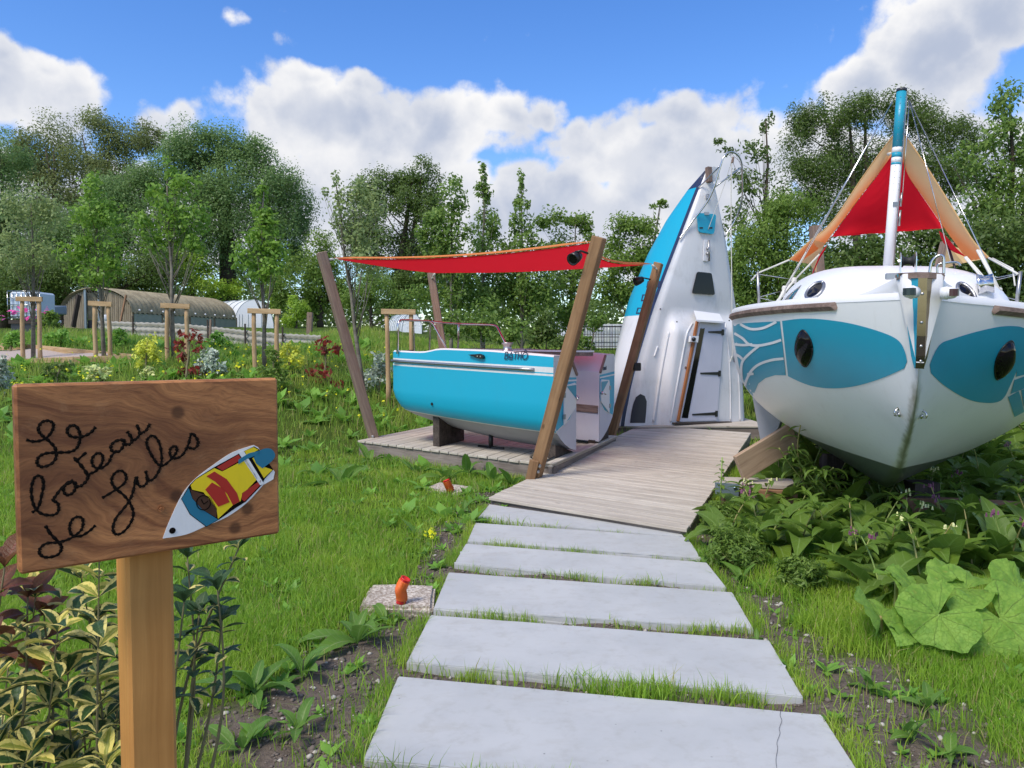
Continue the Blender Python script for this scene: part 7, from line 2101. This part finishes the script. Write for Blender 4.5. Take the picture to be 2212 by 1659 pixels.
# clods and pebbles on the bare soil
def clods(n, seed, mat, s0, s1, name, label):
    rng = np.random.default_rng(seed)
    X = rng.uniform(-2.2, 4.2, n * 8); Y = rng.uniform(2.0, 8.0, n * 8)
    s = soil_np(X, Y); m = (rng.random(n * 8) < s * .9) & ~on_hard(X, Y, .02); X, Y = X[m][:n], Y[m][:n]
    ico = np.array([(0, 0, 1), (.9, 0, .3), (.28, .85, .3), (-.72, .53, .3), (-.72, -.53, .3), (.28, -.85, .3), (0, 0, -.6)])
    fc = np.array([(0, 1, 2), (0, 2, 3), (0, 3, 4), (0, 4, 5), (0, 5, 1), (6, 2, 1), (6, 3, 2), (6, 4, 3), (6, 5, 4), (6, 1, 5)])
    k = len(X); sc = s0 + (s1 - s0) * rng.random(k) ** 3
    J = ico[None] * rng.uniform(.65, 1.35, (k, 7, 3)) * sc[:, None, None] * np.array([1, 1, .7])
    a = rng.uniform(0, 6.28, k); c, s_ = np.cos(a)[:, None], np.sin(a)[:, None]
    V = np.stack([J[..., 0] * c - J[..., 1] * s_ + X[:, None], J[..., 0] * s_ + J[..., 1] * c + Y[:, None], J[..., 2] + Hn(X, Y)[:, None]], -1).reshape(-1, 3)
    F = (fc[None] + (np.arange(k) * 7)[:, None, None]).reshape(-1, 3)
    tag(mk_np(name, V, F, MAT[mat]), label, 'stones', kind='stuff')
clods(7000, 51, 'stone', .004, .022, 'soil_clods', 'crumbly brown clods on the bare soil beside the path')
clods(650, 52, 'flint', .004, .024, 'pebbles', 'pale pebbles and flints on the bare soil')
# ------------------------------------------------------------------ plants with large leaves
def leaf_mesh(name, mat, width, peak=.45, curl=.9, wave=.0, fold=.25, rows=8, cols=4, petiole=.0, seed=0):
    """unit-long leaf along +Y, face up +Z; curls downward along its length"""
    r = random.Random(seed)
    V, UV, F = [], [], []
    y, z, a = 0.0, 0.0, 0.0
    for i in range(rows + 1):
        t = i / rows
        if i: a -= curl / rows * (.3 + 1.4 * t); y += math.cos(a) / rows; z += math.sin(a) / rows
        tt = max(0, (t - petiole) / (1 - petiole))
        w = width * (math.sin(math.pi * tt ** (math.log(.5) / math.log(peak))) ** .85 if 0 < tt < 1 else 0) + .012
        for j in range(cols + 1):
            s = 2 * j / cols - 1
            up = abs(s) * fold * w + wave * w * math.sin(t * 19 + s * 2 + seed) * abs(s) + r.uniform(-.01, .01) * w * 2
            V.append((s * w * (1 - .12 * fold), y + up * math.sin(-a) , z + up * math.cos(a))); UV.append((j / cols, t))
    for i in range(rows):
        for j in range(cols):
            k = i * (cols + 1) + j; F.append((k, k + 1, k + cols + 2, k + cols + 1))
    me = bpy.data.meshes.new(name); me.from_pydata(V, [], F); me.materials.append(mat)
    l = me.uv_layers.new(name='UVMap')
    for lp in me.loops: l.data[lp.index].uv = UV[lp.vertex_index]
    me.polygons.foreach_set('use_smooth', [True] * len(me.polygons)); me.update()
    return me
LM = {'dock': [leaf_mesh('leaf', MAT['docklf'], .14, .42, c, .10, .35, petiole=.1, seed=i) for i, c in enumerate((.5, .9, 1.3))],
      'comfrey': [leaf_mesh('leaf', MAT['comfrey'], .155, .38, c, .06, .30, petiole=.06, seed=10 + i) for i, c in enumerate((.6, 1.0, 1.5))],
      'euo': [leaf_mesh('leaf', MAT['euonymus'], .24, .52, c, .03, .35, 6, 4, .08, seed=20 + i) for i, c in enumerate((.3, .7, 1.0))],
      'euoy': [leaf_mesh('leaf', MAT['euoyellow'], .20, .52, c, .03, .4, 6, 4, .08, seed=25 + i) for i, c in enumerate((.2, .6))],
      'euog': [leaf_mesh('leaf', MAT['euogreen'], .25, .52, c, .03, .3, 6, 4, .08, seed=30 + i) for i, c in enumerate((.3, .7))],
      'bronze': [leaf_mesh('leaf', MAT['bronze'], .22, .5, c, .03, .3, 6, 4, .08, seed=40 + i) for i, c in enumerate((.3, .8))],
      'nettle': [leaf_mesh('leaf', MAT['comfrey'], .24, .35, .7, .08, .25, 6, 2, .1, seed=50)]}
def put_leaf(parent, me, base, az, el, L, roll=0.0, name='leaf', wsc=1.0):
    M = Matrix.Translation(Vector(base)) @ Matrix.Rotation(az, 4, 'Z') @ Matrix.Rotation(el, 4, 'X') @ Matrix.Rotation(roll, 4, 'Y') @ Matrix.Diagonal((L * wsc, L, L, 1))
    return share(name, me, M, parent)
R_ = random.Random(77)
def dock(u, v, n, L, label, group='dock plants in the grass', kind='dock', el=(.35, 1.25), pos=None, name='dock_plant'):
    g = pos or G(u, v, 0.0); g = Vector((g.x, g.y, H(g.x, g.y)))
    T = thing(name, g, label, 'plant', group)
    for k in range(n):
        az = k * 2.399 + R_.uniform(-.3, .3); e = R_.uniform(*el)
        put_leaf(T, R_.choice(LM[kind]), g + Vector((R_.uniform(-.02, .02), R_.uniform(-.02, .02), .005)), az, e, L * R_.uniform(.6, 1.15), R_.uniform(-.4, .4))
    return T
DG = 'broad-leaved dock plants'
for (u, v, n, L, lab) in ((770, 1390, 8, .30, 'dock plant with upright leaves in front of the nearer concrete pad'), (555, 1505, 8, .27, 'dock plant right of the sign post near the bottom'), (655, 1465, 6, .22, 'dock plant between the sign post and the bare soil'),
                          (735, 1050, 9, .46, 'tall dock plant left of the platform corner'), (800, 1000, 8, .34, 'dock plant under the grey leaning post'), (690, 1030, 6, .30, 'dock plant at the left of the group by the platform'),
                          (965, 1042, 9, .36, 'dock plant in front of the platform, left of the farther pad'), (1010, 1030, 9, .42, 'tallest dock plant in front of the platform'), (1065, 1045, 8, .34, 'dock plant right of the tallest one in front of the platform'), (1108, 1052, 7, .30, 'dock plant beside the brown post foot'),
                          (900, 1030, 8, .30, 'dock plant at the middle of the platform front'), (1000, 1110, 6, .22, 'low dock plant left of the wedge slab'), (905, 1165, 6, .24, 'low dock plant in the grass left of the path'),
                          (830, 1340, 4, .20, 'small dock plant right in front of the nearer pad'), (640, 1590, 5, .16, 'small dock plant left of the nearest slab'), (520, 1620, 6, .20, 'dock plant at the bottom edge right of the sign post'),
                          (1645, 1395, 4, .10, 'seedling with two round leaves beside the third slab'), (1880, 1500, 5, .16, 'small weed with pointed leaves right of the second slab'), (2010, 1530, 6, .18, 'small leafy weed on the soil at right'), (2050, 1640, 6, .16, 'upright weed at the bottom right'), (1960, 1600, 6, .15, 'flat serrated weed at the bottom right'), (1600, 1250, 5, .20, 'low leaf rosette beside the fourth slab')):
    dock(u, v, n, L, lab, DG)
# yellow flower stalk left of the path
g = G(925, 1215); T = thing('mustard_plant', g, 'single yellow flower on a thin stalk left of the path', 'plant')
top = P(932, 1152, g.y)
tube('stem', catmull([g, g.lerp(top, .5) + Vector((.02, 0, 0)), top], 4), .004, MAT['stem'], T, 5)
C = np.array(top)[None] + np.random.default_rng(3).normal(0, .018, (40, 3)); V, F = leaf_quads(C, .022, .018, np.random.default_rng(4), .6)
mk_np('flower_head', V, F, MAT['yflower'], T)
for k in range(4): put_leaf(T, R_.choice(LM['dock']), g.lerp(top, .1 + .15 * k), k * 2.3, .5, .10)

# ---- comfrey bed under and beside the white boat
def flowers(T, at, col, n=7):
    rr = np.random.default_rng(R_.randrange(9999))
    parts = []
    for k in range(n):
        b = at + Vector((rr.normal() * .022, rr.normal() * .022, rr.uniform(-.03, .012)))
        parts.append(lathe_geo([(.003, .0), (.006, -.008), (.0065, -.020), (.0085, -.027)], Matrix.Translation(b), 6))
    V, F = join_geo(parts)
    tag(mk('flower_cluster', V, F, MAT[col], T), kind='stuff')
def comfrey(pos, h, label, nst=2, flower=None):
    g = Vector((pos[0], pos[1], H(pos[0], pos[1])))
    T = thing('comfrey_plant', g, label, 'plant', 'comfrey plants around the white boat')
    for k in range(11):
        put_leaf(T, R_.choice(LM['comfrey']), g + Vector((R_.uniform(-.06, .06), R_.uniform(-.06, .06), .01)), k * 2.4 + R_.uniform(-.3, .3), R_.uniform(.35, 1.25), h * R_.uniform(.75, 1.15), R_.uniform(-.4, .4))
    for s in range(nst if flower else 1):
        a = R_.uniform(0, 6.28); tip = g + Vector((math.cos(a) * h * .28, math.sin(a) * h * .28, h * R_.uniform(.65, .9)))
        path = catmull([g, g.lerp(tip, .5) + Vector((0, 0, .08 * h)), tip], 4)
        tube('stem', path, [.008 - .005 * i / len(path) for i in range(len(path))], MAT['stem'], T, 5)
        for k in range(5):
            f = .25 + .17 * k
            p = path[min(len(path) - 1, int(f * (len(path) - 1)))]
            put_leaf(T, R_.choice(LM['comfrey']), p, a + k * 2.4 + R_.uniform(-.3, .3), R_.uniform(.1, .7), h * R_.uniform(.45, .62) * (1 - .4 * f), R_.uniform(-.4, .4))
        if flower: flowers(T, tip, flower)
        else:
            for k in range(4): put_leaf(T, R_.choice(LM['comfrey']), tip, k * 1.6, R_.uniform(.5, 1.1), h * .28, 0)
def z8(x, y): return (2700 + x * .6775) / 1.82278, (1900 + y * .6775) / 1.82278
CP = []
cand = [(1600, 1140), (1650, 1110), (1705, 1100), (1760, 1110), (1640, 1160), (1700, 1150), (1770, 1160), (1830, 1130), (1890, 1120), (1960, 1120), (2030, 1120), (2100, 1110), (2170, 1110), (1830, 1180), (1900, 1180), (1970, 1180), (2040, 1180), (2110, 1170), (2190, 1170),
        (1780, 1215), (1850, 1240), (1930, 1235), (2010, 1240), (2090, 1230), (2170, 1240), (1730, 1060), (1680, 1070), (1800, 1075), (1880, 1075), (1960, 1075), (2050, 1065), (2130, 1060), (2210, 1060), (1990, 1290), (1900, 1285), (2230, 1200), (2250, 1120), (2250, 1000), (2190, 1010), (2130, 1020), (1850, 1050), (1790, 1045), (1920, 1100), (2000, 1090), (2080, 1090), (1660, 1195), (1720, 1190), (1560, 1165), (1600, 1100), (2100, 985), (2170, 970), (2230, 950), (1755, 1030), (1720, 1035), (1790, 1020), (2120, 1000), (2200, 985), (2060, 1030)]
lead = ['at the boardwalk side', 'near the timber cradle', 'under the bow', 'in front of the bow', 'towards the right edge', 'at the right edge']
for i, (u, v) in enumerate(cand):
    u += R_.uniform(-14, 14); v += R_.uniform(-8, 8)
    g = G(u, v)
    h = R_.uniform(.36, .54) if v > 1090 else R_.uniform(.50, .70)
    if 1800 < u < 2080 and v < 1100: h = .48
    if v < 1040: h = .74
    fl = ('pflower' if i % 4 == 0 else ('cflower' if i % 7 == 1 else None))
    tone = {'pflower': 'with drooping purple flowers', 'cflower': 'with cream flowers', None: 'without open flowers'}[fl]
    where = 'beside the timber cradle' if u < 1700 else ('left of the bow' if u < 1880 else ('below the bow' if u < 2040 else 'near the right edge of the photo'))
    row_ = 'front-row' if v > 1150 else ('middle-row' if v > 1085 else 'back-row')
    comfrey((g.x, g.y), h, '%s comfrey plant %s, %s of the white boat' % (row_, tone, where) if 'bow' in where else '%s comfrey plant %s, %s' % (row_, tone, where), 2, fl)
# leafy shoots climbing the left bilge of the boat
T = thing('climbing_shoot', G(1700, 1090), 'leafy shoots climbing against the left bilge of the white boat', 'plant')
for k in range(7):
    a = P(1740 + 12 * k, 1060, 6.8 - .05 * k); b = P(1690 + R_.uniform(-12, 60), R_.uniform(905, 985), 6.55)
    if k > 3: b = P(1740 + 20 * (k - 3), R_.uniform(960, 1020), 6.2)
    path = catmull([a, a.lerp(b, .5) + Vector((-.05, 0, .05)), b], 5)
    tube('stem', path, .006, MAT['stem'], T, 5)
    for j in range(9):
        p = path[min(len(path) - 1, 1 + j)]
        put_leaf(T, R_.choice(LM['comfrey']), p, j * 2.4 + k, R_.uniform(-.2, .6), R_.uniform(.12, .20), R_.uniform(-.5, .5), wsc=.7)
# nettle at the boardwalk corner
T = thing('nettle_plant', G(1557, 1075), 'single nettle standing at the right edge of the boardwalk', 'plant')
a, b = P(1556, 1085, 6.6), P(1560, 988, 6.6)
tube('stem', [a, a.lerp(b, .5), b], .006, MAT['stem'], T, 5)
for j in range(9):
    p = a.lerp(b, .2 + .09 * j)
    for s in (0, math.pi): put_leaf(T, LM['nettle'][0], p, j * 1.57 + s, .1, .10 - .006 * j)
# butterbur clump with big round leaves
def round_leaf(name, seed):
    r = random.Random(seed); V, UV, F = [(0, 0, 0)], [(.5, .02)], []
    n, m = 40, 7
    ph = [r.uniform(0, 6.28) for _ in range(3)]
    for i in range(1, m + 1):
        rr = i / m
        for k in range(n):
            th = -math.pi * .90 + 2 * math.pi * .90 * k / (n - 1)
            rad = rr * (1 + .09 * math.sin(3 * th + ph[0]) * rr + .035 * math.sin(13 * th + ph[1]) * rr + r.uniform(-.03, .03) * rr)
            z = .20 * rr ** 2 * math.sin(2 * th + ph[2]) + .09 * rr ** 2 * math.sin(5 * th + ph[0]) + .045 * rr * math.sin(11 * th + ph[1]) - .22 * rr ** 2.4 + .14 * rr + .30 * abs(math.sin(th)) * rr ** 1.3 + .05 * rr ** 3 * math.sin(23 * th + ph[0]) + r.uniform(-.02, .02)
            V.append((math.sin(th) * rad, math.cos(th) * rad + 0, z)); UV.append((k / (n - 1), rr))
    for k in range(n - 1): F.append((0, 1 + k + 1, 1 + k))
    for i in range(m - 1):
        for k in range(n - 1):
            a = 1 + i * n + k; F.append((a, a + 1, a + n + 1, a + n))
    me = bpy.data.meshes.new(name); me.from_pydata(V, [], F); me.materials.append(MAT['butterbur'])
    l = me.uv_layers.new(name='UVMap')
    for lp in me.loops: l.data[lp.index].uv = UV[lp.vertex_index]
    me.polygons.foreach_set('use_smooth', [True] * len(me.polygons)); me.update()
    return me
RL = [round_leaf('leaf', s) for s in (1, 2, 3)]
gb = G(2060, 1400)
T = thing('butterbur_clump', gb, 'clump of big pale round leaves at lower right', 'plant')
for i, (u, v, dy, r, ax, ay) in enumerate(((1915, 1325, .02, .20, -.35, .45), (2040, 1320, -.05, .21, -.75, -.25), (1985, 1345, -.02, .15, -.9, .5), (1990, 1265, .25, .17, -.25, .3), (2100, 1265, .2, .20, -.3, -.15), (2175, 1330, .0, .24, -.6, -.35), (2215, 1265, .2, .18, -.5, .2), (2065, 1240, .35, .15, -.2, .1), (2150, 1385, -.12, .14, -.9, -.5), (2250, 1320, .1, .20, -.4, .1), (1950, 1245, .3, .13, -.2, .3))):
    c = P(u, v, gb.y + dy)
    u_ = u; r *= .88; c = P(u_ - 14, v + 8, gb.y + dy)
    M = Matrix.Translation(c) @ Matrix.Rotation(ay, 4, 'Y') @ Matrix.Rotation(-ax, 4, 'X') @ Matrix.Rotation(i * 1.9, 4, 'Z') @ Matrix.Diagonal((r, r, r, 1))
    share('leaf', RL[i % 3], M, T)
    f = Vector((c.x * .9 + gb.x * .1, c.y + .05, H(c.x, c.y)))
    tube('stalk', catmull([f, f.lerp(c, .5) + Vector((.02, .03, 0)), c], 3), .010, MAT['stem'], T, 6)
# spiny bushes of sow-thistle beside the path
def thistle(label, u, v, ru, rv, seed, mat='dkgreen'):
    rng = np.random.default_rng(seed); g = G(u, v + rv * .8); k = g.y / FPX
    T = thing('thistle_bush', g, label, 'bush', 'spiny weed bushes beside the path')
    c = np.array(P(u, v, g.y)); Rr = np.array([ru * k, ru * k, rv * k])
    d = rng.normal(size=(60, 3)); d /= np.linalg.norm(d, axis=1)[:, None]; sc = c + d * Rr * rng.uniform(.3, .95, 60)[:, None]
    C = sc[rng.integers(0, 60, 2600)] + rng.normal(size=(2600, 3)) * Rr * .13
    C = C[C[:, 2] > .01]
    V, F = leaf_quads(C, .045, .014, rng, .5, 0, (C - c) / Rr); mk_np('foliage', V, F, MAT[mat], T)
    parts = [tube_geo([g, Vector(s)], [.006, .002], 4) for s in sc[:14]]
    V, F = join_geo(parts); mk('stems', V, F, MAT['stem'], T)
thistle('large spiny weed bush between the fifth slab and the comfrey', 1590, 1180, 75, 55, 1, 'midgreen')
thistle('smaller spiny weed bush right of the fourth slab', 1735, 1240, 55, 40, 2, 'midgreen')
thistle('spiny weed bush at the boardwalk end', 1555, 1120, 40, 35, 3, 'midgreen')

# ---- variegated shrub behind the sign post
def stemmy(name, label, base, tips, kinds, spacing, L, r0=.006, rnd=5, start=.25):
    rr = random.Random(rnd)
    T = thing(name, base, label, 'shrub')
    for tip in tips:
        b = base + Vector((rr.uniform(-.05, .05), rr.uniform(-.04, .04), 0))
        mid = b.lerp(tip, .55) + Vector((rr.uniform(-.06, .06), rr.uniform(-.04, .04), .05))
        path = catmull([b, mid, tip], 8)
        n = len(path)
        tube('stem', path, [r0 * (1 - .7 * i / n) for i in range(n)], MAT['woodstem'], T, 6)
        ln = sum((path[i + 1] - path[i]).length for i in range(n - 1))
        k = int(ln * (1 - start) / spacing)
        for j in range(k + 1):
            f = start + (1 - start) * j / max(1, k); i = f * (n - 1); i0 = min(n - 2, int(i)); p = path[i0].lerp(path[i0 + 1], i - i0)
            whorl = 3 if j < k else 5
            for w in range(whorl):
                az = j * 1.57 + w * 2 * math.pi / whorl + rr.uniform(-.3, .3)
                el = rr.uniform(.1, .7) if j < k else rr.uniform(.6, 1.2)
                put_leaf(T, rr.choice(LM[rr.choice(kinds)]), p, az, el, L * rr.uniform(.7, 1.2), rr.uniform(-.5, .5))
    return T
base = P(120, 1800, 1.85); base.z = 0.0
rr = random.Random(9)
tips = [P(u + rr.uniform(-8, 8), v + rr.uniform(-10, 10), rr.uniform(1.62, 2.05)) for u, v in ((215, 1215), (170, 1260), (255, 1290), (75, 1300), (20, 1390), (130, 1370), (200, 1340), (265, 1400), (60, 1450), (-15, 1480), (150, 1460), (230, 1480), (20, 1560), (110, 1540), (190, 1560), (255, 1570), (-10, 1640), (70, 1630), (150, 1640), (230, 1650))]
stemmy('variegated_euonymus', 'cream and green variegated shrub at the bottom left corner', base + Vector((-.12, -.05, 0)), [t for t in tips if (t.x / t.y) < -.60], ['euo', 'euo', 'euo', 'euoy'], .070, .080, r0=.0045, rnd=6, start=.42)
stemmy('variegated_euonymus', 'cream and green variegated shrub close behind the sign post', base + Vector((.10, .05, 0)), [t for t in tips if (t.x / t.y) >= -.60], ['euo', 'euo', 'euo', 'euoy'], .070, .080, r0=.0045, rnd=7, start=.42)
base2 = P(330, 1780, 1.95); base2.z = 0
tips2 = [P(u, v, Y) for u, v, Y in ((515, 1185, 2.0), (470, 1275, 1.95), (405, 1205, 2.0), (430, 1330, 1.95), (398, 1300, 1.9), (480, 1340, 2.0))]
stemmy('glossy_euonymus', 'dark glossy leafy twigs right of the sign post', base2, tips2, ['euog', 'euog', 'euo'], .075, .062, rnd=8, start=.6)
base3 = P(-60, 1700, 1.7); base3.z = 0
stemmy('photinia_sprig', 'bronze photinia sprig at the left edge below the sign', base3, [P(10, 1225, 1.7), P(60, 1290, 1.75), P(-20, 1290, 1.7), P(95, 1330, 1.8)], ['bronze'], .10, .085, rnd=3, start=.75)
